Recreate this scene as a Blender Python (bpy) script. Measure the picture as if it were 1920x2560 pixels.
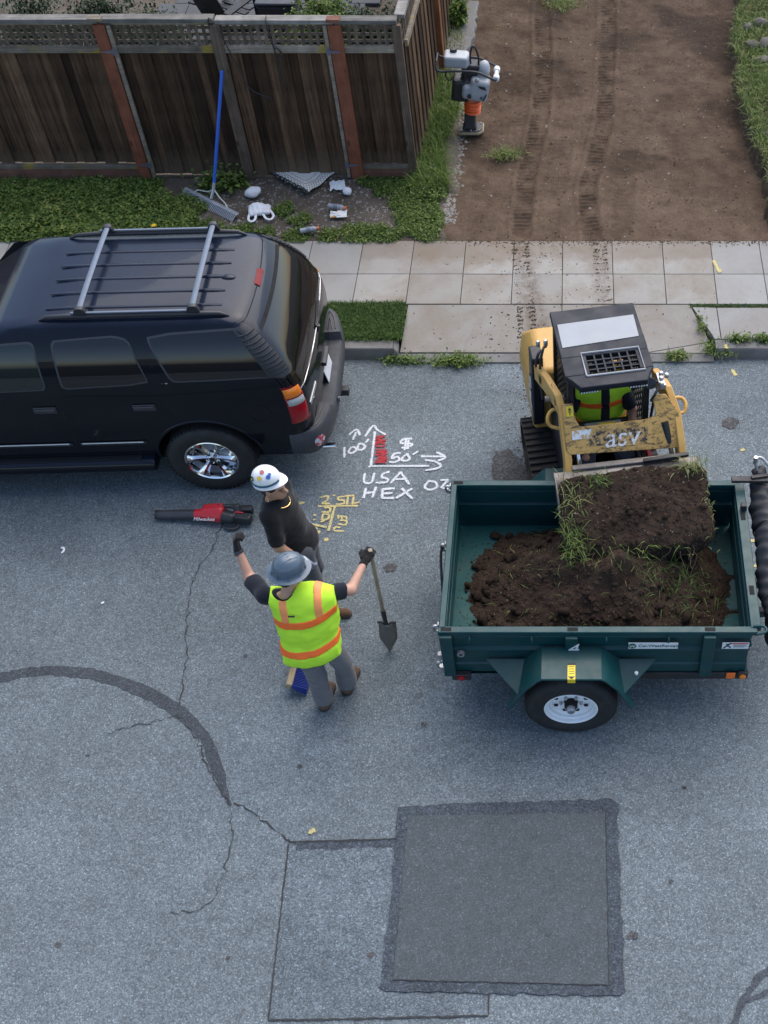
import bpy, bmesh, math, random
import numpy as np
from mathutils import Matrix, Vector, Euler, noise as mnoise
R = math.radians
random.seed(7); rng = np.random.default_rng(7)
for o in list(bpy.data.objects): bpy.data.objects.remove(o)
sc = bpy.context.scene
COL = sc.collection

# ------------------------------------------------------------------ camera, sky, sun, exposure
cd = bpy.data.cameras.new('camera'); cam = bpy.data.objects.new('camera', cd); COL.objects.link(cam)
cam.location = (0, 0, 9.0); cam.rotation_euler = (R(90 - 49.66), 0, 0)
cd.sensor_fit = 'HORIZONTAL'; cd.sensor_width = 36; cd.lens = 36 * 3002.4 / 1920
cd.shift_x = -478 / 1920; cd.shift_y = 10 / 1920
cd.clip_start = 0.1; cd.clip_end = 600
sc.camera = cam
sc.render.resolution_x = 768; sc.render.resolution_y = 1024

SUN_EL, SUN_AZ = 56.0, 25.0            # azimuth measured from +Y towards +X
w = bpy.data.worlds.new('World'); sc.world = w; w.use_nodes = True
wn = w.node_tree; bg = wn.nodes['Background']
sky = wn.nodes.new('ShaderNodeTexSky'); sky.sky_type = 'NISHITA'; sky.sun_disc = False
sky.sun_elevation = R(SUN_EL); sky.sun_rotation = R(SUN_AZ); sky.air_density = 1.0; sky.dust_density = 2.0; sky.ozone_density = 1.0
wn.links.new(sky.outputs[0], bg.inputs[0]); bg.inputs[1].default_value = 0.13
sl = bpy.data.lights.new('sun', 'SUN'); sl.energy = 1.5; sl.angle = R(75); sl.color = (1.0, 0.94, 0.86)
so = bpy.data.objects.new('sun', sl); COL.objects.link(so)
d = Vector((math.sin(R(SUN_AZ)) * math.cos(R(SUN_EL)), math.cos(R(SUN_AZ)) * math.cos(R(SUN_EL)), math.sin(R(SUN_EL))))
so.rotation_euler = d.to_track_quat('Z', 'Y').to_euler()
so.location = (0, 20, 30)
vs = sc.view_settings
sc.display_settings.display_device = 'sRGB'
vs.view_transform = 'Standard'; vs.look = 'None'; vs.gamma = 1; vs.use_curve_mapping = False
vs.exposure = 1.05

# ------------------------------------------------------------------ helpers: tagging
def tag(o, label=None, cat=None, group=None, kind=None):
    if label: o['label'] = label
    if cat: o['category'] = cat
    if group: o['group'] = group
    if kind: o['kind'] = kind
    return o
def thing(name, loc=(0, 0, 0), rz=0.0, label=None, cat=None, group=None, rot=None):
    o = bpy.data.objects.new(name, None); COL.objects.link(o)
    o.location = loc; o.rotation_euler = rot if rot else (0, 0, rz); o.empty_display_size = 0.1
    return tag(o, label, cat, group)
def link(name, me, mat=None, parent=None, loc=None, rot=None):
    o = bpy.data.objects.new(name, me); COL.objects.link(o)
    if mat is not None and not me.materials:
        for m_ in (mat if isinstance(mat, (list, tuple)) else [mat]): me.materials.append(m_)
    if parent: o.parent = parent
    if loc: o.location = loc
    if rot: o.rotation_euler = rot
    return o
def fast_mesh(name, V, F):
    """V (n,3); F (m,k) all faces of the same size"""
    V = np.asarray(V, dtype=np.float32); F = np.asarray(F, dtype=np.int32)
    me = bpy.data.meshes.new(name); m, k = F.shape
    me.vertices.add(len(V)); me.vertices.foreach_set('co', V.ravel())
    me.loops.add(m * k); me.loops.foreach_set('vertex_index', F.ravel())
    me.polygons.add(m); me.polygons.foreach_set('loop_start', np.arange(0, m * k, k, dtype=np.int32))
    me.update(calc_edges=True); me.validate()
    return me
def smooth(me, ang=None):
    me.polygons.foreach_set('use_smooth', np.ones(len(me.polygons), dtype=bool))
    if ang: me.set_sharp_from_angle(angle=R(ang))
    me.update()

class MB:
    """collects shapes, then links them as one mesh object"""
    def __init__(s): s.v = []; s.f = []
    def add(s, vs_, fs_, M=None):
        n = len(s.v)
        for p in vs_:
            s.v.append(tuple(M @ Vector(p)) if M is not None else tuple(p))
        s.f += [tuple(i + n for i in f) for f in fs_]
        return s
    def box(s, c, size, rot=None, M=None):
        x, y, z = [q / 2 for q in size]
        T = Matrix.Translation(c) @ (Euler(rot).to_matrix().to_4x4() if rot else Matrix.Identity(4))
        if M is not None: T = M @ T
        vv = [(-x, -y, -z), (x, -y, -z), (x, y, -z), (-x, y, -z), (-x, -y, z), (x, -y, z), (x, y, z), (-x, y, z)]
        return s.add(vv, [(0, 3, 2, 1), (4, 5, 6, 7), (0, 1, 5, 4), (1, 2, 6, 5), (2, 3, 7, 6), (3, 0, 4, 7)], T)
    def bar(s, a, b, w_, h_, up=(0, 0, 1)):
        """a box beam from a to b, w_ across, h_ along up"""
        a, b = Vector(a), Vector(b); z = (b - a); L = z.length; z.normalize()
        u = Vector(up); x = u.cross(z)
        if x.length < 1e-4: x = Vector((1, 0, 0)).cross(z)
        x.normalize(); y = z.cross(x)
        M = Matrix((x, y, z)).transposed().to_4x4(); M.translation = (a + b) / 2
        return s.box((0, 0, 0), (w_, h_, L), M=M)
    def prism(s, poly, z0, z1, M=None):
        n = len(poly)
        vv = [(x, y, z0) for x, y in poly] + [(x, y, z1) for x, y in poly]
        ff = [tuple(range(n - 1, -1, -1)), tuple(range(n, 2 * n))] + [(i, (i + 1) % n, n + (i + 1) % n, n + i) for i in range(n)]
        return s.add(vv, ff, M)
    def loft(s, rings, cap=True, M=None, closed=True):
        n = len(rings[0]); vv = [p for r in rings for p in r]; ff = []
        for k in range(len(rings) - 1):
            for i in range(n if closed else n - 1):
                j = (i + 1) % n
                ff.append((k * n + i, k * n + j, (k + 1) * n + j, (k + 1) * n + i))
        if cap:
            ff.append(tuple(range(n - 1, -1, -1))); b = (len(rings) - 1) * n; ff.append(tuple(range(b, b + n)))
        return s.add(vv, ff, M)
    def tube(s, pts, r, n=8, cap=True, flat=1.0):
        pts = [Vector(p) for p in pts]; rings = []; up = None
        for i, p in enumerate(pts):
            t = (pts[min(i + 1, len(pts) - 1)] - pts[max(i - 1, 0)]).normalized()
            if up is None:
                up = Vector((0, 0, 1)) if abs(t.z) < .9 else Vector((1, 0, 0))
            x = up.cross(t).normalized(); y = t.cross(x).normalized(); up = y
            rr = r[i] if isinstance(r, (list, tuple)) else r
            rings.append([tuple(p + x * math.cos(a) * rr + y * math.sin(a) * rr * flat) for a in [2 * math.pi * k / n for k in range(n)]])
        return s.loft(rings, cap)
    def lathe(s, prof, n=16, M=None, cap=True):
        """prof: (radius, height) pairs about local z"""
        rings = [[(r * math.cos(2 * math.pi * k / n), r * math.sin(2 * math.pi * k / n), h) for k in range(n)] for r, h in prof]
        return s.loft(rings, cap, M)
    def cyl(s, a, b, r, n=12):
        return s.tube([a, b], r, n)
    def build(s, name, mat, parent=None, sm=None, bev=0.0, seg=2, loc=None, rot=None):
        me = bpy.data.meshes.new(name); me.from_pydata(s.v, [], s.f); me.update()
        bm = bmesh.new(); bm.from_mesh(me); bmesh.ops.recalc_face_normals(bm, faces=bm.faces); bm.to_mesh(me); bm.free()
        o = link(name, me, mat, parent, loc, rot)
        if sm: smooth(me, sm)
        if bev:
            b = o.modifiers.new('bevel', 'BEVEL'); b.width = bev; b.segments = seg; b.limit_method = 'ANGLE'; b.angle_limit = R(40)
            b.harden_normals = False
            smooth(me, 35)
        return o
AX = lambda a: {'x': Matrix.Rotation(R(90), 4, 'Y'), 'y': Matrix.Rotation(R(-90), 4, 'X'), 'z': Matrix.Identity(4)}[a]
def at(loc, axis='z'): return Matrix.Translation(loc) @ AX(axis)
def catmull(pts, n=6):
    P = [Vector(p) for p in pts]; out = []
    for i in range(len(P) - 1):
        p0, p1, p2, p3 = P[max(i - 1, 0)], P[i], P[i + 1], P[min(i + 2, len(P) - 1)]
        for k in range(n):
            t = k / n
            out.append(0.5 * ((2 * p1) + (p2 - p0) * t + (2 * p0 - 5 * p1 + 4 * p2 - p3) * t * t + (3 * p1 - p0 - 3 * p2 + p3) * t ** 3))
    out.append(P[-1]); return out

# ------------------------------------------------------------------ signed distance modelling (naive surface nets)
def v3(p): return np.array(p, dtype=np.float32)
def length(P): return np.sqrt((P * P).sum(-1))
def sd_cone(P, a, b, ra, rb, flat=None):
    """tapered capsule"""
    a, b = v3(a), v3(b); ba = b - a; pa = P - a
    h = np.clip((pa @ ba) / max(float(ba @ ba), 1e-9), 0, 1)
    q = pa - h[..., None] * ba
    if flat is not None: q = q / v3(flat)
    return length(q) - (ra + (rb - ra) * h)
def sd_ell(P, c, r, rot=None):
    q = P - v3(c)
    if rot is not None: q = q @ np.array(Euler(rot).to_matrix(), dtype=np.float32)
    r = v3(r); k = length(q / r); k2 = length(q / (r * r)) + 1e-6
    return k * (k - 1) / k2
def sd_box(P, c, h, rad=0.0, rot=None):
    q = P - v3(c)
    if rot is not None: q = q @ np.array(Euler(rot).to_matrix(), dtype=np.float32)
    q = np.abs(q) - (v3(h) - rad)
    return length(np.maximum(q, 0)) + np.minimum(q.max(-1), 0) - rad
def smin(a, b, k):
    h = np.clip(0.5 + 0.5 * (b - a) / k, 0, 1)
    return b + (a - b) * h - k * h * (1 - h)
def smax(a, b, k): return -smin(-a, -b, k)
def wav(P, s, seed=0, amp=1.0):
    """cheap smooth pseudo-noise"""
    r = np.random.default_rng(seed); out = 0
    for i in range(5):
        kv = r.normal(size=3); kv /= np.linalg.norm(kv); kv *= s * (0.6 + 0.25 * i)
        out = out + np.sin(P @ kv.astype(np.float32) + r.uniform(0, 6.28) + 1.3 * np.sin(P @ np.roll(kv, 1).astype(np.float32) * 0.7))
    return amp * out / 5
def surface(fn, lo, hi, h):
    lo, hi = np.array(lo, float), np.array(hi, float)
    n = np.ceil((hi - lo) / h).astype(int) + 1
    ax = [lo[i] + h * np.arange(n[i]) for i in range(3)]
    g = np.stack(np.meshgrid(*ax, indexing='ij'), -1).astype(np.float32)
    D = fn(g)
    for a_ in range(3):      # close at the walls of the box
        s_ = [slice(None)] * 3
        s_[a_] = 0; D[tuple(s_)] = np.maximum(D[tuple(s_)], h * .5); s_[a_] = -1; D[tuple(s_)] = np.maximum(D[tuple(s_)], h * .5)
    S = D < 0
    c = np.zeros(n - 1, int)
    corners = [(i, j, k) for i in (0, 1) for j in (0, 1) for k in (0, 1)]
    sl_ = lambda o: tuple(slice(o[i], o[i] + n[i] - 1) for i in range(3))
    for o in corners: c += S[sl_(o)]
    act = (c > 0) & (c < 8)
    idx = -np.ones(n - 1, int); ids = np.argwhere(act); idx[act] = np.arange(len(ids))
    acc = np.zeros((len(ids), 3)); cnt = np.zeros(len(ids))
    Dc = np.stack([D[sl_(o)][act] for o in corners], 1)
    for i, o in enumerate(corners):
        for a_ in range(3):
            if o[a_] == 0:
                o2 = list(o); o2[a_] = 1; j = corners.index(tuple(o2))
                da, db = Dc[:, i], Dc[:, j]; cr = (da < 0) != (db < 0)
                t = np.where(cr, da / np.where(cr, da - db, 1), 0)
                p = np.tile(np.array(o, float), (len(ids), 1)); p[:, a_] += t
                acc[cr] += p[cr]; cnt[cr] += 1
    V = lo + h * (ids + acc / np.maximum(cnt, 1)[:, None])
    F = []
    for a_ in range(3):
        b_, c_ = (a_ + 1) % 3, (a_ + 2) % 3
        s0 = [slice(None)] * 3; s1 = [slice(None)] * 3
        s0[a_] = slice(0, n[a_] - 1); s1[a_] = slice(1, n[a_])
        A, B = S[tuple(s0)], S[tuple(s1)]
        for flip, e in ((False, A & ~B), (True, ~A & B)):
            q = np.argwhere(e); q = q[(q[:, b_] > 0) & (q[:, c_] > 0) & (q[:, b_] < n[b_] - 1) & (q[:, c_] < n[c_] - 1)]
            if not len(q): continue
            def ix(db, dc):
                r = q.copy(); r[:, b_] -= db; r[:, c_] -= dc; return idx[r[:, 0], r[:, 1], r[:, 2]]
            quad = np.stack([ix(1, 1), ix(0, 1), ix(0, 0), ix(1, 0)], 1)
            F.append(quad[:, ::-1] if flip else quad)
    return V, np.concatenate(F)
def sdf(name, fn, lo, hi, h, mat, parent=None, ang=None):
    V, F = surface(fn, lo, hi, h)
    me = fast_mesh(name, V, F); smooth(me, ang)
    return link(name, me, mat, parent)

# ------------------------------------------------------------------ procedural materials
def srgb(h):
    h = h.lstrip('#'); c = [int(h[i:i + 2], 16) / 255 for i in (0, 2, 4)]
    return tuple(x / 12.92 if x <= .04045 else ((x + .055) / 1.055) ** 2.4 for x in c)
class N:
    """node helper"""
    def __init__(s, name):
        s.m = bpy.data.materials.new(name); s.m.use_nodes = True; s.t = s.m.node_tree
        s.b = s.t.nodes['Principled BSDF']; s.out = s.t.nodes['Material Output']; s._tc = None
    def new(s, t, **k):
        n = s.t.nodes.new(t)
        for a, b in k.items(): setattr(n, a, b)
        return n
    def ln(s, a, b): s.t.links.new(a, b)
    @property
    def tc(s):
        if s._tc is None: s._tc = s.new('ShaderNodeTexCoord')
        return s._tc
    def mapped(s, scale=(1, 1, 1), coord='Object', rot=(0, 0, 0), loc=(0, 0, 0)):
        m = s.new('ShaderNodeMapping'); m.inputs['Scale'].default_value = scale; m.inputs['Rotation'].default_value = rot; m.inputs['Location'].default_value = loc
        s.ln(s.tc.outputs[coord], m.inputs['Vector']); return m.outputs[0]
    def noise(s, scale, det=4, rough=.55, vec=None, dist=0.0):
        n = s.new('ShaderNodeTexNoise'); n.inputs['Scale'].default_value = scale; n.inputs['Detail'].default_value = det
        n.inputs['Roughness'].default_value = rough; n.inputs['Distortion'].default_value = dist
        s.ln(vec if vec is not None else s.tc.outputs['Object'], n.inputs['Vector']); return n.outputs['Fac']
    def voro(s, scale, feat='F1', vec=None, out='Distance', rand=1.0):
        n = s.new('ShaderNodeTexVoronoi'); n.feature = feat; n.inputs['Scale'].default_value = scale; n.inputs['Randomness'].default_value = rand
        s.ln(vec if vec is not None else s.tc.outputs['Object'], n.inputs['Vector']); return n.outputs[out]
    def ramp(s, fac, stops, interp='LINEAR'):
        n = s.new('ShaderNodeValToRGB'); cr = n.color_ramp; cr.interpolation = interp
        while len(cr.elements) < len(stops): cr.elements.new(.5)
        for e, (p, c) in zip(cr.elements, stops):
            e.position = p; e.color = (*(c if isinstance(c, (tuple, list)) else (c, c, c)), 1)
        s.ln(fac, n.inputs[0]); return n.outputs[0]
    def mix(s, fac, a, b, mode='MIX'):
        n = s.new('ShaderNodeMix'); n.data_type = 'RGBA'; n.blend_type = mode
        for sock, v in ((n.inputs[0], fac), (n.inputs[6], a), (n.inputs[7], b)):
            if hasattr(v, 'links'): s.ln(v, sock)
            elif isinstance(v, (int, float)): sock.default_value = v if sock == n.inputs[0] else (v, v, v, 1)
            else: sock.default_value = (*v, 1)
        return n.outputs[2]
    def math(s, op, a, b=0.0, clamp=False):
        n = s.new('ShaderNodeMath'); n.operation = op; n.use_clamp = clamp
        for sock, v in ((n.inputs[0], a), (n.inputs[1], b)):
            if hasattr(v, 'links'): s.ln(v, sock)
            else: sock.default_value = v
        return n.outputs[0]
    def bump(s, h, strength=.5, dist=.01):
        n = s.new('ShaderNodeBump'); n.inputs['Strength'].default_value = strength; n.inputs['Distance'].default_value = dist
        s.ln(h, n.inputs['Height']); s.ln(n.outputs[0], s.b.inputs['Normal']); return n
    def set(s, col=None, rough=None, metal=None, spec=None, **k):
        for key, v in (('Base Color', col), ('Roughness', rough), ('Metallic', metal), ('Specular IOR Level', spec)):
            if v is None: continue
            if hasattr(v, 'links'): s.ln(v, s.b.inputs[key])
            else: s.b.inputs[key].default_value = (*v, 1) if isinstance(v, (tuple, list)) else v
        for key, v in k.items(): s.b.inputs[key].default_value = v
        return s.m
def plain(name, col, rough=.5, metal=0.0, var=.15, scale=18, bump=0.0, spec=None, grime=None, grime_amt=.5, **k):
    """a surface with fine tone variation, optional grime patches and relief"""
    n = N(name); col = srgb(col) if isinstance(col, str) else col
    f = n.noise(scale, 5, .6)
    c = n.mix(f, tuple(x * (1 - var) for x in col), tuple(min(1, x * (1 + var)) for x in col))
    if grime:
        g = n.ramp(n.noise(scale * .35, 8, .7, dist=.4), [(.45, 0.0), (.68, 1.0)])
        c = n.mix(n.math('MULTIPLY', g, grime_amt), c, srgb(grime) if isinstance(grime, str) else grime)
    r = n.ramp(n.noise(scale * .6, 3), [(.3, max(0, rough - .08)), (.7, min(1, rough + .08))])
    n.set(c, r, metal, spec, **k)
    if bump: n.bump(n.noise(scale * 4, 4), .35, bump)
    return n.m
MAT = {}
# ------------------------------------------------------------------ ground materials
def asphalt(name, lo, hi, tint=(1, 1, 1), cell=95, blot=.24, bump=.5):
    n = N(name); tc = n.tc.outputs['Object']
    cellc = n.voro(cell, out='Color'); s_ = n.new('ShaderNodeSeparateColor'); n.ln(cellc, s_.inputs[0])
    dist = n.voro(cell)
    a = n.ramp(s_.outputs[0], [(0.0, tuple(lo * t for t in tint)), (.55, tuple((lo * .45 + hi * .55) * t for t in tint)), (.93, tuple(hi * t for t in tint)), (1.0, tuple(min(1, hi * 1.45) * t for t in tint))])
    lane = n.noise(1.0, 5, .6, n.mapped((.12, .9, 1)))
    a = n.mix(1.0, a, n.ramp(lane, [(.3, .88), (.7, 1.10)]), 'MULTIPLY')
    a = n.mix(n.ramp(dist, [(.4, 0.0), (.85, .6)]), a, tuple(lo * .6 * t for t in tint))
    big = n.noise(.7, 6, .6, dist=.6)
    a = n.mix(1.0, a, n.ramp(big, [(.3, 1 - blot), (.7, 1 + blot * .4)]), 'MULTIPLY')
    mid = n.noise(9, 5, .7)
    a = n.mix(1.0, a, n.ramp(mid, [(.25, .8), (.75, 1.12)]), 'MULTIPLY')
    spots = n.ramp(n.noise(8.5, 3, .5), [(.285, 1.0), (.315, 0.0)])
    a = n.mix(n.math('MULTIPLY', spots, .45), a, (lo * .5,) * 3)
    n.set(a, .85, 0, .35)
    n.bump(n.math('SUBTRACT', 1.0, dist), bump, .006)
    return n.m
MAT['road'] = asphalt('asphalt', .118, .245, (.83, .99, 1.08))
MAT['cut'] = asphalt('asphalt_old_patch', .095, .225, (.81, .985, 1.11), 95)
MAT['patch'] = asphalt('asphalt_new_patch', .068, .105, (.84, 1.0, 1.10), 95, .12, .35)
MAT['sealband'] = asphalt('asphalt_seal_band', .045, .105, (.82, 1, 1.22), 80, .3)
MAT['seal'] = asphalt('crack_sealant', .048, .098, (.86, 1, 1.16), 85, .3)
MAT['crack'] = plain('crack_dark', (.032, .033, .033), .95)

def concrete(name, a, b, stain=None, st=.5, tracks=False):
    n = N(name); oi = n.new('ShaderNodeObjectInfo')
    vec = n.new('ShaderNodeVectorMath'); vec.operation = 'ADD'; n.ln(n.tc.outputs['Object'], vec.inputs[0])
    cmb = n.new('ShaderNodeCombineXYZ'); n.ln(n.math('MULTIPLY', oi.outputs['Random'], 37.0), cmb.inputs[0]); n.ln(cmb.outputs[0], vec.inputs[1]); v = vec.outputs[0]
    c = n.mix(n.noise(2.2, 7, .65, v), a, b)
    c = n.mix(1.0, c, n.ramp(n.noise(160, 3, .7, v), [(.3, .78), (.7, 1.14)]), 'MULTIPLY')
    c = n.mix(1.0, c, n.ramp(oi.outputs['Random'], [(0, .88), (1, 1.06)]), 'MULTIPLY')
    if stain:
        f = n.ramp(n.noise(1.6, 8, .7, v, .5), [(.42, 0.0), (.66, 1.0)])
        c = n.mix(n.math('MULTIPLY', f, st), c, stain)
    if tracks:          # soil pressed into the concrete where the crawler drove
        sx = n.new('ShaderNodeSeparateXYZ'); n.ln(n.new('ShaderNodeNewGeometry').outputs['Position'], sx.inputs[0]); nz = n.noise(9, 8, .75, v)
        for k_, c0, hw_, amt in ((-.16, 1.25, .17, .75), (-.05, .88, .15, .6)):
            dx = n.math('ABSOLUTE', n.math('SUBTRACT', sx.outputs[0], n.math('ADD', n.math('MULTIPLY', n.math('SUBTRACT', sx.outputs[1], 11.85), k_), -.66 if k_ < -.1 else .28)))
            band_ = n.math('MULTIPLY', n.ramp(dx, [(hw_ * .4, 1.0), (hw_, 0.0)]), n.ramp(nz, [(.38, 0.0), (.62, 1.0)])); c = n.mix(n.math('MULTIPLY', band_, amt), c, (.105, .074, .05))
        low = n.ramp(n.math('ADD', n.math('SUBTRACT', sx.outputs[1], 11.0), n.math('MULTIPLY', n.noise(2.5, 7, .7, v), .9)), [(.85, 0.0), (1.4, 1.0)]); c = n.mix(n.math('MULTIPLY', low, .5), c, (.17, .13, .095))
    sp = n.ramp(n.noise(28, 2, .5, v), [(.24, 1.0), (.29, 0.0)])
    c = n.mix(n.math('MULTIPLY', sp, .55), c, (.07, .055, .04))
    n.set(c, .9, 0, .3); n.bump(n.noise(90, 5, .7, v), .3, .004)
    return n.m
MAT['slab'] = concrete('sidewalk_concrete', (.255, .25, .238), (.325, .32, .303), (.21, .185, .155), .5)
MAT['slab_dirty'] = concrete('sidewalk_concrete_soiled', (.262, .249, .226), (.328, .313, .285), (.20, .165, .125), .8, True)
MAT['kerb'] = concrete('kerb_concrete', (.16, .157, .15), (.23, .225, .215), (.08, .072, .065), .6)
MAT['joint'] = plain('joint_dirt', (.035, .03, .026), .95)

def soil(name, dry, wet, peb=.5, attr=None, scale=3.0):
    n = N(name)
    f = n.noise(scale, 9, .68, dist=.35)
    c = n.mix(n.ramp(f, [(.32, 0.0), (.68, 1.0)]), wet, dry)
    c = n.mix(1.0, c, n.ramp(n.noise(55, 6, .75), [(.3, .68), (.7, 1.28)]), 'MULTIPLY')
    if attr:
        at_ = n.new('ShaderNodeAttribute'); at_.attribute_name = attr
        c = n.mix(n.math('MULTIPLY', at_.outputs['Fac'], n.ramp(n.noise(14, 6, .7), [(.25, .6), (.5, 1.0)])), c, tuple(x * .55 for x in wet))
    pb = n.voro(46, out='Distance'); rnd = n.voro(46, out='Color'); s_ = n.new('ShaderNodeSeparateColor'); n.ln(rnd, s_.inputs[0])
    pm = n.math('MULTIPLY', n.ramp(pb, [(.16, 1.0), (.24, 0.0)]), n.ramp(s_.outputs[0], [(1 - .16 * peb, 0.0), (1 - .15 * peb, 1.0)]))
    c = n.mix(pm, c, (.30, .28, .25))
    n.set(c, .95, 0, .2)
    n.bump(n.math('ADD', n.noise(70, 8, .75), n.math('MULTIPLY', pm, .4)), .9, .018)
    return n.m
MAT['dirt'] = soil('driveway_dirt', (.150, .104, .071), (.076, .049, .032), .5, 'wet')
MAT['bed'] = soil('bed_soil', (.155, .13, .105), (.085, .066, .05), 1.6)
MAT['bank'] = soil('bank_soil', (.10, .072, .05), (.055, .04, .028), .4)
MAT['heap'] = soil('heap_soil', (.062, .041, .029), (.030, .019, .013), .5, None, 5.0)
MAT['chips'] = soil('soil_chips', (.075, .054, .038), (.045, .033, .024), 0)
MAT['gravel'] = plain('gravel_stones', (.22, .205, .185), .9, var=.4, scale=9)

# ------------------------------------------------------------------ sheets
MAT['farground'] = plain('far_lawn', (.010, .0115, .012), .95, var=.4, scale=1.5)
def sheet(name, poly, z, mat, parent=None):
    return link(name, fast_mesh(name, [(x, y, z) for x, y in poly], [list(range(len(poly)))]), mat, parent)
def ragged(poly, step=.05, amp=.008, seed=1):
    r = np.random.default_rng(seed); out = []
    for i, a in enumerate(poly):
        b = poly[(i + 1) % len(poly)]; L = math.dist(a, b); k = max(1, int(L / step)); nx, ny = -(b[1] - a[1]) / L, (b[0] - a[0]) / L
        for j in range(k):
            t = j / k; e = r.normal() * amp
            out.append((a[0] + (b[0] - a[0]) * t + nx * e, a[1] + (b[1] - a[1]) * t + ny * e))
    return out
def ribbon(name, pts, wid, z, mat, parent=None, jit=0.0, step=.03, seed=0, wj=.35):
    """flat strip along a polyline; wid a number or one per point"""
    r = np.random.default_rng(seed); P = []; W = []
    for i in range(len(pts) - 1):
        a, b = np.array(pts[i][:2], float), np.array(pts[i + 1][:2], float); L = np.linalg.norm(b - a); k = max(1, int(L / step))
        wa, wb = (wid, wid) if not isinstance(wid, (list, tuple)) else (wid[i], wid[i + 1])
        for j in range(k): P.append(a + (b - a) * j / k); W.append(wa + (wb - wa) * j / k)
    P.append(np.array(pts[-1][:2], float)); W.append(wid if not isinstance(wid, (list, tuple)) else wid[-1])
    P = np.array(P); W = np.array(W) * (1 + wj * r.normal(size=len(W)).clip(-1.5, 1.5) * .5)
    if jit: P[1:-1] += r.normal(size=(len(P) - 2, 2)) * jit
    T = np.gradient(P, axis=0); T /= np.linalg.norm(T, axis=1)[:, None] + 1e-9; Nn = np.stack([-T[:, 1], T[:, 0]], 1)
    V = np.concatenate([np.c_[P + Nn * W[:, None] / 2, np.full(len(P), z)], np.c_[P - Nn * W[:, None] / 2, np.full(len(P), z)]])
    m = len(P); F = [(i, i + m, i + m + 1, i + 1) for i in range(m - 1)]
    return link(name, fast_mesh(name, V, F), mat, parent)

o = sheet('ground', [(-300, -300), (300, -300), (300, 300), (-300, 300)], -.12, MAT['farground'])
tag(o, 'wide bare ground under the whole street', 'ground', kind='structure')
road = sheet('road', [(-60, -1.6), (60, -1.6), (60, 9.96), (-60, 9.96)], 0, MAT['road'])
tag(road, 'blue grey asphalt road with cracks and repair patches', 'road', kind='structure')
# repair patches are pieces of the road
cutp = [(-2.283, 4.222), (-1.40, 4.252), (-1.40, 3.05), (-.637, 3.03), (-.631, 2.878), (-2.222, 2.845)]
sheet('old_patch', ragged(cutp, .06, .004, 3), .004, MAT['cut'], road)
ribbon('old_patch_edge', [(-2.255, 4.19), (-1.43, 4.215)], .07, .006, MAT['sealband'], road, .002, .03, 4)
ribbon('old_patch_edge', [(-2.25, 4.2), (-2.19, 2.86)], .075, .0067, MAT['cut'], road, .003, .03, 5)
for pts_, s_ in (([(-2.283, 4.222), (-1.42, 4.25)], 6), ([(-2.285, 4.205), (-2.222, 2.845), (-.631, 2.878), (-.635, 3.03)], 7)):
    ribbon('patch_seam', pts_, .013, .009, MAT['crack'], road, .002, .03, s_, .6)
po = [(-1.444, 4.536), (.30, 4.60), (.35, 4.55), (.351, 4.2), (.362, 3.06), (.33, 3.02), (-.4, 3.035), (-1.40, 3.05), (-1.44, 3.08), (-1.425, 3.8)]
sheet('patch_seal_band', ragged(po, .05, .006, 8), .0125, MAT['sealband'], road)
pi_ = [(-1.352, 4.447), (.243, 4.47), (.252, 3.095), (-1.345, 3.134)]
sheet('new_patch', ragged(pi_, .05, .0025, 9), .0165, MAT['patch'], road)
ribbon('patch_seam', [(.245, 4.47), (.252, 3.095), (-1.345, 3.134)], .007, .019, MAT['crack'], road, .003, .03, 10, .8)
# crack sealant arc and cracks
top = [(-5.6, 5.70), (-5.089, 5.815), (-4.86, 5.873), (-4.535, 5.888), (-4.191, 5.83), (-3.834, 5.705), (-3.562, 5.577), (-3.326, 5.414), (-3.121, 5.188), (-2.972, 4.924), (-2.874, 4.71), (-2.807, 4.552)]
bot = [(-5.6, 5.6), (-5.059, 5.719), (-4.833, 5.781), (-4.509, 5.791), (-4.167, 5.733), (-3.809, 5.60), (-3.578, 5.47), (-3.411, 5.346), (-3.2, 5.188), (-3.058, 4.967), (-2.932, 4.71), (-2.823, 4.536)]
mid = [((a[0] + b[0]) / 2, (a[1] + b[1]) / 2) for a, b in zip(top, bot)]
wd = [math.dist(a, b) * 1.05 for a, b in zip(top, bot)]
cm = catmull([(x, y, 0) for x, y in mid], 5); cw = []
for i in range(len(wd) - 1): cw += [wd[i] + (wd[i + 1] - wd[i]) * k / 5 for k in range(5)]
cw.append(wd[-1])
ribbon('crack_sealant', [(p.x, p.y) for p in cm], cw, .004, MAT['seal'], road, .004, .03, 11, .18)
ribbon('crack_sealant', [(1.12, 2.7), (1.166, 2.845), (1.209, 2.96), (1.286, 3.06), (1.365, 3.161), (1.5, 3.24)], .05, .004, MAT['seal'], road, .004, .03, 12, .3)
ribbon('crack_sealant', [(1.2, 2.98), (1.28, 2.99), (1.42, 3.06)], .03, .0052, MAT['seal'], road, .004, .03, 13, .3)
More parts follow.
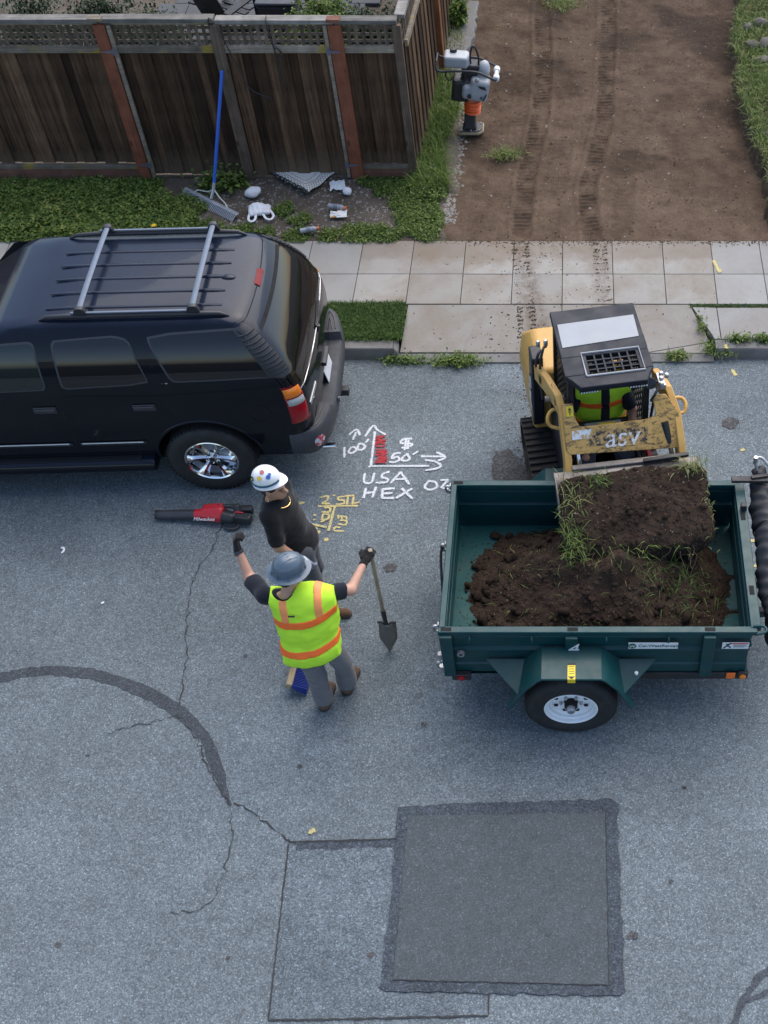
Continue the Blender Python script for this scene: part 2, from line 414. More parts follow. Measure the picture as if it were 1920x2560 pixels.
for i, (pts_, wv) in enumerate((
    ([(-3.44, 7.62), (-3.459, 7.464), (-3.473, 7.233), (-3.569, 7.008), (-3.595, 6.815), (-3.57, 6.547), (-3.531, 6.237), (-3.466, 5.986), (-3.445, 5.695), (-3.431, 5.437)], .0085),
    ([(-2.79, 4.565), (-2.688, 4.524), (-2.539, 4.422), (-2.432, 4.341), (-2.277, 4.235)], .0095),
    ([(-2.813, 4.544), (-2.76, 4.301), (-2.746, 3.989), (-2.783, 3.838), (-2.815, 3.727), (-2.925, 3.653), (-3.101, 3.646)], .006),
    ([(-3.421, 5.391), (-3.625, 5.323), (-3.847, 5.255), (-3.994, 5.21)], .006),
    ([(-3.43, 5.4), (-3.2, 5.15), (-3.12, 5.0), (-2.98, 4.76), (-2.81, 4.55)], .009))):
    ribbon('crack', pts_, wv, .0085 if i in (4,) else .007, MAT['crack'], road, .010, .035, 20 + i, .9)
# oil spots
MAT['oil'] = asphalt('oil_stain', .045, .12, (1, 1, 1.02), 70, .3)
for i, (x, y, r) in enumerate(((-2.95, 6.0, .022), (-3.05, 6.9, .02), (-1.53, 3.32, .03), (1.62, 8.93, .10), (.43, 3.47, .045), (-4.1, 5.0, .02), (-2.3, 4.9, .025), (-1.3, 5.3, .03), (.9, 4.7, .02), (-.9, 6.9, .028), (-2.6, 3.3, .018), (-3.9, 3.4, .025), (.75, 3.9, .02), (-1.75, 7.0, .07))):
    pts_ = [(x + r * math.cos(a) * (1 + .3 * random.uniform(-1, 1)), y + r * .8 * math.sin(a) * (1 + .3 * random.uniform(-1, 1))) for a in [k * math.pi / 6 for k in range(12)]]
    sheet('oil_spot', pts_, .0205 if (x > -1.36 and x < .25 and y < 4.47) else .0055, MAT['oil'], road)

sheet('damp_patch', ragged([(-.83, 8.52), (-.70, 8.56), (-.55, 8.4), (-.45, 8.0), (-.72, 7.9), (-.85, 8.0)], .05, .01, 55), .0045, MAT['oil'], road)
# ------------------------------------------------------------------ sidewalk: every slab a piece
sw = sheet('sidewalk', [(-60, 10.6), (60, 10.6), (60, 11.86), (-60, 11.86)], .128, MAT['joint'])
tag(sw, 'concrete sidewalk of square slabs soiled by track marks', 'sidewalk', kind='structure')
xs = [-8.3, -7.53, -6.77, -6.02, -5.30, -4.55, -3.77, -3.15, -2.54, -1.93, -1.31, -.73, -.15, .44, 1.04, 1.62, 2.20, 2.78, 3.36, 3.95]
for i in range(len(xs) - 1):
    for (y0, y1) in ((11.22, 11.85), (10.68, 11.22)):
        m = MB(); g = .0036; cx_, cy_ = (xs[i] + xs[i + 1]) / 2, (y0 + y1) / 2
        m.box((0, 0, -.05), (xs[i + 1] - xs[i] - 2 * g, y1 - y0 - 2 * g, .1))
        m.build('slab', MAT['slab_dirty'] if -2.6 < cx_ < 1.7 else MAT['slab'], sw, bev=.004, loc=(cx_, cy_, .15 + random.uniform(-.002, .002)), rot=(random.uniform(-.002, .002), random.uniform(-.002, .002), 0))
for x0, x1, nm in ((-60, -8.31, 'slab'), (3.96, 60, 'slab')):
    MB().box(((x0 + x1) / 2, 11.265, .10), (x1 - x0, 1.17, .1)).build(nm, MAT['slab'], sw)
# driveway apron
ap = thing('driveway_apron', (0, 0, 0), 0, 'sloping concrete driveway apron between the sidewalk and the road', 'apron'); tag(ap, kind='structure')
def apron_panel(poly, mat):
    """poly (x,y); height follows the slope"""
    zz = lambda y: .148 if y > 10.66 else .045 + (y - 9.97) / (10.66 - 9.97) * .103 if y > 9.97 else .018 + (y - 9.85) / .12 * .02
    m = MB(); n = len(poly)
    m.add([(x, y, zz(y)) for x, y in poly] + [(x, y, -.05) for x, y in poly], [tuple(range(n)), tuple(range(2 * n - 1, n - 1, -1))] + [(i, (i + 1) % n, n + (i + 1) % n, n + i) for i in range(n)])
    return m.build('panel', mat, ap, bev=.005)
apron_panel([(-1.90, 10.67), (-.155, 10.67), (-.155, 9.98), (-1.94, 9.98)], MAT['slab_dirty'])
apron_panel([(-.147, 10.67), (1.30, 10.67), (1.50, 10.13), (.80, 9.98), (-.147, 9.98)], MAT['slab_dirty'])
apron_panel([(.80, 9.972), (1.50, 10.122), (1.53, 9.98), (1.53, 9.972)], MAT['slab_dirty'])
apron_panel([(-1.95, 9.969), (-.6, 9.969), (-.6, 9.85), (-1.96, 9.85)], MAT['kerb'])
apron_panel([(-.592, 9.969), (1.53, 9.969), (1.53, 9.86), (-.592, 9.85)], MAT['kerb'])
for k_, poly in enumerate(([(1.33, 10.63), (1.60, 10.62), (1.61, 10.09), (1.54, 10.09), (1.52, 10.16)], [(1.608, 10.62), (3.1, 10.62), (3.1, 10.09), (1.618, 10.09)], [(3.11, 10.62), (60, 10.62), (60, 10.09), (3.11, 10.09)])):
    m = MB(); m.prism(poly, .05, .147); m.build('panel', MAT['slab'], ap, bev=.005)
# kerbs in cast lengths
kb = thing('kerb', (0, 0, 0), 0, 'worn concrete kerb along the road edge', 'kerb'); tag(kb, kind='structure')
prof = [(9.905, -.05), (9.93, .115), (9.945, .14), (10.08, .145), (10.08, -.05)]
def kerb_len(x0, x1, drop0=0, drop1=0):
    m = MB()
    m.loft([[(x0, y, z - (drop0 if z > .1 else 0)) for y, z in prof], [(x1, y, z - (drop1 if z > .1 else 0)) for y, z in prof]])
    m.build('kerb_length', MAT['kerb'], kb, bev=.006)
for k_ in range(8): kerb_len(-26 + 3 * k_ if k_ else -60, -23 + 3 * k_ - .006)
kerb_len(-2.0, -1.955, 0, .05)
kerb_len(1.545, 3.2); 
for k_ in range(6): kerb_len(3.206 + 3 * k_, 6.2 + 3 * k_ if k_ < 5 else 60)

# ------------------------------------------------------------------ height fields: dirt driveway, planting bed, bank
def poly_dist(P, line):
    """distance to a polyline and the run along it"""
    best = np.full(len(P), 9e9); run = np.zeros(len(P)); acc = 0; side = np.zeros(len(P))
    for a, b in zip(line[:-1], line[1:]):
        a, b = np.array(a), np.array(b); ba = b - a; L = np.linalg.norm(ba)
        h = np.clip(((P - a) @ ba) / L ** 2, 0, 1); q = P - a - h[:, None] * ba; d_ = np.linalg.norm(q, axis=1)
        k = d_ < best; best[k] = d_[k]; run[k] = acc + h[k] * L; side[k] = np.sign(ba[0] * q[k, 1] - ba[1] * q[k, 0]); acc += L
    return best, run, side
def fnoise(P, s, seed=0, octv=4):
    return np.array([mnoise.fractal((x * s + seed * 7.3, y * s - seed * 3.1, seed), 1.0, 2.0, octv) for x, y in P])
def field(name, x0, x1, y0, y1, h, zfn, mat, keep=None, attr=None):
    nx, ny = int((x1 - x0) / h) + 1, int((y1 - y0) / h) + 1
    X, Y = np.meshgrid(np.linspace(x0, x1, nx), np.linspace(y0, y1, ny), indexing='ij'); P = np.c_[X.ravel(), Y.ravel()]
    Z, A = zfn(P); V = np.c_[P, Z]; i = np.arange(nx * ny).reshape(nx, ny)
    F = np.stack([i[:-1, :-1].ravel(), i[1:, :-1].ravel(), i[1:, 1:].ravel(), i[:-1, 1:].ravel()], 1)
    if keep is not None: k = keep(P); F = F[k[F].all(1)]
    me = fast_mesh(name, V, F); smooth(me)
    if attr: a_ = me.attributes.new(attr, 'FLOAT', 'POINT'); a_.data.foreach_set('value', A.astype(np.float32))
    return link(name, me, mat)
TR = [([(-.66, 11.8), (-.645, 12.5), (-.63, 13.12), (-.52, 14.1), (-.47, 14.63), (-.45, 15.8), (-.49, 17.02), (-.5, 19)], .26, 1.0),
      ([(.21, 11.8), (.16, 12.5), (.145, 12.92), (.28, 13.7), (.385, 14.4), (.42, 15.5), (.48, 16.88), (.5, 19)], .25, 1.0),
      ([(-.33, 11.9), (-.2, 13.2), (-.1, 14.2), (.0, 15.0)], .22, .35), ([(.55, 11.9), (.62, 13.2), (.75, 14.6)], .28, .4), ([(-.75, 13.4), (-.7, 15.2), (-.3, 17.0)], .24, .4)]
def dirt_z(P):
    z = .142 + .012 * (P[:, 1] - 11.85).clip(0, 6) + .03 * fnoise(P, .7, 1) + .012 * fnoise(P, 5, 2) + .006 * fnoise(P, 22, 3)
    z -= .02 * np.clip((P[:, 0] - 1.6) / .5, 0, 1)
    wet = .10 + .7 * np.clip(fnoise(P, .8, 9) * 2.4, 0, 1) + .4 * np.clip(fnoise(P, 2.6, 10) * 2 - .2, 0, 1) + .25 * np.clip((P[:, 0] - 1.5), 0, 1)
    wet = wet * np.clip((P[:, 1] - 12.0) / 1.6, 0, 1) + .12 * np.clip((P[:, 1] - 13.5) / 3, 0, 1)
    br = fnoise(P, 3.0, 5)
    for line, w_, amt in TR:
        d_, run, sd_ = poly_dist(P, line)
        inn = np.clip((w_ / 2 - d_) / .03, 0, 1); bars = .5 + .5 * np.cos(run * 2 * math.pi / .075 + 1.2 * np.sign(sd_) * (d_ / w_))
        z += amt * inn * (-.016 + .016 * bars * np.clip(.5 + 1.5 * br, .15, 1)); z += amt * .016 * np.exp(-((d_ - w_ / 2 - .02) / .025) ** 2)
        patchy = np.clip(.62 + 1.6 * br, .12, 1)
        wet = np.maximum(wet, amt * inn * patchy * (.55 + .45 * (bars > .45)))
    edge = np.clip((P[:, 1] - 11.85) / .12, 0, 1); z = .135 * (1 - edge) + z * edge
    return z, wet.clip(0, 1)
dl = [(-1.57, 11.85), (-1.66, 12.67), (-1.62, 13.96), (-1.68, 14.86), (-1.59, 15.96), (-1.47, 17.30), (-1.4, 19.5)]
o = field('dirt_driveway', -2.0, 2.9, 11.853, 20, .022, dirt_z, MAT['dirt'], None, 'wet')
tag(o, 'bare brown dirt driveway printed with crawler track marks', 'dirt', kind='structure')
def bed_z(P):
    z = .155 + .045 * np.clip((P[:, 1] - 11.85) / 1.2, 0, 1) + .02 * fnoise(P, 1.5, 11) + .008 * fnoise(P, 9, 12)
    xl = np.interp(P[:, 1], [q[1] for q in dl], [q[0] for q in dl]) + .05 * fnoise(P, 2.5, 15)
    z += .05 * np.clip((xl - P[:, 0]) / .15, -1, .0); z -= .02 * np.clip((11.95 - P[:, 1]) / .1, 0, 1)
    return z, None
o = field('planting_bed', -9.5, -1.45, 11.853, 20.5, .05, bed_z, MAT['bed'])
tag(o, 'grey brown soil strip between the fence and the sidewalk', 'soil', kind='structure')
dr = [(2.34, 11.79), (2.33, 12.34), (2.25, 13.53), (2.16, 14.63), (2.15, 15.96), (2.36, 17.30), (2.5, 20)]
def bank_z(P):
    xr = np.interp(P[:, 1], [q[1] for q in dr], [q[0] for q in dr]) + .07 * fnoise(P, 2.2, 21) + .03 * fnoise(P, 8, 22)
    t = np.clip((P[:, 0] - xr) / .10, 0, 1); t = t * t * (3 - 2 * t)
    z = .1 + t * (.26 + .05 * fnoise(P, 1.2, 23) + .02 * fnoise(P, 9, 24) + .10 * np.clip((P[:, 0] - xr) / 1.0, 0, 1)) * np.clip((P[:, 1] - 11.83) / .5, .15, 1)
    return z, None
o = field('grass_bank', 1.95, 6.5, 11.853, 20.5, .035, bank_z, MAT['bank'])
tag(o, 'raised earth bank cut open along the right side of the dirt', 'bank', kind='structure')
def verge_z(P): return .137 + .012 * fnoise(P, 3, 31), None
o = field('verge', -12, -1.93, 10.081, 10.678, .06, verge_z, MAT['bank'])
tag(o, 'narrow earth verge under grass between kerb and sidewalk', 'verge', kind='structure')
# old concrete strip next to the side fence
m = MB(); pts_ = [(-1.80, 14.75), (-1.62, 14.8), (-1.56, 15.3), (-1.58, 15.9), (-1.46, 16.6), (-1.45, 17.6), (-1.82, 17.6), (-1.84, 16.2)]
m.prism(ragged(pts_, .08, .015, 33), .10, .27); o = m.build('concrete_footing', MAT['kerb'], None, bev=.02)
tag(o, 'pale rough concrete strip between the side fence and the dirt', 'footing', kind='structure')
# soil prints on the concrete, pressed off the tracks
def chips(name, spots, mat, zf, smin_=.006, smax_=.02, parent=None, hgt=.35, seed=3):
    r = np.random.default_rng(seed); n = len(spots); k = 6
    S = r.uniform(smin_, smax_, n) * (r.random(n) ** .7 + .25); an = r.uniform(0, 6.28, n)
    V = np.zeros((n, k + 1, 3)); sp = np.array(spots); st = r.uniform(.6, 1.6, n)
    for j in range(k):
        a = j * 2 * math.pi / k; rr = S * r.uniform(.6, 1.25, n); lx, ly = rr * np.cos(a) * st, rr * np.sin(a)
        V[:, j, 0] = sp[:, 0] + lx * np.cos(an) - ly * np.sin(an); V[:, j, 1] = sp[:, 1] + lx * np.sin(an) + ly * np.cos(an)
    V[:, k, :2] = sp[:, :2]; base = zf(sp)
    V[:, :k, 2] = base[:, None] - .001; V[:, k, 2] = base + S * hgt * r.uniform(.5, 1.3, n)
    F = np.array([[j, (j + 1) % k, k] for j in range(k)]); F = (np.arange(n)[:, None, None] * (k + 1) + F[None]).reshape(-1, 3)
    return link(name, fast_mesh(name, V.reshape(-1, 3), F), mat, parent)
def sw_z(P):
    y = P[:, 1]
    return np.where(y > 10.66, .151, np.where(y > 9.97, .046 + (y - 9.97) / .69 * .103, np.where(y > 9.85, .02 + (y - 9.85) / .12 * .02, .001)))
r_ = np.random.default_rng(5); sp_ = []
for line, w_, dens in (([(-.665, 11.86), (-.62, 11.2), (-.565, 10.69), (-.5, 9.85), (-.36, 9.2)], .2, 1.0), ([(.29, 11.86), (.31, 11.2), (.34, 10.69)], .16, .8)):
    L = sum(math.dist(a, b) for a, b in zip(line[:-1], line[1:])); run = 0
    cum = np.cumsum([0] + [math.dist(a, b) for a, b in zip(line[:-1], line[1:])])
    while run < L:
        c_ = np.array([np.interp(run, cum, [q[0] for q in line]), np.interp(run, cum, [q[1] for q in line])])
        fade = .5 + .5 * math.sin(run * 5.1 + 1) 
        for half in (-1, 1):
            if r_.random() < .8 * dens:
                for q in range(int(16 * dens * (.4 + fade))):
                    u = abs(r_.normal()) * .035
                    sp_.append((c_[0] + half * (w_ / 2 - u), c_[1] + r_.normal() * .011))
        run += .062
for _ in range(200): sp_.append((r_.uniform(-2.4, 1.6), r_.uniform(9.9, 11.85)))
for _ in range(350): sp_.append((r_.normal(-.45, .35), r_.uniform(9.9, 11.86)))
for _ in range(700): sp_.append((r_.normal(-.45, .12), r_.uniform(7.6, 9.85)))
for _ in range(900): sp_.append((r_.uniform(-1.5, 2.3), 11.86 - abs(r_.normal()) * .05))
o = chips('soil_prints', sp_, MAT['chips'], sw_z, .004, .012)
tag(o, 'dark crumbs of soil in crawler tread prints across the sidewalk', 'soil', kind='stuff')
# ------------------------------------------------------------------ wood
def wood(name, a, b, grain=(30, 30, 1.2), lichen=None, bleach=None, rough=.9, vary=.35):
    n = N(name); oi = n.new('ShaderNodeObjectInfo')
    mp = n.mapped(grain); add = n.new('ShaderNodeVectorMath'); add.operation = 'ADD'; n.ln(mp, add.inputs[0])
    cmb = n.new('ShaderNodeCombineXYZ'); 
    for i_ in range(3): n.ln(n.math('MULTIPLY', oi.outputs['Random'], 91.0 + 17 * i_), cmb.inputs[i_])
    n.ln(cmb.outputs[0], add.inputs[1]); v = add.outputs[0]
    f = n.noise(1.0, 7, .65, v, .6)
    c = n.mix(n.ramp(f, [(.3, 0.0), (.72, 1.0)]), a, b)
    c = n.mix(1.0, c, n.ramp(oi.outputs['Random'], [(0, 1 - vary), (1, 1 + vary * .8)]), 'MULTIPLY')
    st = n.noise(2.0, 5, .6, n.mapped((3, 3, 2)))
    c = n.mix(1.0, c, n.ramp(st, [(.3, .65), (.7, 1.2)]), 'MULTIPLY')
    kn = n.voro(1.0, vec=n.mapped((5, 5, 2.2)))
    c = n.mix(n.ramp(kn, [(.05, .7), (.12, 0.0)]), c, tuple(x * .35 for x in a))
    if bleach:
        sx = n.new('ShaderNodeSeparateXYZ'); n.ln(n.new('ShaderNodeNewGeometry').outputs['Position'], sx.inputs[0])
        g = n.ramp(n.math('ADD', sx.outputs[2], n.math('MULTIPLY', n.noise(6, 4), .35)), [(.48, 1.0), (.78, 0.0)])
        c = n.mix(n.math('MULTIPLY', g, .55), c, bleach)
    if lichen:
        g = n.ramp(n.noise(6.0, 6, .65, n.mapped((.5, 1, 1)), .3), [(.57, 0.0), (.66, 1.0)])
        c = n.mix(n.math('MULTIPLY', g, .8), c, lichen)
    n.set(c, rough, 0, .2); n.bump(f, .5, .006)
    return n.m
MAT['board'] = wood('fence_board_dark', (.040, .0225, .0125), (.158, .094, .055), bleach=(.19, .14, .095), vary=.65)
MAT['rail'] = wood('fence_rail_grey', (.16, .132, .10), (.31, .265, .21), (1.5, 30, 30), lichen=(.30, .22, .03))
MAT['cap'] = wood('fence_cap_grey', (.13, .122, .11), (.27, .255, .23), (1.5, 30, 30))
MAT['lattice'] = wood('fence_lattice', (.085, .062, .045), (.19, .152, .115))
MAT['redpost'] = wood('fence_post_redwood', (.19, .066, .036), (.27, .10, .058), vary=.08)
MAT['kick'] = wood('fence_kickboard', (.155, .072, .05), (.22, .112, .08), (1.2, 30, 30), vary=.1)
MAT['post'] = wood('fence_post_brown', (.09, .063, .044), (.19, .14, .105), vary=.1)
MAT['hinge'] = plain('hinge_grey', (.19, .19, .23), .55, .6, bump=.002)
MAT['orangewood'] = wood('side_post_orange', (.20, .075, .03), (.30, .13, .06), vary=.05)

FY = 13.10
fence = thing('wooden_fence', (-4.7, FY, .18), 0, 'dark weathered wooden fence with lattice top facing the street', 'fence')
def fbox(name, c, s_, mat, par, bev=.004, rot=None, off=(4.7, -FY, -.18)):
    m = MB(); m.box((0, 0, 0), s_)
    return m.build(name, mat, par, bev=bev, loc=(c[0] + off[0], c[1] + off[1], c[2] + off[2]), rot=rot)
def fboards(x0, x1, z0, z1, par):
    p = .262; n = max(1, round((x1 - x0) / p)); p = (x1 - x0) / n
    for i in range(n):
        xc = x0 + p * (i + .5); wj = random.uniform(-.008, .008)
        fbox('board', (xc, FY + .012 + random.uniform(-.003, .003), (z0 + z1) / 2 + random.uniform(-.01, .01)), (.158 + wj, .018, z1 - z0), MAT['board'], par, rot=(0, random.uniform(-.004, .004), 0))
    for i in range(n + 1):
        xc = x0 + p * i; xa, xb = max(x0, xc - .075), min(x1, xc + .075)
        fbox('board', ((xa + xb) / 2, FY + .034 + random.uniform(-.002, .002), (z0 + z1) / 2), (xb - xa, .018, z1 - z0), MAT['board'], par)
secs = [(-9.3, -5.415, .40, True), (-5.395, -4.115, .235, False), (-4.09, -2.745, .215, False), (-2.725, -2.035, .385, True)]
for (x0, x1, zb, kick) in secs:
    fboards(x0, x1, zb, 1.90, fence)
    L = x1 - x0; xc = (x0 + x1) / 2
    fbox('rail', (xc, FY - .018, 1.925), (L, .045, .085), MAT['rail'], fence)
    fbox('rail', (xc, FY + .02, 2.215), (L, .03, .03), MAT['rail'], fence)
    if kick:
        fbox('rail', (xc, FY - .012, .365), (L, .05, .055), MAT['rail'], fence)
        fbox('kickboard', (xc, FY - .022, .245), (L, .035, .18), MAT['kick'], fence)
    else:
        fbox('rail', (xc, FY - .008, .205), (L, .035, .045), MAT['lattice'], fence)
    k = int(L / .082)
    sl_me = None
    for i in range(k):
        x = x0 + L * (i + .5) / k
        if sl_me is None: s0 = fbox('lattice_slat', (x, FY + .008, 2.085), (.040, .009, .235), MAT['lattice'], fence, 0); sl_me = s0
        else:
            c_ = s0.copy(); COL.objects.link(c_); c_.location.x = x + 4.7; c_.rotation_euler = (0, random.uniform(-.02, .02), 0)
    for z in (2.005, 2.085, 2.165):
        fbox('lattice_strip', (xc, FY + .019, z), (L, .009, .036), MAT['lattice'], fence, 0)
for (x0, x1, z) in ((-9.3, -5.40, 2.275), (-5.395, -4.09, 2.28), (-4.085, -2.735, 2.265), (-2.73, -2.02, 2.262)):
    fbox('cap_rail', ((x0 + x1) / 2, FY - .0, z), (x1 - x0 - .006, .13, .05), MAT['cap'], fence, .006)
for x, w_, z1, mt in ((-5.405, .135, 2.235, 'redpost'), (-4.10, .125, 2.235, 'post'), (-2.735, .15, 2.235, 'redpost'), (-2.03, .10, 2.232, 'post')):
    fbox('post', (x, FY - .045, (z1 + .12) / 2), (w_, .06, z1 - .12), MAT[mt], fence, .006)
for x in (-5.305, -2.845):
    fbox('stile', (x, FY - .03, 1.22), (.045, .04, 2.0), MAT['rail'], fence, .004)
fbox('post_block', (-5.42, FY - .05, 2.305), (.16, .09, .035), MAT['rail'], fence)
fbox('post_block', (-2.735, FY - .05, 2.295), (.15, .10, .04), MAT['kick'], fence)
def hinge(x, z, side):
    m = MB(); s = side
    m.prism([(0, -.02), (s * .13, -.006), (s * .13, .006), (0, .02)], 0, .006); m.box((-s * .022, 0, .003), (.04, .085, .006))
    m.cyl((0, -.035, .006), (0, .035, .006), .008, 6)
    for q in (.03, .07, .11): m.lathe([(.006, .006), (.006, .010)], 6, Matrix.Translation((s * q, 0, 0)))
    for a in (-.025, .025): m.lathe([(.006, .006), (.006, .010)], 6, Matrix.Translation((-s * .022, a, 0)))
    m.build('hinge', MAT['hinge'], fence, loc=(x + 4.7, FY - .079 - FY, z - .18), rot=(R(90), 0, 0))
for x, s in ((-5.325, -1), (-2.825, 1)):
    hinge(x, 1.92, s); hinge(x, .42, s)
# side fence running back from the corner
sf = thing('side_fence', (-2.0, 13.17, .18), 0, 'dark wooden side fence running back beside the dirt driveway', 'fence')
def sbox(name, y0, y1, x, z0, z1, t, mat, bev=.004):
    xa = -2.0 + .1 * ((y0 + y1) / 2 - 13.2) / 2.3
    m = MB(); m.box((0, 0, 0), (t, y1 - y0, z1 - z0))
    return m.build(name, mat, sf, bev=bev, loc=(xa + x + 2.0, (y0 + y1) / 2 - 13.17, (z0 + z1) / 2 - .18), rot=(0, 0, -math.atan(.1 / 2.3)))
y = 13.24; i = 0
while y < 19.6:
    if not 15.42 < y < 15.62:
        sbox('board', y, y + .148, .0 + (.02 if i % 2 else 0), .26, 1.90 if y < 15.5 else 2.1, .018, MAT['board'])
    y += .135; i += 1
sbox('rail', 13.22, 15.44, .035, 1.88, 1.96, .04, MAT['rail']); sbox('cap_rail', 13.17, 15.5, .0, 2.245, 2.29, .12, MAT['cap'])
sbox('kickboard', 13.2, 15.4, .03, .17, .30, .035, MAT['lattice'])
y = 13.25
while y < 15.4:
    sbox('lattice_slat', y, y + .04, .012, 1.965, 2.21, .009, MAT['lattice'], 0); y += .08
for z in (2.005, 2.085, 2.165): sbox('lattice_strip', 13.22, 15.42, .0, z - .018, z + .018, .009, MAT['lattice'], 0)
sbox('post', 15.46, 15.60, .045, .12, 2.45, .10, MAT['orangewood'])
sbox('post', 17.5, 17.6, .045, .12, 2.3, .09, MAT['post'])
# cord draped over the top of the fence
MAT['cord'] = plain('black_cord', (.025, .025, .028), .6)
m = MB(); m.tube(catmull([(-4.15, 13.02, 2.20), (-4.13, 13.03, 2.32), (-4.06, 13.0, 2.26), (-4.0, 12.995, 2.05), (-3.93, 13.03, 1.75), (-3.84, 13.035, 1.45), (-3.62, 13.04, 1.33)], 5), .007, 6)
o = m.build('cord', MAT['cord'], None, sm=60); tag(o, 'thin black cord hanging down beside the bare brown fence post', 'cord')
m = MB(); m.tube(catmull([(-3.50, 13.12, 2.30), (-3.49, 13.02, 2.28), (-3.47, 13.0, 2.1), (-3.46, 13.03, 1.95), (-3.44, 13.04, 1.70), (-3.45, 13.05, 1.4)], 5), .008, 6); m.tube(catmull([(-3.46, 13.02, 1.98), (-3.40, 13.01, 1.95), (-3.38, 13.015, 1.86), (-3.41, 13.02, 1.84)], 5), .012, 6)
o = m.build('cord', MAT['cord'], None, sm=60); tag(o, 'black cord looped over the lattice in the middle fence bay', 'cord')

# ------------------------------------------------------------------ landscape rake against the fence
MAT['blue'] = plain('rake_blue_fibreglass', (.025, .12, .55), .35, var=.08)
MAT['alu'] = plain('aluminium', (.55, .56, .58), .4, .75, var=.1, bump=.001)
rake = thing('landscape_rake', (-4.48, 12.52, .2), 0, 'wide aluminium landscape rake with long blue handle leaning on the fence', 'rake')
hb = Vector((.045, .06, .16)); ht = Vector((.375, .44, 1.50))
m = MB(); m.tube([hb, ht], .020, 10); m.lathe([(.020, 0), (.021, .01), (.012, .025)], 10, Matrix.Translation(ht) @ (ht - hb).to_track_quat('Z', 'Y').to_matrix().to_4x4()); m.build('handle', MAT['blue'], rake, sm=50)
hd = Vector((.38, -.275, 0)).normalized(); he = .465; tn = Vector((-.275, -.38, 0)).normalized()
m = MB(); a, b = -hd * he, hd * he
m.bar(tuple(a + Vector((0, 0, .045))), tuple(b + Vector((0, 0, .045))), .05, .016, up=(.0, .0, 1)); m.bar(tuple(a + Vector((0, 0, .056))), tuple(b + Vector((0, 0, .056))), .012, .012)
m.build('head', MAT['alu'], rake, bev=.003)
nt = 36
for i in range(nt):
    p = a + (b - a) * ((i + .5) / nt)
    m = MB(); q0 = p + tn * .02 + Vector((0, 0, .045)); q1 = p + tn * .10 + Vector((0, 0, -.005))
    m.bar(tuple(q0), tuple(q1), .011, .008)
    m.build('tine', MAT['alu'], rake)
m = MB(); m.tube([hb * .15 + Vector((0, 0, .05)), hb, hb + (ht - hb) * .07], .021, 10); m.build('socket', MAT['alu'], rake, sm=50)
MAT['bracewhite'] = plain('brace_offwhite', (.55, .54, .5), .6)
for s in (-1, 1):
    m = MB(); m.tube(catmull([hb + (ht - hb) * .01, hb * .8 + hd * (s * .10) + Vector((0, 0, -.02)), hd * (s * .24) + Vector((.01, .03, .085)), hd * (s * .29) + Vector((0, 0, .05))], 5), .009, 7); m.build('brace', MAT['bracewhite'], rake, sm=60)

# ------------------------------------------------------------------ litter on the soil strip
n = N('rug_weave'); uvn = n.new('ShaderNodeUVMap'); sx = n.new('ShaderNodeSeparateXYZ'); n.ln(uvn.outputs[0], sx.inputs[0])
U, Vv = sx.outputs[0], sx.outputs[1]
def tri(x, per): return n.math('PINGPONG', x, per)
edge = n.math('MINIMUM', U, Vv)
zig = n.math('SUBTRACT', n.math('ABSOLUTE', n.math('SUBTRACT', tri(n.math('MAXIMUM', U, Vv), .03), n.math('SUBTRACT', edge, .20))), .004)
dia = n.math('ABSOLUTE', n.math('SUBTRACT', n.math('ADD', tri(U, .03), tri(Vv, .035)), .033))
inb = n.math('MULTIPLY', n.math('LESS_THAN', edge, .115), n.math('LESS_THAN', dia, .0048))
lines = n.math('LESS_THAN', n.math('ABSOLUTE', n.math('SUBTRACT', edge, .135)), .005)
zz_ = n.math('LESS_THAN', zig, 0.0)
lft = n.math('MULTIPLY', n.math('LESS_THAN', U, .05), n.math('GREATER_THAN', n.noise(60, 3), .42))
d_ = n.math('MAXIMUM', n.math('MAXIMUM', inb, lines), n.math('MAXIMUM', zz_, lft))
c = n.mix(n.noise(9, 5), (.60, .58, .53), (.76, .74, .69)); c = n.mix(d_, c, (.035, .033, .032)); n.set(c, .95, 0, .1); n.bump(n.noise(160, 3), .5, .003); MAT['rug'] = n.m
e1, e2, tip = Vector((.36, .66)), Vector((-.66, .60)), Vector((-3.31, 12.63)); V = []; F = []; nn = 20; uvs = []
for i in range(nn + 1):
    for j in range(nn + 1):
        u, v = i / nn, j / nn; p = tip + e1 * u + e2 * v
        z = .262 + .03 * math.exp(-((u - .1) ** 2 + (v - .1) ** 2) / .03) + .014 * math.sin(5 * u + 2) * math.sin(6 * v) + .008 * math.sin(14 * u)
        V.append((p.x - tip.x, p.y - tip.y, z - .2)); uvs.append((u, v))
for i in range(nn):
    for j in range(nn): F.append((i * (nn + 1) + j, (i + 1) * (nn + 1) + j, (i + 1) * (nn + 1) + j + 1, i * (nn + 1) + j + 1))
me = fast_mesh('rug', V, F); uvl = me.uv_layers.new(name='UVMap')
for lp in me.loops: uvl.data[lp.index].uv = uvs[lp.vertex_index]
smooth(me); rug = link('rug', me, MAT['rug'], None, (tip.x, tip.y, .2)); sd_ = rug.modifiers.new('thick', 'SOLIDIFY'); sd_.thickness = .014
tag(rug, 'cream and black patterned rug corner poking out under the fence', 'rug')

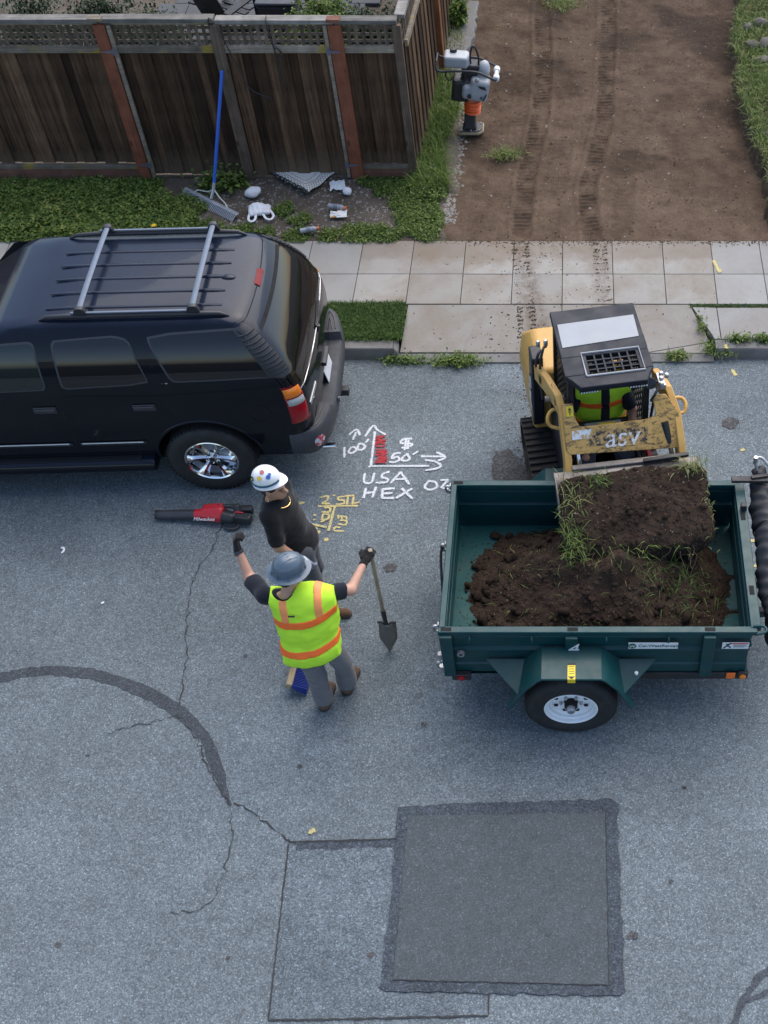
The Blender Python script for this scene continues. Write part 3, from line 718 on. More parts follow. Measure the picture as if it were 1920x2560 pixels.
def thin(name, col, rough=.5, trans=.25):
    n = N(name); c = n.mix(n.noise(30, 4), tuple(x * .9 for x in col), col)
    n.set(c, rough, 0, .4); n.b.inputs['Subsurface Weight'].default_value = trans; n.b.inputs['Subsurface Scale'].default_value = .02; n.bump(n.noise(45, 5), .4, .006); return n.m
MAT['plastic_white'] = thin('white_plastic_film', (.78, .79, .81), .35)
MAT['paper_white'] = thin('white_paper', (.76, .76, .77), .8)
def crumple(name, w_, l_, hgt, fold, mat, seed, loc, rz, label, cat):
    n_ = 14; V = []; F = []
    for i in range(n_ + 1):
        for j in range(n_ + 1):
            u, v = i / n_ - .5, j / n_ - .5; q = mnoise.fractal((u * 3 + seed, v * 3, seed * 1.7), 1, 2, 3); q2 = mnoise.noise((u * 5, v * 5 + seed, seed))
            V.append((u * w_ + .015 * q2, v * l_ + .015 * q, .012 + hgt * (abs(q) + fold * math.cos(v * 3.14) * (1 - abs(u))) ))
    for i in range(n_):
        for j in range(n_): F.append((i * (n_ + 1) + j, (i + 1) * (n_ + 1) + j, (i + 1) * (n_ + 1) + j + 1, i * (n_ + 1) + j + 1))
    me = fast_mesh(name, V, F); smooth(me, 40); o = link(name, me, mat, None, loc, (0, 0, rz)); s = o.modifiers.new('t', 'SOLIDIFY'); s.thickness = .003
    return tag(o, label, cat)
def blob_bag(P):
    q = P + np.stack([wav(P, 22, 1, .012), wav(P, 25, 2, .012), wav(P, 24, 3, .012)], -1)
    return sd_ell(q, (0, 0, .05), (.105, .075, .06)) + wav(P, 60, 4, .006)
o = sdf('paper_bag', blob_bag, (-.2, -.2, -.02), (.2, .2, .2), .009, MAT['paper_white'], None, 50); o.location = (-3.99, 12.69, .21); o.rotation_euler = (0, 0, R(30)); tag(o, 'small crumpled white bag lying between the rake and the rug', 'bag')
bag = thing('carrier_bag', (-3.85, 12.32, .205), R(8), 'white plastic carrier bag with two loop handles on the soil', 'bag')
def bagf(P):
    q = P + np.stack([wav(P, 16, 5, .022), wav(P, 19, 6, .022), wav(P, 15, 7, .012)], -1)
    d_ = sd_box(q, (0, .03, .035), (.135, .10, .035), .034); d_ = smin(d_, sd_ell(q, (-.02, .09, .055), (.08, .06, .05)), .05)
    return d_ + .006 * np.abs(np.sin(P[..., 0] * 55 + 9 * P[..., 1])) + wav(P, 48, 8, .006)
sdf('body', bagf, (-.22, -.16, -.02), (.22, .22, .16), .0085, MAT['plastic_white'], bag, 45)
for pts in ([(-.12, -.02, .03), (-.135, -.12, .018), (-.10, -.165, .012), (-.055, -.13, .016), (-.045, -.03, .035)], [(.03, -.03, .035), (.075, -.13, .016), (.135, -.15, .012), (.165, -.08, .016), (.12, .01, .035)]):
    m = MB(); m.tube(catmull(pts, 5), .015, 8, flat=.45); m.build('handle', MAT['plastic_white'], bag, sm=60)
crumple('napkin', .19, .2, .03, .3, MAT['paper_white'], 3.1, (-2.97, 12.86, .22), R(12), 'flat white napkin lying next to the rug', 'napkin')
def ballf(P): return sd_ell(P + np.stack([wav(P, 60, 11, .008), wav(P, 60, 12, .008), wav(P, 60, 13, .008)], -1), (0, 0, .04), (.055, .05, .045)) + wav(P, 90, 14, .006)
o = sdf('paper_ball', ballf, (-.1, -.1, -.02), (.1, .1, .12), .006, MAT['paper_white'], None, 40); o.location = (-2.83, 12.72, .21); tag(o, 'small white paper ball to the right of the napkin', 'paper')
n = N('paper_tray_stained'); f = n.math('LESS_THAN', n.voro(1.0, vec=n.mapped((7, 9, 7), loc=(-.55, -.1, 0))), .38); c = n.mix(f, (.70, .69, .67), n.mix(n.noise(30, 4), (.5, .22, .05), (.6, .34, .12))); n.set(c, .8); MAT['tray'] = n.m
crumple('food_wrapper', .2, .13, .03, .6, MAT['tray'], 5.3, (-2.89, 12.29, .20), R(4), 'white food wrapper with an orange stain beside a bottle', 'wrapper')
n = N('bottle_plastic'); c = n.mix(n.noise(20, 3), (.33, .37, .41), (.48, .52, .56)); n.set(c, .2, 0, .6); n.b.inputs['Transmission Weight'].default_value = .35; MAT['pet'] = n.m
MAT['capor'] = plain('orange_cap', (.62, .16, .05), .45); MAT['blabel'] = plain('bottle_label', (.16, .18, .21), .5, var=.5, scale=60)
def bottle(loc, rz, label):
    t = thing('bottle', loc, 0, label, 'bottle', 'empty sports drink bottles', rot=(R(90), 0, rz))
    m = MB(); m.lathe([(.02, -.11), (.034, -.105), (.036, -.09), (.032, -.06), (.036, -.04), (.036, .02), (.031, .035), (.036, .05), (.034, .065), (.02, .09), (.018, .095)], 14); m.build('body', MAT['pet'], t, sm=40)
    m = MB(); m.lathe([(.0365, -.035), (.0372, -.033), (.0372, .018), (.0365, .02)], 14, cap=False); m.build('label', MAT['blabel'], t, sm=40)
    m = MB(); m.lathe([(.021, .093), (.022, .095), (.022, .118), (.019, .122)], 12); m.build('cap', MAT['capor'], t, sm=40)
bottle((-2.92, 12.40, .245), R(78), 'empty clear bottle with orange cap resting above the food wrapper')
bottle((-3.20, 11.97, .225), R(106), 'empty clear bottle with orange cap at the edge of the sidewalk')
# dandelion
t = thing('dandelion', (-5.06, 11.99, .17), 0, 'single yellow dandelion in the dark green weeds', 'flower')
MAT['yellowfl'] = plain('petal_yellow', (.75, .50, .02), .7); MAT['stem'] = plain('stem_green', (.07, .13, .03), .7)
m = MB()
for i in range(22):
    a = i * 2.4; r0 = .006 + .026 * (i / 22); m.box((r0 * math.cos(a), r0 * math.sin(a), .112 - .3 * r0), (.018, .007, .004), (0, .4, a))
m.lathe([(.012, .095), (.02, .105), (.012, .112)], 10); m.build('bloom', MAT['yellowfl'], t); m = MB(); m.tube([(0, 0, 0), (.005, 0, .05), (0, 0, .1)], .004, 6); m.build('stem', MAT['stem'], t)
# scraps on the road
MAT['scrap'] = plain('white_scrap', (.7, .7, .72), .6)
for (x, y, pts_, lab) in ((-4.92, 7.205, [(-.02, .03, .012), (.012, .02, .02), (.02, -.012, .016), (.0, -.035, .01)], 'white crescent scrap on the road left of the blower'), (-4.373, 6.574, [(-.012, -.004, .008), (.0, .01, .012), (.014, .006, .008)], 'tiny white scrap on the road left of the long crack')):
    m = MB(); m.tube(catmull(pts_, 4), [.004, .009] + [.011] * (4 * (len(pts_) - 1) - 3) + [.009, .004], 6, flat=.5); o = m.build('scrap', MAT['scrap'], None, sm=60, loc=(x, y, 0)); tag(o, lab, 'litter')
# ------------------------------------------------------------------ parked SUV
n = N('car_paint_black'); f = n.noise(14, 8, .7); dust_sky = n.ramp(n.noise(3.5, 9, .75), [(.35, 0.0), (.8, 1.0)])
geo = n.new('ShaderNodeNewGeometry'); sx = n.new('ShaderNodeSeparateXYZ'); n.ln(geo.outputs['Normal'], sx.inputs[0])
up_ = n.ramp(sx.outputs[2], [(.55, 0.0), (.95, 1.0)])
dm = n.math('MULTIPLY', up_, n.math('ADD', n.math('MULTIPLY', dust_sky, .08), .07))
c = n.mix(dm, n.mix(f, (.0035, .0045, .008), (.005, .0065, .011)), (.05, .09, .20))  # upward faces: blue sky reflection painted into the colour, with a little dust
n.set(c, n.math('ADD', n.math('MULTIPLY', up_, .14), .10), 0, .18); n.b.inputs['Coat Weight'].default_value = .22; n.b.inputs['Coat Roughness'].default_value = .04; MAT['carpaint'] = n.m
def glass(name, col, tr=0.0):
    n = N(name); n.set(col, .03, 0, .55); n.b.inputs['IOR'].default_value = 1.52; n.b.inputs['Transmission Weight'].default_value = tr; return n.m
MAT['tint'] = glass('tinted_glass', (.006, .006, .007)); MAT['glass_green'] = glass('green_glass', (.012, .018, .017))
MAT['blackplastic'] = plain('black_plastic', (.018, .019, .023), .5, var=.2, bump=.001)
MAT['greyplastic'] = plain('bumper_grey_plastic', (.032, .035, .042), .55, var=.25, grime=(.09, .09, .09), grime_amt=.25, bump=.001)
MAT['rubber'] = plain('tyre_rubber', (.014, .014, .015), .75, var=.35, grime=(.05, .048, .045), grime_amt=.35, bump=.003)
MAT['chrome'] = plain('chrome', (.75, .76, .78), .08, 1.0, var=.05)
MAT['barmetal'] = plain('roof_bar_metal', (.12, .15, .20), .6, .2, var=.1)
MAT['amber'] = plain('amber_lens', (.75, .20, .02), .15, var=.1, scale=60); MAT['redlens'] = plain('red_lens', (.30, .006, .012), .2, var=.15, scale=60); MAT['clearlens'] = plain('clear_lens', (.36, .38, .36), .15, var=.15, scale=60)
MAT['seam'] = plain('panel_gap', (.003, .003, .004), .9); MAT['silver'] = plain('badge_silver', (.5, .5, .52), .3, .8)
MAT['trimgrey'] = plain('window_trim_grey', (.035, .037, .042), .45); MAT['strip'] = plain('bright_strip', (.72, .72, .72), .4, 0)
MAT['brakered'] = plain('brake_lamp_red', (.16, .006, .010), .5, spec=.25)
suv = thing('parked_suv', (-3.58, 8.95, 0), R(2.3), 'black SUV with roof bars and chrome wheels parked at the kerb', 'suv')
LV = [(.40, .86, .95, .16), (.55, .925, 1.01, .18), (.75, .945, 1.035, .18), (.95, .95, 1.04, .18), (1.15, .945, 1.03, .18), (1.30, .932, 1.0, .18), (1.42, .915, .955, .18), (1.55, .878, .885, .18), (1.66, .836, .81, .18), (1.75, .790, .735, .175), (1.82, .742, .668, .16), (1.86, .712, .622, .15), (1.905, .672, .555, .14), (1.93, .625, .48, .14), (1.948, .5, .34, .14), (1.957, .25, .0, .14)]
LZ = [l[0] for l in LV]
def lv(z): return [float(np.interp(z, LZ, [l[i] for l in LV])) for i in (1, 2, 3)]
def xfront(z): return float(np.interp(z, [.4, .7, 1.08, 1.16, 1.20, 1.30, 1.86, 1.905, 1.957], [-3.78, -3.88, -3.80, -3.55, -2.55, -2.42, -1.72, -1.60, -1.0]))
def outline(z, nside=22, nc=8, nr=14):
    hw, xr, rc = lv(z); xf = xfront(z); P = []
    for s in (-1, 1):
        half = []
        for k in range(nc): 
            a = math.pi / 2 * k / nc; half.append((xf + rc - rc * math.cos(a), s * (hw - rc + rc * math.sin(a))))
        for k in range(nside): half.append((xf + rc + (xr - xf - 2 * rc) * k / nside, s * hw))
        for k in range(nc + 1):
            a = math.pi / 2 * k / nc; half.append((xr - rc + rc * math.sin(a), s * (hw - rc + rc * math.cos(a))))
        if s == -1:
            P += half
            for k in range(1, nr): 
                t = -1 + 2 * k / nr; P.append((xr + .035 * (1 - t * t), t * (hw - rc)))
        else: P += half[::-1]
    return [(x, y, z) for x, y in P]
zs = sorted(set([.40, .46] + LZ + list(np.linspace(.55, 1.9, 28))))
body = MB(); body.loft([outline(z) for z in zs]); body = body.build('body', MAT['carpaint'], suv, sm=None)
cut = MB()
for wx in (0, -2.95):
    for s in (-1, 1): cut.cyl((wx, s * .60, .44), (wx, s * 1.2, .44), .50, 40)
cut = cut.build('cutter', MAT['carpaint'])
bo = body.modifiers.new('b', 'BOOLEAN'); bo.operation = 'DIFFERENCE'; bo.object = cut; bo.solver = 'EXACT'
body.parent = None; bpy.context.view_layer.update()
me = bpy.data.meshes.new_from_object(body.evaluated_get(bpy.context.evaluated_depsgraph_get())); body.modifiers.clear(); body.data = me; body.parent = suv
bpy.data.objects.remove(cut); smooth(body.data, 32)
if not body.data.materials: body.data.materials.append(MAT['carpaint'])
def rows(poly, z):
    xs_ = []
    for (a, b) in zip(poly, poly[1:] + poly[:1]):
        if (a[1] - z) * (b[1] - z) <= 0 and a[1] != b[1]: xs_.append(a[0] + (b[0] - a[0]) * (z - a[1]) / (b[1] - a[1]))
    return min(xs_), max(xs_)
def rounded(poly, r, k=5):
    out = []; n_ = len(poly)
    for i, p in enumerate(poly):
        p = Vector(p); a = Vector(poly[i - 1]) - p; b = Vector(poly[(i + 1) % n_]) - p; rr = min(r, a.length * .45, b.length * .45)
        a.normalize(); b.normalize(); p0, p2 = p + a * rr, p + b * rr
        for j in range(k + 1):
            t = j / k; q = (1 - t) ** 2 * p0 + 2 * t * (1 - t) * p + t * t * p2; out.append((q.x, q.y))
    return out
def side_panel(name, poly, d, mat, s=-1, nz=14, par=None, r=.06, nx=6):
    poly = rounded(poly, r) if r else poly; z0, z1 = min(p[1] for p in poly) + 1e-4, max(p[1] for p in poly) - 1e-4; m = MB(); G_ = []
    for k in range(nz + 1):
        z = z0 + (z1 - z0) * (.5 - .5 * math.cos(math.pi * k / nz)); a, b = rows(poly, z); hw = lv(z)[0] + d
        G_.append([(a + (b - a) * j / nx, s * hw, z) for j in range(nx + 1)])
    m.loft(G_, cap=False, closed=False); return m.build(name, mat, par or suv, sm=60)
def side_line(pts, w_, d, mat, s=-1, name='panel_gap', par=None):
    m = MB(); P = [Vector((x, z, 0)) for x, z in pts]
    L = []; Rr = []
    for i, p in enumerate(P):
        t = (P[min(i + 1, len(P) - 1)] - P[max(0, i - 1)]).normalized(); nn_ = Vector((-t.y, t.x, 0)) * w_ / 2
        for lst, q in ((L, p + nn_), (Rr, p - nn_)): lst.append((q.x, s * (lv(q.y)[0] + d), q.y))
    m.loft([L, Rr], cap=False, closed=False); return m.build(name, mat, par or suv)
def rearpt(u, z, d, a0=R(25)):
    """u -1..1 runs from the near corner round the tail to the far corner"""
    hw, xr, rc = lv(z); arc = rc * (math.pi / 2 - a0); tot = hw - rc + arc; t = abs(u) * tot; s = -1 if u < 0 else 1
    if t <= hw - rc:
        q = t / (hw - rc); return (xr + .035 * (1 - q * q) + d, s * t, z)
    a = math.pi / 2 - (t - (hw - rc)) / rc; return (xr - rc + (rc + d) * math.sin(a), s * (hw - rc + (rc + d) * math.cos(a)), z)
def rear_panel(name, poly, d, mat, nz=14, nx=20, r=.05, par=None):
    poly = rounded(poly, r) if r else poly; z0, z1 = min(p[1] for p in poly) + 1e-4, max(p[1] for p in poly) - 1e-4; m = MB(); G_ = []
    for k in range(nz + 1):
        z = z0 + (z1 - z0) * (.5 - .5 * math.cos(math.pi * k / nz)); a, b = rows(poly, z); G_.append([rearpt(a + (b - a) * j / nx, z, d) for j in range(nx + 1)])
    m.loft(G_, cap=False, closed=False); return m.build(name, mat, par or suv, sm=60)
for s in (-1, 1):
    for poly, mt, nm in (([(-.13, 1.44), (.77, 1.455), (.545, 1.86), (-.29, 1.83)], 'tint', 'quarter_window'), ([(-1.13, 1.40), (-.36, 1.43), (-.47, 1.80), (-.58, 1.83), (-1.14, 1.81)], 'tint', 'rear_door_window'), ([(-2.25, 1.37), (-1.30, 1.39), (-1.32, 1.80), (-1.85, 1.78)], 'glass_green', 'front_door_window')):
        cen = (sum(p[0] for p in poly) / len(poly), sum(p[1] for p in poly) / len(poly))
        side_panel('window_trim', [(cen[0] + (p[0] - cen[0]) * 1.045, cen[1] + (p[1] - cen[1]) * 1.08) for p in poly], .003, MAT['trimgrey'], s, r=.055)
        side_panel(nm, poly, .006, MAT[mt], s, r=.05)
    side_line([(-.19, 1.86), (-.30, 1.60), (-.235, 1.42), (-.22, 1.2), (-.25, 1.0)], .010, .002, MAT['seam'], s)
    side_line([(-1.20, 1.86), (-1.215, 1.42), (-1.21, 1.1), (-1.22, .75), (-1.22, .50)], .010, .002, MAT['seam'], s)
    side_line([(-2.45, 1.38), (-2.45, 1.0), (-2.46, .50)], .010, .002, MAT['seam'], s)
    side_line([(-2.45, .50), (-.52, .50)], .010, .002, MAT['seam'], s)
    for x0, x1 in ((-2.4, -1.26), (-1.19, -.56)):
        side_line([(x0, .69), (x1, .69)], .05, .008, MAT['blackplastic'], s, 'door_moulding'); side_line([(x0 + .02, .70), (x1 - .03, .70)], .016, .011, MAT['strip'], s, 'chrome_strip')
    for x in (-1.37, -.46):
        m = MB(); hw = lv(1.15)[0]; m.box((x, s * (hw + .004), 1.15), (.21, .014, .075)); m.box((x, s * (hw + .022), 1.165), (.19, .018, .03)); m.build('door_handle', MAT['trimgrey'], suv, bev=.008)
    # running board
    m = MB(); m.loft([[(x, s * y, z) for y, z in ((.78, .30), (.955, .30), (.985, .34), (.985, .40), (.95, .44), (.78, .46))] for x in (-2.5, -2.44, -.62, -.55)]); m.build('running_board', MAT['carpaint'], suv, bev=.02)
    m = MB(); m.loft([[(x, s * y, z) for y, z in ((.86, .452), (.945, .446), (.945, .452), (.86, .458))] for x in (-2.4, -.68)]); m.build('step_pad', MAT['blackplastic'], suv)
    # arch lip
    for wx in (0, -2.95):
        m = MB(); P = [(wx + .515 * math.cos(a), s * (lv(max(.44 + .515 * math.sin(a), .42))[0] - .012), .44 + .515 * math.sin(a)) for a in [math.pi * (-.02 + 1.04 * k / 24) for k in range(25)]]
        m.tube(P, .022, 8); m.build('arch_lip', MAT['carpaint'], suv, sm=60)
    # ribbed pillar trim
    def corner(a, z, d):
        hw, xr, rc = lv(z); return (xr - rc + (rc + d) * math.sin(a), s * (hw - rc + (rc + d) * math.cos(a)), z)
    m = MB(); G_ = []
    for k in range(25):
        z = 1.435 + (1.875 - 1.435) * k / 24; t = k / 24; a0, a1 = R(-4 + 6 * t), R(66 - 6 * t)
        if k in (0, 24): a0, a1 = R(20), R(50)
        G_.append([corner(a0 + (a1 - a0) * j / 6, z, .009) for j in range(7)])
    m.loft(G_, cap=False, closed=False); tr = m.build('pillar_trim', MAT['blackplastic'], suv, sm=60)
    for k in range(11):
        z = 1.475 + .034 * k; m = MB(); m.tube([corner(R(4 + 56 * j / 6), z + .012 * j / 6, .013) for j in range(7)], .008, 6); m.build('rib', MAT['blackplastic'], tr, sm=60)
    # tail lamp on the corner
    m = MB(); lamp = thing('tail_lamp'); lamp.parent = suv
    def lampseg(name, z0, z1, mt, d, a0=6, a1=58):
        m = MB(); G_ = [[corner(R(a0 + (a1 - a0) * j / 8), z0 + (z1 - z0) * k / 4, d if 0 < j < 8 and 0 < k < 4 else d - .012) for j in range(9)] for k in range(5)]; m.loft(G_, cap=False, closed=False); m.build(name, MAT[mt], lamp, sm=50)
    lampseg('lamp_housing', .885, 1.325, 'redlens', .012, 1, 64); lampseg('amber_lens', 1.205, 1.31, 'amber', .022); lampseg('clear_lens', 1.115, 1.195, 'clearlens', .022); lampseg('red_lens', .90, 1.105, 'redlens', .022)
# fuel flap
side_line([(.59 + .1 * math.cos(a), 1.03 + .1 * math.sin(a)) for a in [k * math.pi / 14 for k in range(29)]], .006, .002, MAT['seam'], -1, 'fuel_flap')
# tail: glass, seams, brake lamp, wiper, badge
rear_panel('glass_trim', [(-.97, 1.235), (.97, 1.235), (.99, 1.80), (-.99, 1.80)], .002, MAT['seam'])
rg = rear_panel('rear_window', [(-.94, 1.275), (-.3, 1.245), (.3, 1.245), (.94, 1.275), (.96, 1.775), (-.96, 1.775)], .006, MAT['tint'], 18)
m = MB(); m.tube([rearpt(-.99 + 1.98 * k / 20, 1.248, .008) for k in range(21)], .006, 6); m.build('window_strip', MAT['silver'], suv, sm=60)
for u in (-.99, .99):
    m = MB(); m.tube([rearpt(u, .72 + (1.87 - .72) * k / 20, .002) for k in range(21)], .005, 5); m.build('panel_gap', MAT['seam'], suv)
m = MB(); m.tube([rearpt(-.98 + 1.96 * k / 20, 1.885, .002) for k in range(21)], .005, 5); m.build('panel_gap', MAT['seam'], suv)
m = MB(); m.loft([[rearpt(u, z, d) for z, d in ((1.872, 0), (1.872, .014), (1.898, .02), (1.903, 0))] for u in np.linspace(-.17, .17, 7)]); m.build('brake_lamp', MAT['brakered'], suv, bev=.004)
m = MB(); m.tube([rearpt(.02 + .35 * k / 5, 1.27 + .03 * k / 5, .022) for k in range(6)], .009, 6); m.tube([rearpt(.02, 1.2, .0), rearpt(.02, 1.27, .03)], .02, 8); m.build('wiper', MAT['blackplastic'], suv, sm=60)
m = MB(); m.loft([[rearpt(u, z, d) for z, d in ((.985, 0), (.985, .007), (1.02, .007), (1.02, 0))] for u in np.linspace(-.82, -.52, 7)]); m.build('badge', MAT['silver'], suv)
m = MB(); m.loft([[rearpt(u, z, d) for z, d in ((.86, -.01), (.86, .03), (.90, .035), (.91, -.01))] for u in np.linspace(-.13, .13, 5)]); m.build('tailgate_handle', MAT['blackplastic'], suv, bev=.005)
# small letter badge on the pillar
tcu = bpy.data.curves.new('badge', 'FONT'); tcu.body = 'LT'; tcu.size = .055; tcu.extrude = .003; bt = bpy.data.objects.new('badge', tcu); COL.objects.link(bt); bt.parent = suv; bt.location = (-.24, -.912, 1.385); bt.rotation_euler = (R(96), 0, 0); bpy.context.view_layer.update(); bm_ = bpy.data.meshes.new_from_object(bt.evaluated_get(bpy.context.evaluated_depsgraph_get())); bm_.materials.clear(); b2 = link('badge', bm_, MAT['silver'], suv, bt.location.copy(), (R(96), 0, 0)); bpy.data.objects.remove(bt)
# roof: rails, bars, ribs, fin
def roofz(x, y): 
    y = abs(y); return float(np.interp(y, [0, .25, .5, .64, .70], [1.957, 1.957, 1.948, 1.928, 1.89]))
for s in (-1, 1):
    m = MB(); P = [(-1.25, s * .60, 1.935), (-1.18, s * .60, 1.965), (-1.0, s * .605, 1.975), (.1, s * .605, 1.975), (.36, s * .60, 1.965), (.44, s * .595, 1.93)]
    m.tube(P, [.010, .022, .026, .026, .022, .010], 10, flat=.9); m.build('roof_rail', MAT['blackplastic'], suv, sm=60)
    m = MB(); m.box((-.42, s * .605, 2.012), (1.05, .022, .012)); m.build('rail_track', MAT['barmetal'], suv, bev=.003)
for x in (-.86, .14):
    bar_ = MB(); P = [(-.60 + 1.2 * k / 12) for k in range(13)]
    bar_.loft([[(x + a, y, 2.052 + .012 * (1 - (y / .6) ** 2) + b) for a, b in ((-.026, 0), (-.016, .010), (.016, .010), (.026, 0), (.016, -.01), (-.016, -.01))] for y in P]); bb = bar_.build('roof_bar', MAT['barmetal'], suv, sm=45)
    for s in (-1, 1):
        m = MB(); m.loft([[(x - w_, s * y, z) , (x + w_, s * y, z), (x + w_, s * (y + .05), z), (x - w_, s * (y + .05), z)] for w_, y, z in ((.06, .575, 1.995), (.05, .575, 2.035), (.034, .58, 2.066), (.018, .585, 2.072))]); m.build('bar_foot', MAT['blackplastic'], bb, bev=.008)
for y in (-.46, -.26, -.06, .14, .34):
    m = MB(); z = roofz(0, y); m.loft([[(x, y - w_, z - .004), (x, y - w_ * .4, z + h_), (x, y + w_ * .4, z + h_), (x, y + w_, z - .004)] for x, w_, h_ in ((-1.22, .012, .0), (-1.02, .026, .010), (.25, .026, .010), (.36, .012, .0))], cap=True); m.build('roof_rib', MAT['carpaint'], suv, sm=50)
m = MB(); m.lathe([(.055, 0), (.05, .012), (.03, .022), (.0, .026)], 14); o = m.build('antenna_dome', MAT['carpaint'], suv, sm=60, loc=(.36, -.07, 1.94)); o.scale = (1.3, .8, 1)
# bumper with step pad, plate, stickers, hitch
def bp(t):
    """plan path of the rear bumper"""
    pts = [(.80, -.955), (.96, -.955), (1.08, -.88), (1.15, -.72), (1.185, -.45), (1.195, 0), (1.185, .45), (1.15, .72), (1.08, .88), (.96, .955), (.80, .955)]
    P = catmull([(x, y, 0) for x, y in pts], 6); i = min(int(t * (len(P) - 1)), len(P) - 2); fr = t * (len(P) - 1) - i
    p = P[i].lerp(P[i + 1], fr); tg = (P[i + 1] - P[i]).normalized(); return p, Vector((tg.y, -tg.x, 0))
def bsec(t, prof):
    p, nn_ = bp(t); return [(p.x + nn_.x * a, p.y + nn_.y * a, z) for a, z in prof]
def topz(t): return .66 if .38 < t < .62 else .745
m = MB(); m.loft([bsec(t, ((-.20, .47), (-.03, .45), (.0, .50), (.005, .58), (-.01, topz(t) - .02), (-.03, topz(t)), (-.20, topz(t)))) for t in list(np.linspace(0, .375, 16)) + list(np.linspace(.385, .615, 12)) + list(np.linspace(.625, 1, 16))]); bmp = m.build('bumper', MAT['greyplastic'], suv, sm=40)
for t0, t1 in ((.06, .36), (.64, .94)):
    for q in range(3):
        m = MB(); m.tube([Vector(bsec(t, ((-.06 - .04 * q, .747),))[0]) for t in np.linspace(t0, t1, 12)], .006, 5); m.build('step_ridge', MAT['blackplastic'], bmp)
MAT['plate'] = plain('licence_plate', (.62, .64, .66), .4, var=.5, scale=90)
m = MB(); m.box((1.085, 0, .735), (.008, .31, .155), (0, R(-10), 0)); m.build('licence_plate', MAT['plate'], suv, bev=.003)
m = MB(); m.lathe([(.026, 0), (.03, .02), (.0, .03)], 10, at((1.20, -.33, .60), 'x')); m.build('reverse_sensor', MAT['chrome'], suv, sm=50)
n = N('oval_sticker'); v = n.voro(26, out='Color'); c = n.mix(n.math('LESS_THAN', n.noise(22, 3), .5), (.55, .56, .58), (.45, .05, .08)); n.set(c, .4); MAT['sticker'] = n.m
m = MB(); m.loft([bsec(t, ((.003, .53 + q), (.009, .55 + q), (.009, .64 - q), (.003, .66 - q))) for t, q in ((.15, .04), (.165, .01), (.19, 0), (.215, .01), (.23, .04))]); m.build('oval_sticker', MAT['sticker'], suv, sm=60)
m = MB(); m.box((1.14, 0, .40), (.22, .08, .08)); m.build('tow_hitch', MAT['blackplastic'], suv, bev=.008)
m = MB(); m.tube([(1.0, -.72, .34), (1.17, -.72, .34)], .03, 10); m.build('exhaust_tip', MAT['chrome'], suv, sm=50)
# underbody
m = MB(); m.box((-1.45, 0, .36), (4.4, 1.5, .18)); m.build('underbody', MAT['seam'], suv)
# wheels
def car_wheel(x, s):
    t = bpy.data.objects.new('wheel', None); COL.objects.link(t); t.parent = suv; t.location = (x, s * .845, .425); t.rotation_euler = (0, R(14), 0)
    if s > 0: t.rotation_euler = (0, R(14), math.pi)
    M = AX('y') @ Matrix.Rotation(math.pi, 4, 'X')     # local z of the lathe points outwards (-y)
    m = MB(); m.lathe([(.25, -.12), (.33, -.135), (.395, -.125), (.42, -.10), (.425, -.06), (.425, .06), (.42, .10), (.395, .128), (.33, .135), (.27, .125), (.25, .115)], 56, M, cap=False); ty = m.build('tyre', MAT['rubber'], t, sm=50)
    m = MB()
    for k in range(56):
        a = k * 2 * math.pi / 56
        for q in (-1, 1): m.box((.4225 * math.cos(a), q * .085, .4225 * math.sin(a)), (.014, .055, .026), (0, -a, 0))
    tag(m.build('tread', MAT['rubber'], t), kind='stuff')
    m = MB(); m.lathe([(.252, .112), (.258, .122), (.250, .126), (.238, .118), (.225, .07), (.215, .0), (.21, -.08), (.0, -.085)], 48, M, cap=False); m.build('rim', MAT['chrome'], t, sm=40)
    m = MB()
    m.lathe([(.0, .10), (.03, .10), (.042, .09), (.055, .07), (.06, .03)], 20, M)
    for k in range(6):
        Mk = M @ Matrix.Rotation(k * math.pi / 3 + .2, 4, 'Z')
        m.loft([[(r_, -w_, h0), (r_, -w_ * .35, h0 + .022), (r_, w_ * .35, h0 + .022), (r_, w_, h0), (r_, 0, h0 - .04)] for r_, w_, h0 in ((.03, .026, .07), (.09, .024, .07), (.16, .034, .085), (.21, .048, .098), (.232, .062, .10))], True, Mk)
        m.lathe([(.010, .06), (.010, .085), (.0, .09)], 8, Mk @ Matrix.Translation((.07 * math.cos(.52), .07 * math.sin(.52), 0)))
    m.build('spokes', MAT['chrome'], t, sm=35)
    m = MB(); m.lathe([(.0, -.06), (.15, -.06), (.15, -.05), (.0, -.05)], 24, M); m.build('brake_disc', MAT['alu'], t, sm=40)
for x in (0, -2.95):
    for s in (-1, 1): car_wheel(x, s)
# ------------------------------------------------------------------ green utility trailer
def paint(name, col, chip, rough=.4, dirt=(.10, .07, .05), da=.35, sc_=9, coat=.3):
    n = N(name); c = n.mix(n.noise(sc_, 5), tuple(x * .8 for x in col), tuple(x * 1.15 for x in col))
    g = n.ramp(n.noise(sc_ * .5, 9, .75, dist=.5), [(.5, 0.0), (.75, 1.0)]); c = n.mix(n.math('MULTIPLY', g, da), c, dirt)
    k = n.ramp(n.noise(sc_ * 5, 7, .8), [(.69, 0.0), (.72, 1.0)]); c = n.mix(n.math('MULTIPLY', k, .6), c, chip)
    n.set(c, n.ramp(n.noise(sc_ * .8, 5), [(.3, rough - .08), (.7, rough + .15)]), 0, .35); n.b.inputs['Coat Weight'].default_value = coat; n.b.inputs['Coat Roughness'].default_value = .15
    n.bump(n.noise(sc_ * 6, 4), .12, .002); return n.m
MAT['tgreen'] = paint('trailer_green_paint', (.003, .046, .050), (.12, .10, .08), .42, (.075, .06, .045), .30, coat=.08)
MAT['tgreen_in'] = paint('trailer_bed_paint', (.008, .070, .070), (.10, .09, .08), .6, (.07, .05, .036), .45, 5, 0)
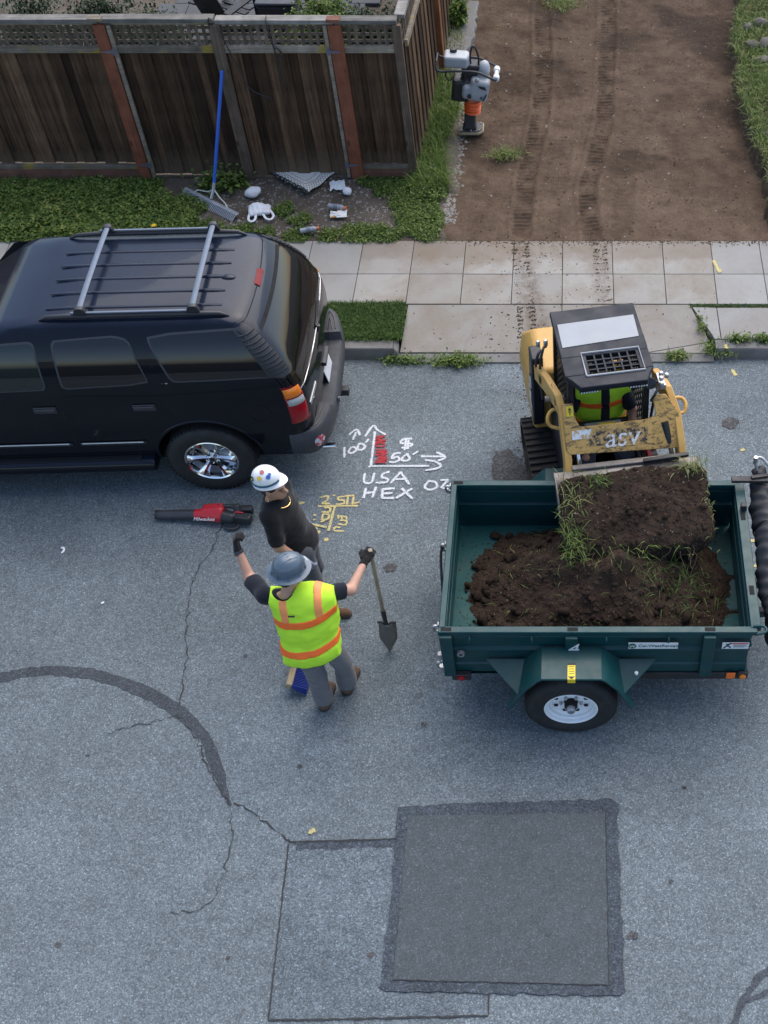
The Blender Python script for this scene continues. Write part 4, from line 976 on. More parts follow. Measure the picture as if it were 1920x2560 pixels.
MAT['darkhole'] = plain('dark_opening', (.006, .006, .006), .9); MAT['whitepaint'] = paint('white_wheel_paint', (.80, .82, .84), (.2, .18, .16), .35, (.4, .38, .35), .12)
MAT['zinc'] = plain('zinc_metal', (.45, .46, .47), .4, .7, grime=(.15, .13, .12)); MAT['steel_dark'] = plain('dark_steel', (.03, .031, .034), .55, .3, grime=(.07, .055, .045)); MAT['vinyl_white'] = plain('white_vinyl', (.72, .74, .75), .4, var=.06); MAT['ink'] = plain('black_ink', (.012, .02, .02), .6); MAT['inkred'] = plain('red_ink', (.5, .03, .03), .5); MAT['vinyl_yellow'] = plain('yellow_vinyl', (.75, .55, .02), .45, var=.1)
MAT['inkgreen'] = plain('green_ink', (.02, .09, .06), .5); MAT['orange_lens'] = plain('orange_lens', (.85, .16, .02), .25, var=.1)
tr = thing('utility_trailer', (0, 5.5, 0), 0, 'dark green steel utility trailer loaded with soil', 'trailer')
X0, X1, W0, W1, ZF, ZT = -1.09, 1.45, 0.0, 1.64, .50, 1.06      # local box of the bed (y measured from the near wall)
def tb(name, c, s_, mat='tgreen', bev=.006, par=None, rot=None): m = MB(); m.box(c, s_, rot); return m.build(name, MAT[mat], par or tr, bev=bev)
tb('bed_floor', ((X0 + X1) / 2, .82, ZF - .02), (X1 - X0 - .02, 1.6, .03), 'tgreen_in', .002)
def wallprof(z0=.455):
    return [(0, z0), (0, .60), (.012, .615), (.012, .80), (-.014, .815), (-.014, .835), (.012, .85), (.012, .985), (-.014, 1.0), (-.014, 1.02), (0, 1.03), (0, 1.035)]
for nm, yy, sg in (('near_side_wall', .02, 1), ('far_side_wall', W1 - .02, -1)):
    m = MB(); P = wallprof(); ring = [(sg * a + yy, z) for a, z in P] + [(sg * (a + .012) + yy, z) for a, z in P[::-1]]
    m.loft([[(x, y, z) for y, z in ring] for x in (X0 + .03, X1 - .03)]); m.build(nm, MAT['tgreen'], tr, bev=.003)
    rim = tb('top_rail', ((X0 + X1) / 2, yy + sg * .012, ZT), (X1 - X0 + .02, .062, .05)); 
    for x in (X0 + .055, -.02, 1.08):
        tb('stake_pocket', (x, yy + sg * .012, ZT + .0255), (.085, .036, .003), 'darkhole', 0)
    for x in ((X0 + .05, -.03, 1.08) if sg > 0 else (X0 + .05, X1 - .06)):
        tb('stake_post', (x, yy - sg * .032, .77 if x != -.03 else .92), (.10, .04, .56 if x != -.03 else .24))
m = MB()
for nm, xx, sg in (('tailgate', X0 + .02, 1), ('front_wall', X1 - .02, -1)):
    m = MB(); P = wallprof(.48); ring = [(sg * a + xx, z) for a, z in P] + [(sg * (a + .012) + xx, z) for a, z in P[::-1]]
    m.loft([[(x, y, z) for x, z in ring] for y in (.05, W1 - .05)]); m.build(nm, MAT['tgreen'], tr, bev=.003)
tb('end_rail', (X0 + .02, W1 / 2, ZT + .003), (.05, W1 - .10, .052)); tb('end_rail', (X1 + .0, W1 / 2, ZT + .003), (.085, W1 - .09, .05))
for y in (.42, 1.22): tb('stake_pocket', (X1 + .0, y, ZT + .0295), (.04, .09, .003), 'darkhole', 0)
m = MB(); m.tube(catmull([(X1 - .02, .06, 1.09), (X1 + .06, .05, 1.10), (X1 + .075, .0, 1.10), (X1 + .0, -.02, 1.09)], 5), .012, 8); m.build('tie_hook', MAT['tgreen'], tr, sm=60)
for x in (-.85, -.35, .25, .75): m = MB(); m.tube(catmull([(x, -.0, 1.035), (x, -.028, 1.02), (x, -.026, .985), (x, 0.0, .975)], 4), .008, 6); m.build('tie_hook', MAT['tgreen'], tr, sm=60)
# fender and gussets
FP = [(-.54, .44), (-.415, .72), (-.31, .855), (-.27, .885), (.21, .885), (.25, .855), (.355, .72), (.47, .44)]
m = MB(); ring = FP + [(x * .965 - .001, z - .022 if z > .5 else z) for x, z in FP[::-1]]
m.loft([[(x, y, z) for x, z in ring] for y in (-.315, 0.0)]); m.build('fender', MAT['tgreen'], tr, bev=.012, seg=3)
for s, xa, xb in ((-1, -.74, -.405), (1, .67, .335)):
    m = MB(); m.add([(xa, -.002, .715), (xb, -.002, .715), (xb + s * .05, -.29, .60), (xa, -.002, .703), (xb, -.002, .703), (xb + s * .05, -.29, .588)], [(0, 1, 2), (5, 4, 3), (0, 3, 4, 1), (1, 4, 5, 2), (2, 5, 3, 0)]); m.build('gusset', MAT['tgreen'], tr, bev=.003)
    m = MB(); m.add([(xb + s * .045, -.30, .60), (xb + s * .165, -.25, .42), (xb + s * .13, -.31, .42), (xb + s * .045, -.29, .60), (xb + s * .165, -.24, .42), (xb + s * .13, -.30, .42)], [(0, 1, 2), (5, 4, 3), (0, 3, 4, 1), (1, 4, 5, 2), (2, 5, 3, 0)]); m.build('mud_guard', MAT['tgreen'], tr)
m = MB(); m.lathe([(.016, 0), (.016, .022), (.010, .026)], 10, at((.50, -.12, .668))); m.build('marker_cap', MAT['vinyl_white'], tr, sm=40)
# frame, axle, lamps
tb('frame_rail', (.25, .10, .43), (2.35, .06, .10), 'steel_dark'); tb('frame_rail', (.2, 1.54, .43), (2.4, .06, .10), 'steel_dark'); tb('front_beam', (1.0, .03, .44), (.9, .05, .09), 'steel_dark'); tb('cross_beam', (X0 + .1, .82, .43), (.06, 1.4, .08), 'steel_dark')
m = MB(); m.cyl((-.035, -.2, .385), (-.035, 1.84, .385), .035, 12); m.build('axle', MAT['steel_dark'], tr, sm=40)
for y in (.62, 1.02): m = MB(); m.bar((1.3, y + (.0), .45), (2.9, .82, .45), .06, .09); m.build('tongue', MAT['steel_dark'], tr, bev=.004)
m = MB(); m.cyl((2.6, .82, .02), (2.6, .82, .75), .03, 10); m.lathe([(.07, .0), (.07, .03), (.03, .05)], 12, at((2.6, .82, 0))); m.build('jack', MAT['zinc'], tr, sm=40)
o = tb('lamp_box', (-.95, -.01, .475), (.16, .05, .075), 'steel_dark')
m = MB(); m.lathe([(.030, 0), (.030, .012), (.02, .018), (0, .02)], 16, at((-.95, -.035, .478), 'y') @ Matrix.Rotation(math.pi, 4, 'X')); q = m.build('tail_lens', MAT['redlens'], tr, sm=40); 
tb('side_reflector', (1.30, -.012, .475), (.075, .012, .075), 'orange_lens', .003); tb('lamp_box', (1.40, -.004, .475), (.08, .03, .08), 'steel_dark')
m = MB(); m.lathe([(.028, 0), (.028, .01), (.018, .016), (0, .017)], 14, at((1.40, -.02, .475), 'y') @ Matrix.Rotation(math.pi, 4, 'X')); m.build('marker_lens', MAT['amber'], tr, sm=40)
# latches at the tail
for y, z in ((.10, 1.03), (.02, .62), (1.58, 1.06), (.95, 1.02)):
    m = MB(); m.tube(catmull([(X0 - .005, y, z), (X0 - .05, y - .01, z + .02), (X0 - .055, y, z - .06), (X0 - .01, y, z - .08)], 4), .010, 7); m.cyl((X0 - .02, y - .04, z - .02), (X0 - .02, y + .05, z - .02), .014, 8); m.build('latch', MAT['zinc'], tr, sm=50)
for z in (.60, .78): m = MB(); m.cyl((X0 - .01, -.02, z - .04), (X0 - .01, -.02, z + .04), .022, 10); m.build('hinge', MAT['zinc'], tr, sm=40)
m = MB(); m.tube(catmull([(X0 - .03, .92, 1.05), (X0 - .06, .9, .95), (X0 - .05, .72, .80), (X0 - .04, .62, .70)], 5), .012, 7); m.build('strap', MAT['blackplastic'], tr, sm=50)
m = MB(); m.lathe([(.03, 0), (.03, .03), (.018, .03), (.018, .0)], 14, at((-.93, -.015, .83), 'y') @ Matrix.Rotation(math.pi, 4, 'X')); m.build('tie_ring', MAT['zinc'], tr, sm=40)
# lettering and decals
def text(body_, size, loc, rot, mat, parent, ext=.0015, align='CENTER', name='lettering', shear=0, sx_=1.0, spacing=1.0):
    cu = bpy.data.curves.new(name, 'FONT'); cu.body = body_; cu.size = size; cu.extrude = ext; cu.align_x = align; cu.align_y = 'CENTER'; cu.shear = shear; cu.space_character = spacing
    o = bpy.data.objects.new(name, cu); COL.objects.link(o); bpy.context.view_layer.update()
    me = bpy.data.meshes.new_from_object(o.evaluated_get(bpy.context.evaluated_depsgraph_get())); bpy.data.objects.remove(o)
    me.materials.clear(); o = link(name, me, mat, parent, loc, rot); o.scale.x = sx_; return o
UPR = (R(90), 0, 0)
text('4', .185, (-.02, -.0355, .90), UPR, MAT['vinyl_white'], tr, .002, shear=.2)
st = tb('rental_sticker', (.63, -.0165, .925), (.40, .004, .082), 'vinyl_white', .0)
text('Cal-WestRentals', .052, (.055, -.0045, 0), UPR, MAT['inkgreen'], st, .001, sx_=.92).location = (.675, -.0205, .925)
m = MB(); m.lathe([(.033, 0), (.033, .003)], 20, at((.462, -.0185, .925), 'y') @ Matrix.Rotation(math.pi, 4, 'X')); m.build('logo_disc', MAT['inkgreen'], st, sm=40)
text('W', .045, (.462, -.0235, .922), UPR, MAT['vinyl_white'], st, .001)
sw_ = tb('warning_sticker', (1.295, -.0165, .925), (.215, .004, .085), 'vinyl_white', 0)
m = MB(); m.box((1.33, -.0195, .957), (.13, .002, .014)); m.build('red_bar', MAT['inkred'], sw_)
for k_, L in enumerate((.10, .115, .09)): m = MB(); m.box((1.335 - (.115 - L) / 2, -.0195, .937 - .014 * k_), (L, .002, .004)); m.build('text_line', MAT['ink'], sw_)
m = MB()
for a, b, w_ in (((1.205, .90), (1.245, .95), .014), ((1.245, .95), (1.215, .945), .012), ((1.225, .925), (1.255, .91), .012), ((1.255, .91), (1.25, .892), .01), ((1.21, .905), (1.20, .89), .01)): m.bar((a[0], -.0195, a[1]), (b[0], -.0195, b[1]), w_, .002, up=(0, 1, 0))
m.lathe([(.01, 0), (.01, .002)], 10, at((1.252, -.0185, .958), 'y') @ Matrix.Rotation(math.pi, 4, 'X')); m.build('pictogram', MAT['ink'], sw_)
yl = tb('caution_label', (-.03, -.235, .888), (.062, .15, .003), 'vinyl_yellow', 0); tb('caution_label', (-.03, -.318, .868), (.062, .003, .05), 'vinyl_yellow', 0)
m = MB(); m.box((-.03, -.17, .8905), (.062, .02, .002)); m.build('ink_block', MAT['ink'], yl)
m = MB(); m.prism([(-.058, -.288), (-.002, -.288), (-.03, -.312)], .8896, .892); m.build('ink_arrow', MAT['ink'], yl)
for k_ in range(4): m = MB(); m.box((-.03, -.195 - .022 * k_, .8902), (.045, .004, .001)); m.build('text_line', MAT['ink'], yl)
# wheels
def trailer_wheel(y, s):
    t = bpy.data.objects.new('wheel', None); COL.objects.link(t); t.parent = tr; t.location = (-.035, y, .39); t.rotation_euler = (0, 0, 0 if s < 0 else math.pi)
    M = AX('y') @ Matrix.Rotation(math.pi, 4, 'X')
    m = MB(); m.lathe([(.215, -.09), (.29, -.112), (.355, -.105), (.382, -.085), (.388, -.05), (.380, -.045), (.389, -.04), (.390, -.005), (.381, 0), (.390, .005), (.389, .04), (.380, .045), (.388, .05), (.382, .085), (.368, .098), (.364, .094), (.355, .105), (.29, .112), (.282, .108), (.24, .104), (.215, .09)], 60, M, cap=False); m.build('tyre', MAT['rubber'], t, sm=50)
    m = MB(); m.lathe([(.216, .09), (.224, .103), (.216, .106), (.205, .098), (.20, .075), (.185, .066), (.18, .045), (.165, .038), (.15, .02), (.09, .028), (.085, .03), (.06, .03)], 48, M, cap=False); rm = m.build('rim', MAT['whitepaint'], t, sm=40)
    for k in range(8):
        a = k * math.pi / 4 + .39; m = MB(); m.lathe([(.019, 0), (.019, .004)], 14, M @ Matrix.Translation((.135 * math.cos(a), .135 * math.sin(a), .0285))); m.build('vent_hole', MAT['darkhole'], rm)
    for k in range(6):
        a = k * math.pi / 3; m = MB(); m.lathe([(.014, .025), (.014, .05), (.006, .06)], 6, M @ Matrix.Translation((.085 * math.cos(a), .085 * math.sin(a), 0))); m.build('lug_nut', MAT['zinc'], rm)
    m = MB(); m.lathe([(.055, .0), (.055, .07), (.048, .085)], 20, M); m.build('hub', MAT['darkhole'], t, sm=40); m = MB(); m.lathe([(.036, .085), (.036, .12), (.028, .132), (0, .134)], 18, M); m.build('hub_cap', MAT['zinc'], t, sm=40)
trailer_wheel(-.185, -1); trailer_wheel(1.83, 1)
m = MB(); ring2 = [(x, z) for x, z in ring]; m.loft([[(x, y, z) for x, z in ring2] for y in (1.645, 1.97)]); m.build('fender', MAT['tgreen'], tr, bev=.012)
# ------------------------------------------------------------------ soil heap in the bed
def heap_z(P):
    x, y = P[:, 0], P[:, 1]
    b = np.exp(-(((x - .38) / .68) ** 2 + ((y - 6.38) / .56) ** 2) ** 1.2) * .46 + .15 * np.exp(-(((x + .35) / .38) ** 2 + ((y - 6.4) / .42) ** 2)) + .03 * np.exp(-(((x - 1.1) / .25) ** 2 + ((y - 6.5) / .4) ** 2))
    b = b * (1 + .35 * fnoise(P, 3, 41)) + .026 * fnoise(P, 9, 42) + .015 * np.abs(fnoise(P, 24, 43)) + .010 * fnoise(P, 60, 44)
    lim = ((x - .14) / 1.22) ** 4 + ((y - 6.33) / .75) ** 4 + .25 * fnoise(P, 2.5, 45); b = b + .035 - .085 * np.clip(lim, 0, 3)
    return ZF - .012 + b, None
hp = field('soil_heap', -1.04, 1.40, 5.545, 7.09, .016, heap_z, MAT['heap'], lambda P: heap_z(P)[0] > ZF - .018)
tag(hp, 'heap of dark brown soil and clods inside the green trailer', 'soil')
def clod(seed, r):
    m_ = bmesh.new(); bmesh.ops.create_icosphere(m_, subdivisions=2, radius=1); rr = random.Random(seed)
    for v in m_.verts:
        k = 1 + .32 * mnoise.fractal(v.co * 1.3 + Vector((seed * 3.3, 0, 0)), 1, 2, 3); v.co = Vector((v.co.x * k * 1.15, v.co.y * k * .95, v.co.z * k * .78)) * r
    me = bpy.data.meshes.new('clod'); m_.to_mesh(me); m_.free(); smooth(me, 50); me.materials.append(MAT['heap']); return me
CL = [clod(i, 1.0) for i in range(6)]
r_ = np.random.default_rng(12)
def clods(spots):
    Z = heap_z(np.array([(x, y) for x, y, _ in spots]))[0]
    for (x, y, r), z in zip(spots, Z):
        o = bpy.data.objects.new('clod', CL[int(r_.integers(6))]); COL.objects.link(o); o.parent = hp; o.location = (x, y, max(z, ZF - .005) + r * .45); o.scale = (r, r, r); o.rotation_euler = tuple(r_.uniform(0, 6.28, 3))
sp_ = [(-.72, 6.97, .045), (-.60, 6.96, .04), (-.90, 6.62, .032), (-.80, 6.02, .06), (-.70, 5.86, .065), (-.55, 5.80, .05), (.18, 5.72, .05), (-.10, 5.95, .05), (-.42, 6.75, .04), (-.05, 5.7, .035), (-.85, 6.25, .04), (-.95, 6.4, .035), (.95, 5.95, .05), (1.05, 6.15, .045)]
for _ in range(240):
    a = r_.uniform(0, 6.28); e = r_.uniform(.62, 1.02); x, y = .1 + 1.08 * e * math.cos(a), 6.33 + .66 * e * math.sin(a)
    if x < 1.3 and 5.58 < y < 7.05 and (x < .4 or r_.random() < .5): sp_.append((x, y, float(.012 + .030 * r_.random() ** 2.5)))
clods(sp_)
sp2 = np.c_[r_.uniform(-1.0, 1.3, 9500), r_.uniform(5.58, 7.05, 9500)]
zz2 = heap_z(sp2)[0]; k = (zz2 > ZF - .01); o = chips('soil_crumbs', sp2[k], MAT['heap'], lambda P: heap_z(P)[0] - .003, .004, .019, hp, 1.1, 8); tag(o, kind='stuff')
sp3 = np.c_[r_.uniform(-1.04, 1.38, 1500), r_.uniform(5.56, 7.08, 1500)]
o = chips('soil_crumbs', sp3, MAT['heap'], lambda P: np.full(len(P), ZF - .004), .003, .010, hp, .8, 9); tag(o, kind='stuff')
# black tarp rolled at the trailer front
MAT['tarp'] = plain('black_tarp', (.013, .014, .018), .62, var=.35, scale=30, bump=.004)
def tarpf(P):
    y = P[..., 1]; cx = 1.66 + .03 * np.sin(y * 5) ; cz = 1.02 + .03 * np.sin(y * 7 + 1) + .10 * np.clip((y - 6.9) / .35, 0, 1)
    ang = np.arctan2(P[..., 2] - cz, P[..., 0] - cx); rr = np.sqrt((P[..., 0] - cx) ** 2 + (P[..., 2] - cz) ** 2)
    w_ = .115 + .03 * np.sin(y * 3.1) - .05 * np.clip((y - 6.85) / .4, 0, 1)
    d_ = rr - w_ - .010 * np.sin(y * 34 + ang * 2.2) - .006 * np.sin(y * 60 - ang * 3)
    d_ = np.maximum(d_, np.maximum(y - 7.22, 5.55 - y)); 
    hang = sd_box(P, (1.66, 5.95, .85), (.07, .35, .16), .05) + wav(P, 20, 31, .02)
    return smin(d_, hang, .08)
t = thing('rolled_tarp', (1.66, 6.2, .5), 0, 'rolled black tarp bundle strapped to the front of the green trailer', 'tarp')
o = sdf('roll', tarpf, (1.42, 5.0, .35), (1.9, 7.3, 1.3), .014, MAT['tarp'], t); o.location = (-1.66, -6.2, -.5)
for y in (6.62, 6.25, 5.85):
    m = MB(); m.tube([(.0 + .125 * math.cos(a), y - 6.2, .52 + .135 * math.sin(a)) for a in [k * math.pi / 10 for k in range(21)]], .008, 6); m.build('strap', MAT['blackplastic'], t, sm=50)
m = MB(); m.box((-.13, .86, .68), (.32, .06, .03)); m.box((-.02, .88, .705), (.2, .035, .02), (0, 0, R(10))); m.build('bracket', MAT['steel_dark'], t, bev=.004)
m = MB(); m.tube(catmull([(-.06, .95, .70), (-.08, .98, .80), (-.03, .99, .82), (.05, .93, .76)], 5), .014, 8); m.lathe([(.02, 0), (.02, .08)], 10, at((-.08, .98, .76))); m.build('crank', MAT['zinc'], t, sm=50)
m = MB(); m.box((-.2, .6, .3), (.05, .05, .7)); m.build('upright', MAT['steel_dark'], t, bev=.004)
# ------------------------------------------------------------------ compact track loader
MAT['ayellow'] = paint('loader_yellow_paint', (.56, .33, .09), (.02, .02, .022), .45, (.22, .14, .07), .35, 12, .1)
n = N('loader_worn_yellow'); c = n.mix(n.noise(10, 5), (.50, .29, .075), (.62, .38, .12)); k = n.ramp(n.noise(11, 9, .8, n.mapped((1, 2.2, 2.2)), .8), [(.50, 0.0), (.56, 1.0)]); c = n.mix(n.math('MULTIPLY', k, .85), c, n.mix(n.noise(50, 4), (.02, .02, .024), (.12, .07, .04))); n.set(c, .5, 0, .4); n.bump(n.noise(60, 4), .2, .002); MAT['aworn'] = n.m
MAT['ablack'] = paint('loader_black_paint', (.012, .0135, .018), (.12, .11, .10), .45, (.10, .085, .07), .3, 8, .15)
MAT['roofblack'] = paint('roof_black_paint', (.008, .0105, .0185), (.25, .25, .25), .55, (.06, .065, .075), .15, 8, 0)
MAT['greypanel'] = plain('roof_grey_panel', (.27, .29, .315), .5, var=.12, scale=6, grime=(.3, .29, .28), grime_amt=.5, bump=.001)
MAT['trackrub'] = plain('track_rubber', (.022, .019, .017), .85, var=.3, grime=(.10, .068, .045), grime_amt=.6, bump=.004)
MAT['wornsteel'] = plain('worn_steel', (.20, .185, .17), .5, .5, var=.35, scale=14, grime=(.09, .06, .04), grime_amt=.7, bump=.003)
MAT['redbar'] = plain('red_safety_bar', (.32, .03, .035), .5)
LO = (.16, 8.10, 0.0); LR = R(10)
ld = thing('track_loader', LO, LR, 'yellow compact track loader with black cab tipping soil into the trailer', 'loader')
LM = (Matrix.Translation(LO) @ Matrix.Rotation(LR, 4, 'Z')).inverted()
def L_(p): return tuple(LM @ Vector(p))
def lb(name, c, s_, mat, bev=.008, par=None, rot=None): m = MB(); m.box(c, s_, rot); return m.build(name, MAT[mat], par or ld, bev=bev)
# undercarriage
for sx_ in (-1, 1):
    t = bpy.data.objects.new('track', None); COL.objects.link(t); t.parent = ld; t.location = (sx_ * .475 + (.02 if sx_ > 0 else 0), 0, 0)
    loop = []; rf, rr_ = .17, .20
    for k in range(13): a = -math.pi / 2 - math.pi * k / 12; loop.append((-.47 + rf * math.cos(a), rf + .01 + rf * math.sin(a)))
    loop = [(y, z) for y, z in loop]
    for k in range(11): loop.append((-.47 + (.40 + .47) * (k + 1) / 12, .35 + .11 * (k + 1) / 12))
    for k in range(13): a = math.pi / 2 - math.pi * k / 12; loop.append((.44 + .19 * math.cos(a), .27 + .20 * math.sin(a)))
    for k in range(1, 12): loop.append((.44 - .12 - (.79) * k / 12 + .0, .012))
    cy = sum(p[0] for p in loop) / len(loop); cz = sum(p[1] for p in loop) / len(loop)
    inner = [(cy + (y - cy) * .93, cz + (z - cz) * .87) for y, z in loop]
    m = MB(); nL = len(loop); V = []
    for x in (-.145, .145): V += [(x, y, z) for y, z in loop] + [(x, y, z) for y, z in inner]
    F = []
    for i in range(nL):
        j = (i + 1) % nL
        F += [(i, j, 2 * nL + j, 2 * nL + i), (nL + i, 3 * nL + i, 3 * nL + j, nL + j), (i, nL + i, nL + j, j), (2 * nL + i, 2 * nL + j, 3 * nL + j, 3 * nL + i)]
    m.add(V, F); m.build('belt', MAT['trackrub'], t, sm=50)
    lens = [0]
    for i in range(nL): lens.append(lens[-1] + math.dist(loop[i], loop[(i + 1) % nL]))
    nl = 40
    for q in range(nl):
        dd = lens[-1] * q / nl; i = max(k for k in range(nL) if lens[k] <= dd); fr = (dd - lens[i]) / max(1e-6, lens[i + 1] - lens[i]); a, b = loop[i], loop[(i + 1) % nL]
        y, z = a[0] + (b[0] - a[0]) * fr, a[1] + (b[1] - a[1]) * fr; tg = Vector((0, b[0] - a[0], b[1] - a[1])).normalized(); ang = math.atan2(tg.z, tg.y)
        nx_ = Vector((0, y - cy, z - cz)).normalized()
        m = MB(); m.box((0, 0, 0), (.285, .034, .030)); m.build('lug', MAT['trackrub'], t, bev=.006, loc=(0, y + nx_.y * .012, z + nx_.z * .012), rot=(ang, 0, 0))
    for (y, z, r) in ((-.47, .175, .135), (.44, .27, .16), (-.2, .15, .11), (.02, .15, .11), (.22, .15, .11)):
        m = MB(); m.lathe([(r, -.10), (r, -.06), (r * .8, -.05), (r * .75, .05), (r, .06), (r, .10), (r * .7, .11), (r * .6, .09), (.04, .09), (.03, .12), (0, .12)], 26, at((0, y, z), 'x') @ (Matrix.Rotation(math.pi, 4, 'X') if sx_ < 0 else Matrix.Identity(4))); m.build('roller', MAT['steel_dark'], t, sm=40)
    lb('track_frame', (0, .0, .17), (.10, .75, .09), 'steel_dark', .01, t)
# chassis and hood
m = MB(); m.loft([[(x, y, z) for x, y in ((-.33, -.55), (.33, -.55), (.33, .75), (-.33, .75))] for z in (.16, .60)]); m.build('chassis', MAT['ablack'], ld, bev=.02)
for s in (-1, 1):
    m = MB(); m.add([(s * .30, -.62, .35), (s * .30, .62, .50), (s * .60, .55, .50), (s * .60, -.55, .42), (s * .30, -.62, .32), (s * .30, .62, .47), (s * .60, .55, .47), (s * .60, -.55, .39)], [(0, 1, 2, 3), (7, 6, 5, 4), (0, 4, 5, 1), (1, 5, 6, 2), (2, 6, 7, 3), (3, 7, 4, 0)]) ; 
    lb('side_plate', (s * .335, -.10, .62), (.03, 1.0, .62), 'ablack', .01)
hd = MB(); hd.loft([[(sx * w_, y, z) for sx, y in ((-1, y0), (1, y0), (1, y1), (-1, y1))] for w_, y0, y1, z in ((.52, .28, 1.02, .55), (.55, .28, 1.08, .85), (.52, .30, 1.05, 1.15), (.42, .34, .95, 1.27))]); hd.build('engine_hood', MAT['ayellow'], ld, bev=.04, seg=3)
lb('rear_tower', (-.48, .30, 1.12), (.11, .20, .85), 'ablack', .015); lb('rear_tower', (.50, .30, 1.12), (.11, .20, .85), 'ablack', .015)
n = N('side_decal'); c = n.mix(n.math('GREATER_THAN', n.noise(14, 4), .5), (.62, .64, .68), (.05, .05, .06)); n.set(c, .5); MAT['sdecal'] = n.m
m = MB(); m.prism([(-.08, -.25), (.07, -.18), (.07, .28), (-.05, .2)], 0, .004, at((-.539, .30, 1.05), 'x') @ Matrix.Rotation(math.pi, 4, 'X') @ Matrix.Rotation(R(90), 4, 'Z')); m.build('side_decal', MAT['sdecal'], ld)
# cab: roof with slotted window, posts, screens, seat
RX, RY0, RY1, RZ = .05, -.66, .36, 1.95          # roof middle, front, back
def rp(x, y): return (RX + x, y)
roof = MB(); gx0, gx1, gy0, gy1 = -.17, .27, -.50, -.27      # grille opening (relative)
hwR = .385
def slab(poly, z0, z1, mat, name, par, bev=.008): m = MB(); m.prism(poly, z0, z1); return m.build(name, MAT[mat], par, bev=bev)
rf = slab([rp(-hwR, gy1), rp(hwR, gy1), rp(hwR, RY1), rp(-hwR, RY1)], RZ - .05, RZ, 'roofblack', 'roof_plate', ld)
slab([rp(-hwR, gy0), rp(gx0, gy0), rp(gx0, gy1 - .0005), rp(-hwR, gy1 - .0005)], RZ - .05, RZ - .0005, 'roofblack', 'roof_plate', ld, .002); slab([rp(gx1, gy0), rp(hwR, gy0), rp(hwR, gy1 - .0005), rp(gx1, gy1 - .0005)], RZ - .05, RZ - .0005, 'roofblack', 'roof_plate', ld, .002)
slab([rp(-.28, RY0), rp(.30, RY0), rp(.345, RY0 + .10), rp(hwR, gy0 - .0005), rp(-hwR, gy0 - .0005), rp(-.34, RY0 + .10)], RZ - .06, RZ - .001, 'roofblack', 'roof_plate', ld)
slab([rp(-.35, -.14), rp(.34, -.10), rp(.35, .19), rp(-.345, .17)], RZ + .001, RZ + .005, 'greypanel', 'roof_panel', ld, .0)
fr_ = [(gx0 - .035, gy0 - .03), (gx1 + .035, gy0 - .03), (gx1 + .035, gy1 + .03), (gx0 - .035, gy1 + .03)]
m = MB(); m.tube([(RX + x, y, RZ + .004) for x, y in fr_ + fr_[:1]], .010, 6); m.build('grille_rim', MAT['greypanel'], ld, sm=50)
for k in range(1, 6): x = gx0 + (gx1 - gx0) * k / 6; lb('grille_bar', (RX + x, (gy0 + gy1) / 2, RZ - .018), (.016, gy1 - gy0, .03), 'roofblack', .002)
for k in range(1, 4): y = gy0 + (gy1 - gy0) * k / 4; lb('grille_bar', (RX + (gx0 + gx1) / 2, y, RZ - .020), (gx1 - gx0, .016, .024), 'roofblack', .002)
for x in (-.34, .34):
    for pa, pb in (((RX + x, -.45, RZ - .05), (RX + x, -.52, .95)), ((RX + x, .30, RZ - .05), (RX + x, .30, .6)), ((RX + x, -.52, .94), (RX + x, -.45, .45))):
        m = MB(); m.bar(pa, pb, .05, .055, up=(0, 1, 0)); m.build('cab_post', MAT['ablack'], ld, bev=.006)
    m = MB()
    for k in range(11): y = -.42 + .7 * k / 10; m.box((RX + x * 1.0, y, 1.42), (.008, .014, .95))
    for k in range(13): z = .98 + .9 * k / 12; m.box((RX + x * 1.0, -.07, z), (.009, .72, .014))
    m.build('side_screen', MAT['ablack'], ld)
m = MB()
for k in range(12): m.box((RX - .31 + .62 * k / 11, .32, 1.4), (.014, .010, .95))
for k in range(13): m.box((RX, .324, .98 + .9 * k / 12), (.66, .010, .014))
m.build('rear_screen', MAT['ablack'], ld)
lb('seat_base', (RX, .08, .70), (.44, .46, .16), 'ablack', .03); lb('seat_back', (RX, .27, 1.05), (.42, .08, .6), 'blackplastic', .03)
for x in (-.30, .30): lb('control_box', (RX + x, -.12, .82), (.09, .42, .14), 'ablack', .02)
lb('lap_bar', (RX, -.22, 1.05), (.52, .05, .05), 'blackplastic', .015)
lb('instrument_panel', (RX - .0, -.27, 1.065), (.34, .06, .05), 'greypanel', .01); lb('label_plate', (RX + .03, -.283, 1.0925), (.16, .035, .004), 'vinyl_yellow', 0)
lb('floor_plate', (RX, -.36, .38), (.62, .35, .03), 'ablack', .004); lb('front_step', (RX, -.56, .50), (.62, .05, .28), 'ablack', .01)
for x0 in (-.20, .23):
    t = lb('work_light', (RX + x0, RY0 + .03, RZ - .075), (.17, .03, .028), 'ablack', .004)
    for k in range(7): lb('led', (RX + x0 - .07 + .023 * k, RY0 + .013, RZ - .075), (.014, .004, .014), 'vinyl_white', 0, t)
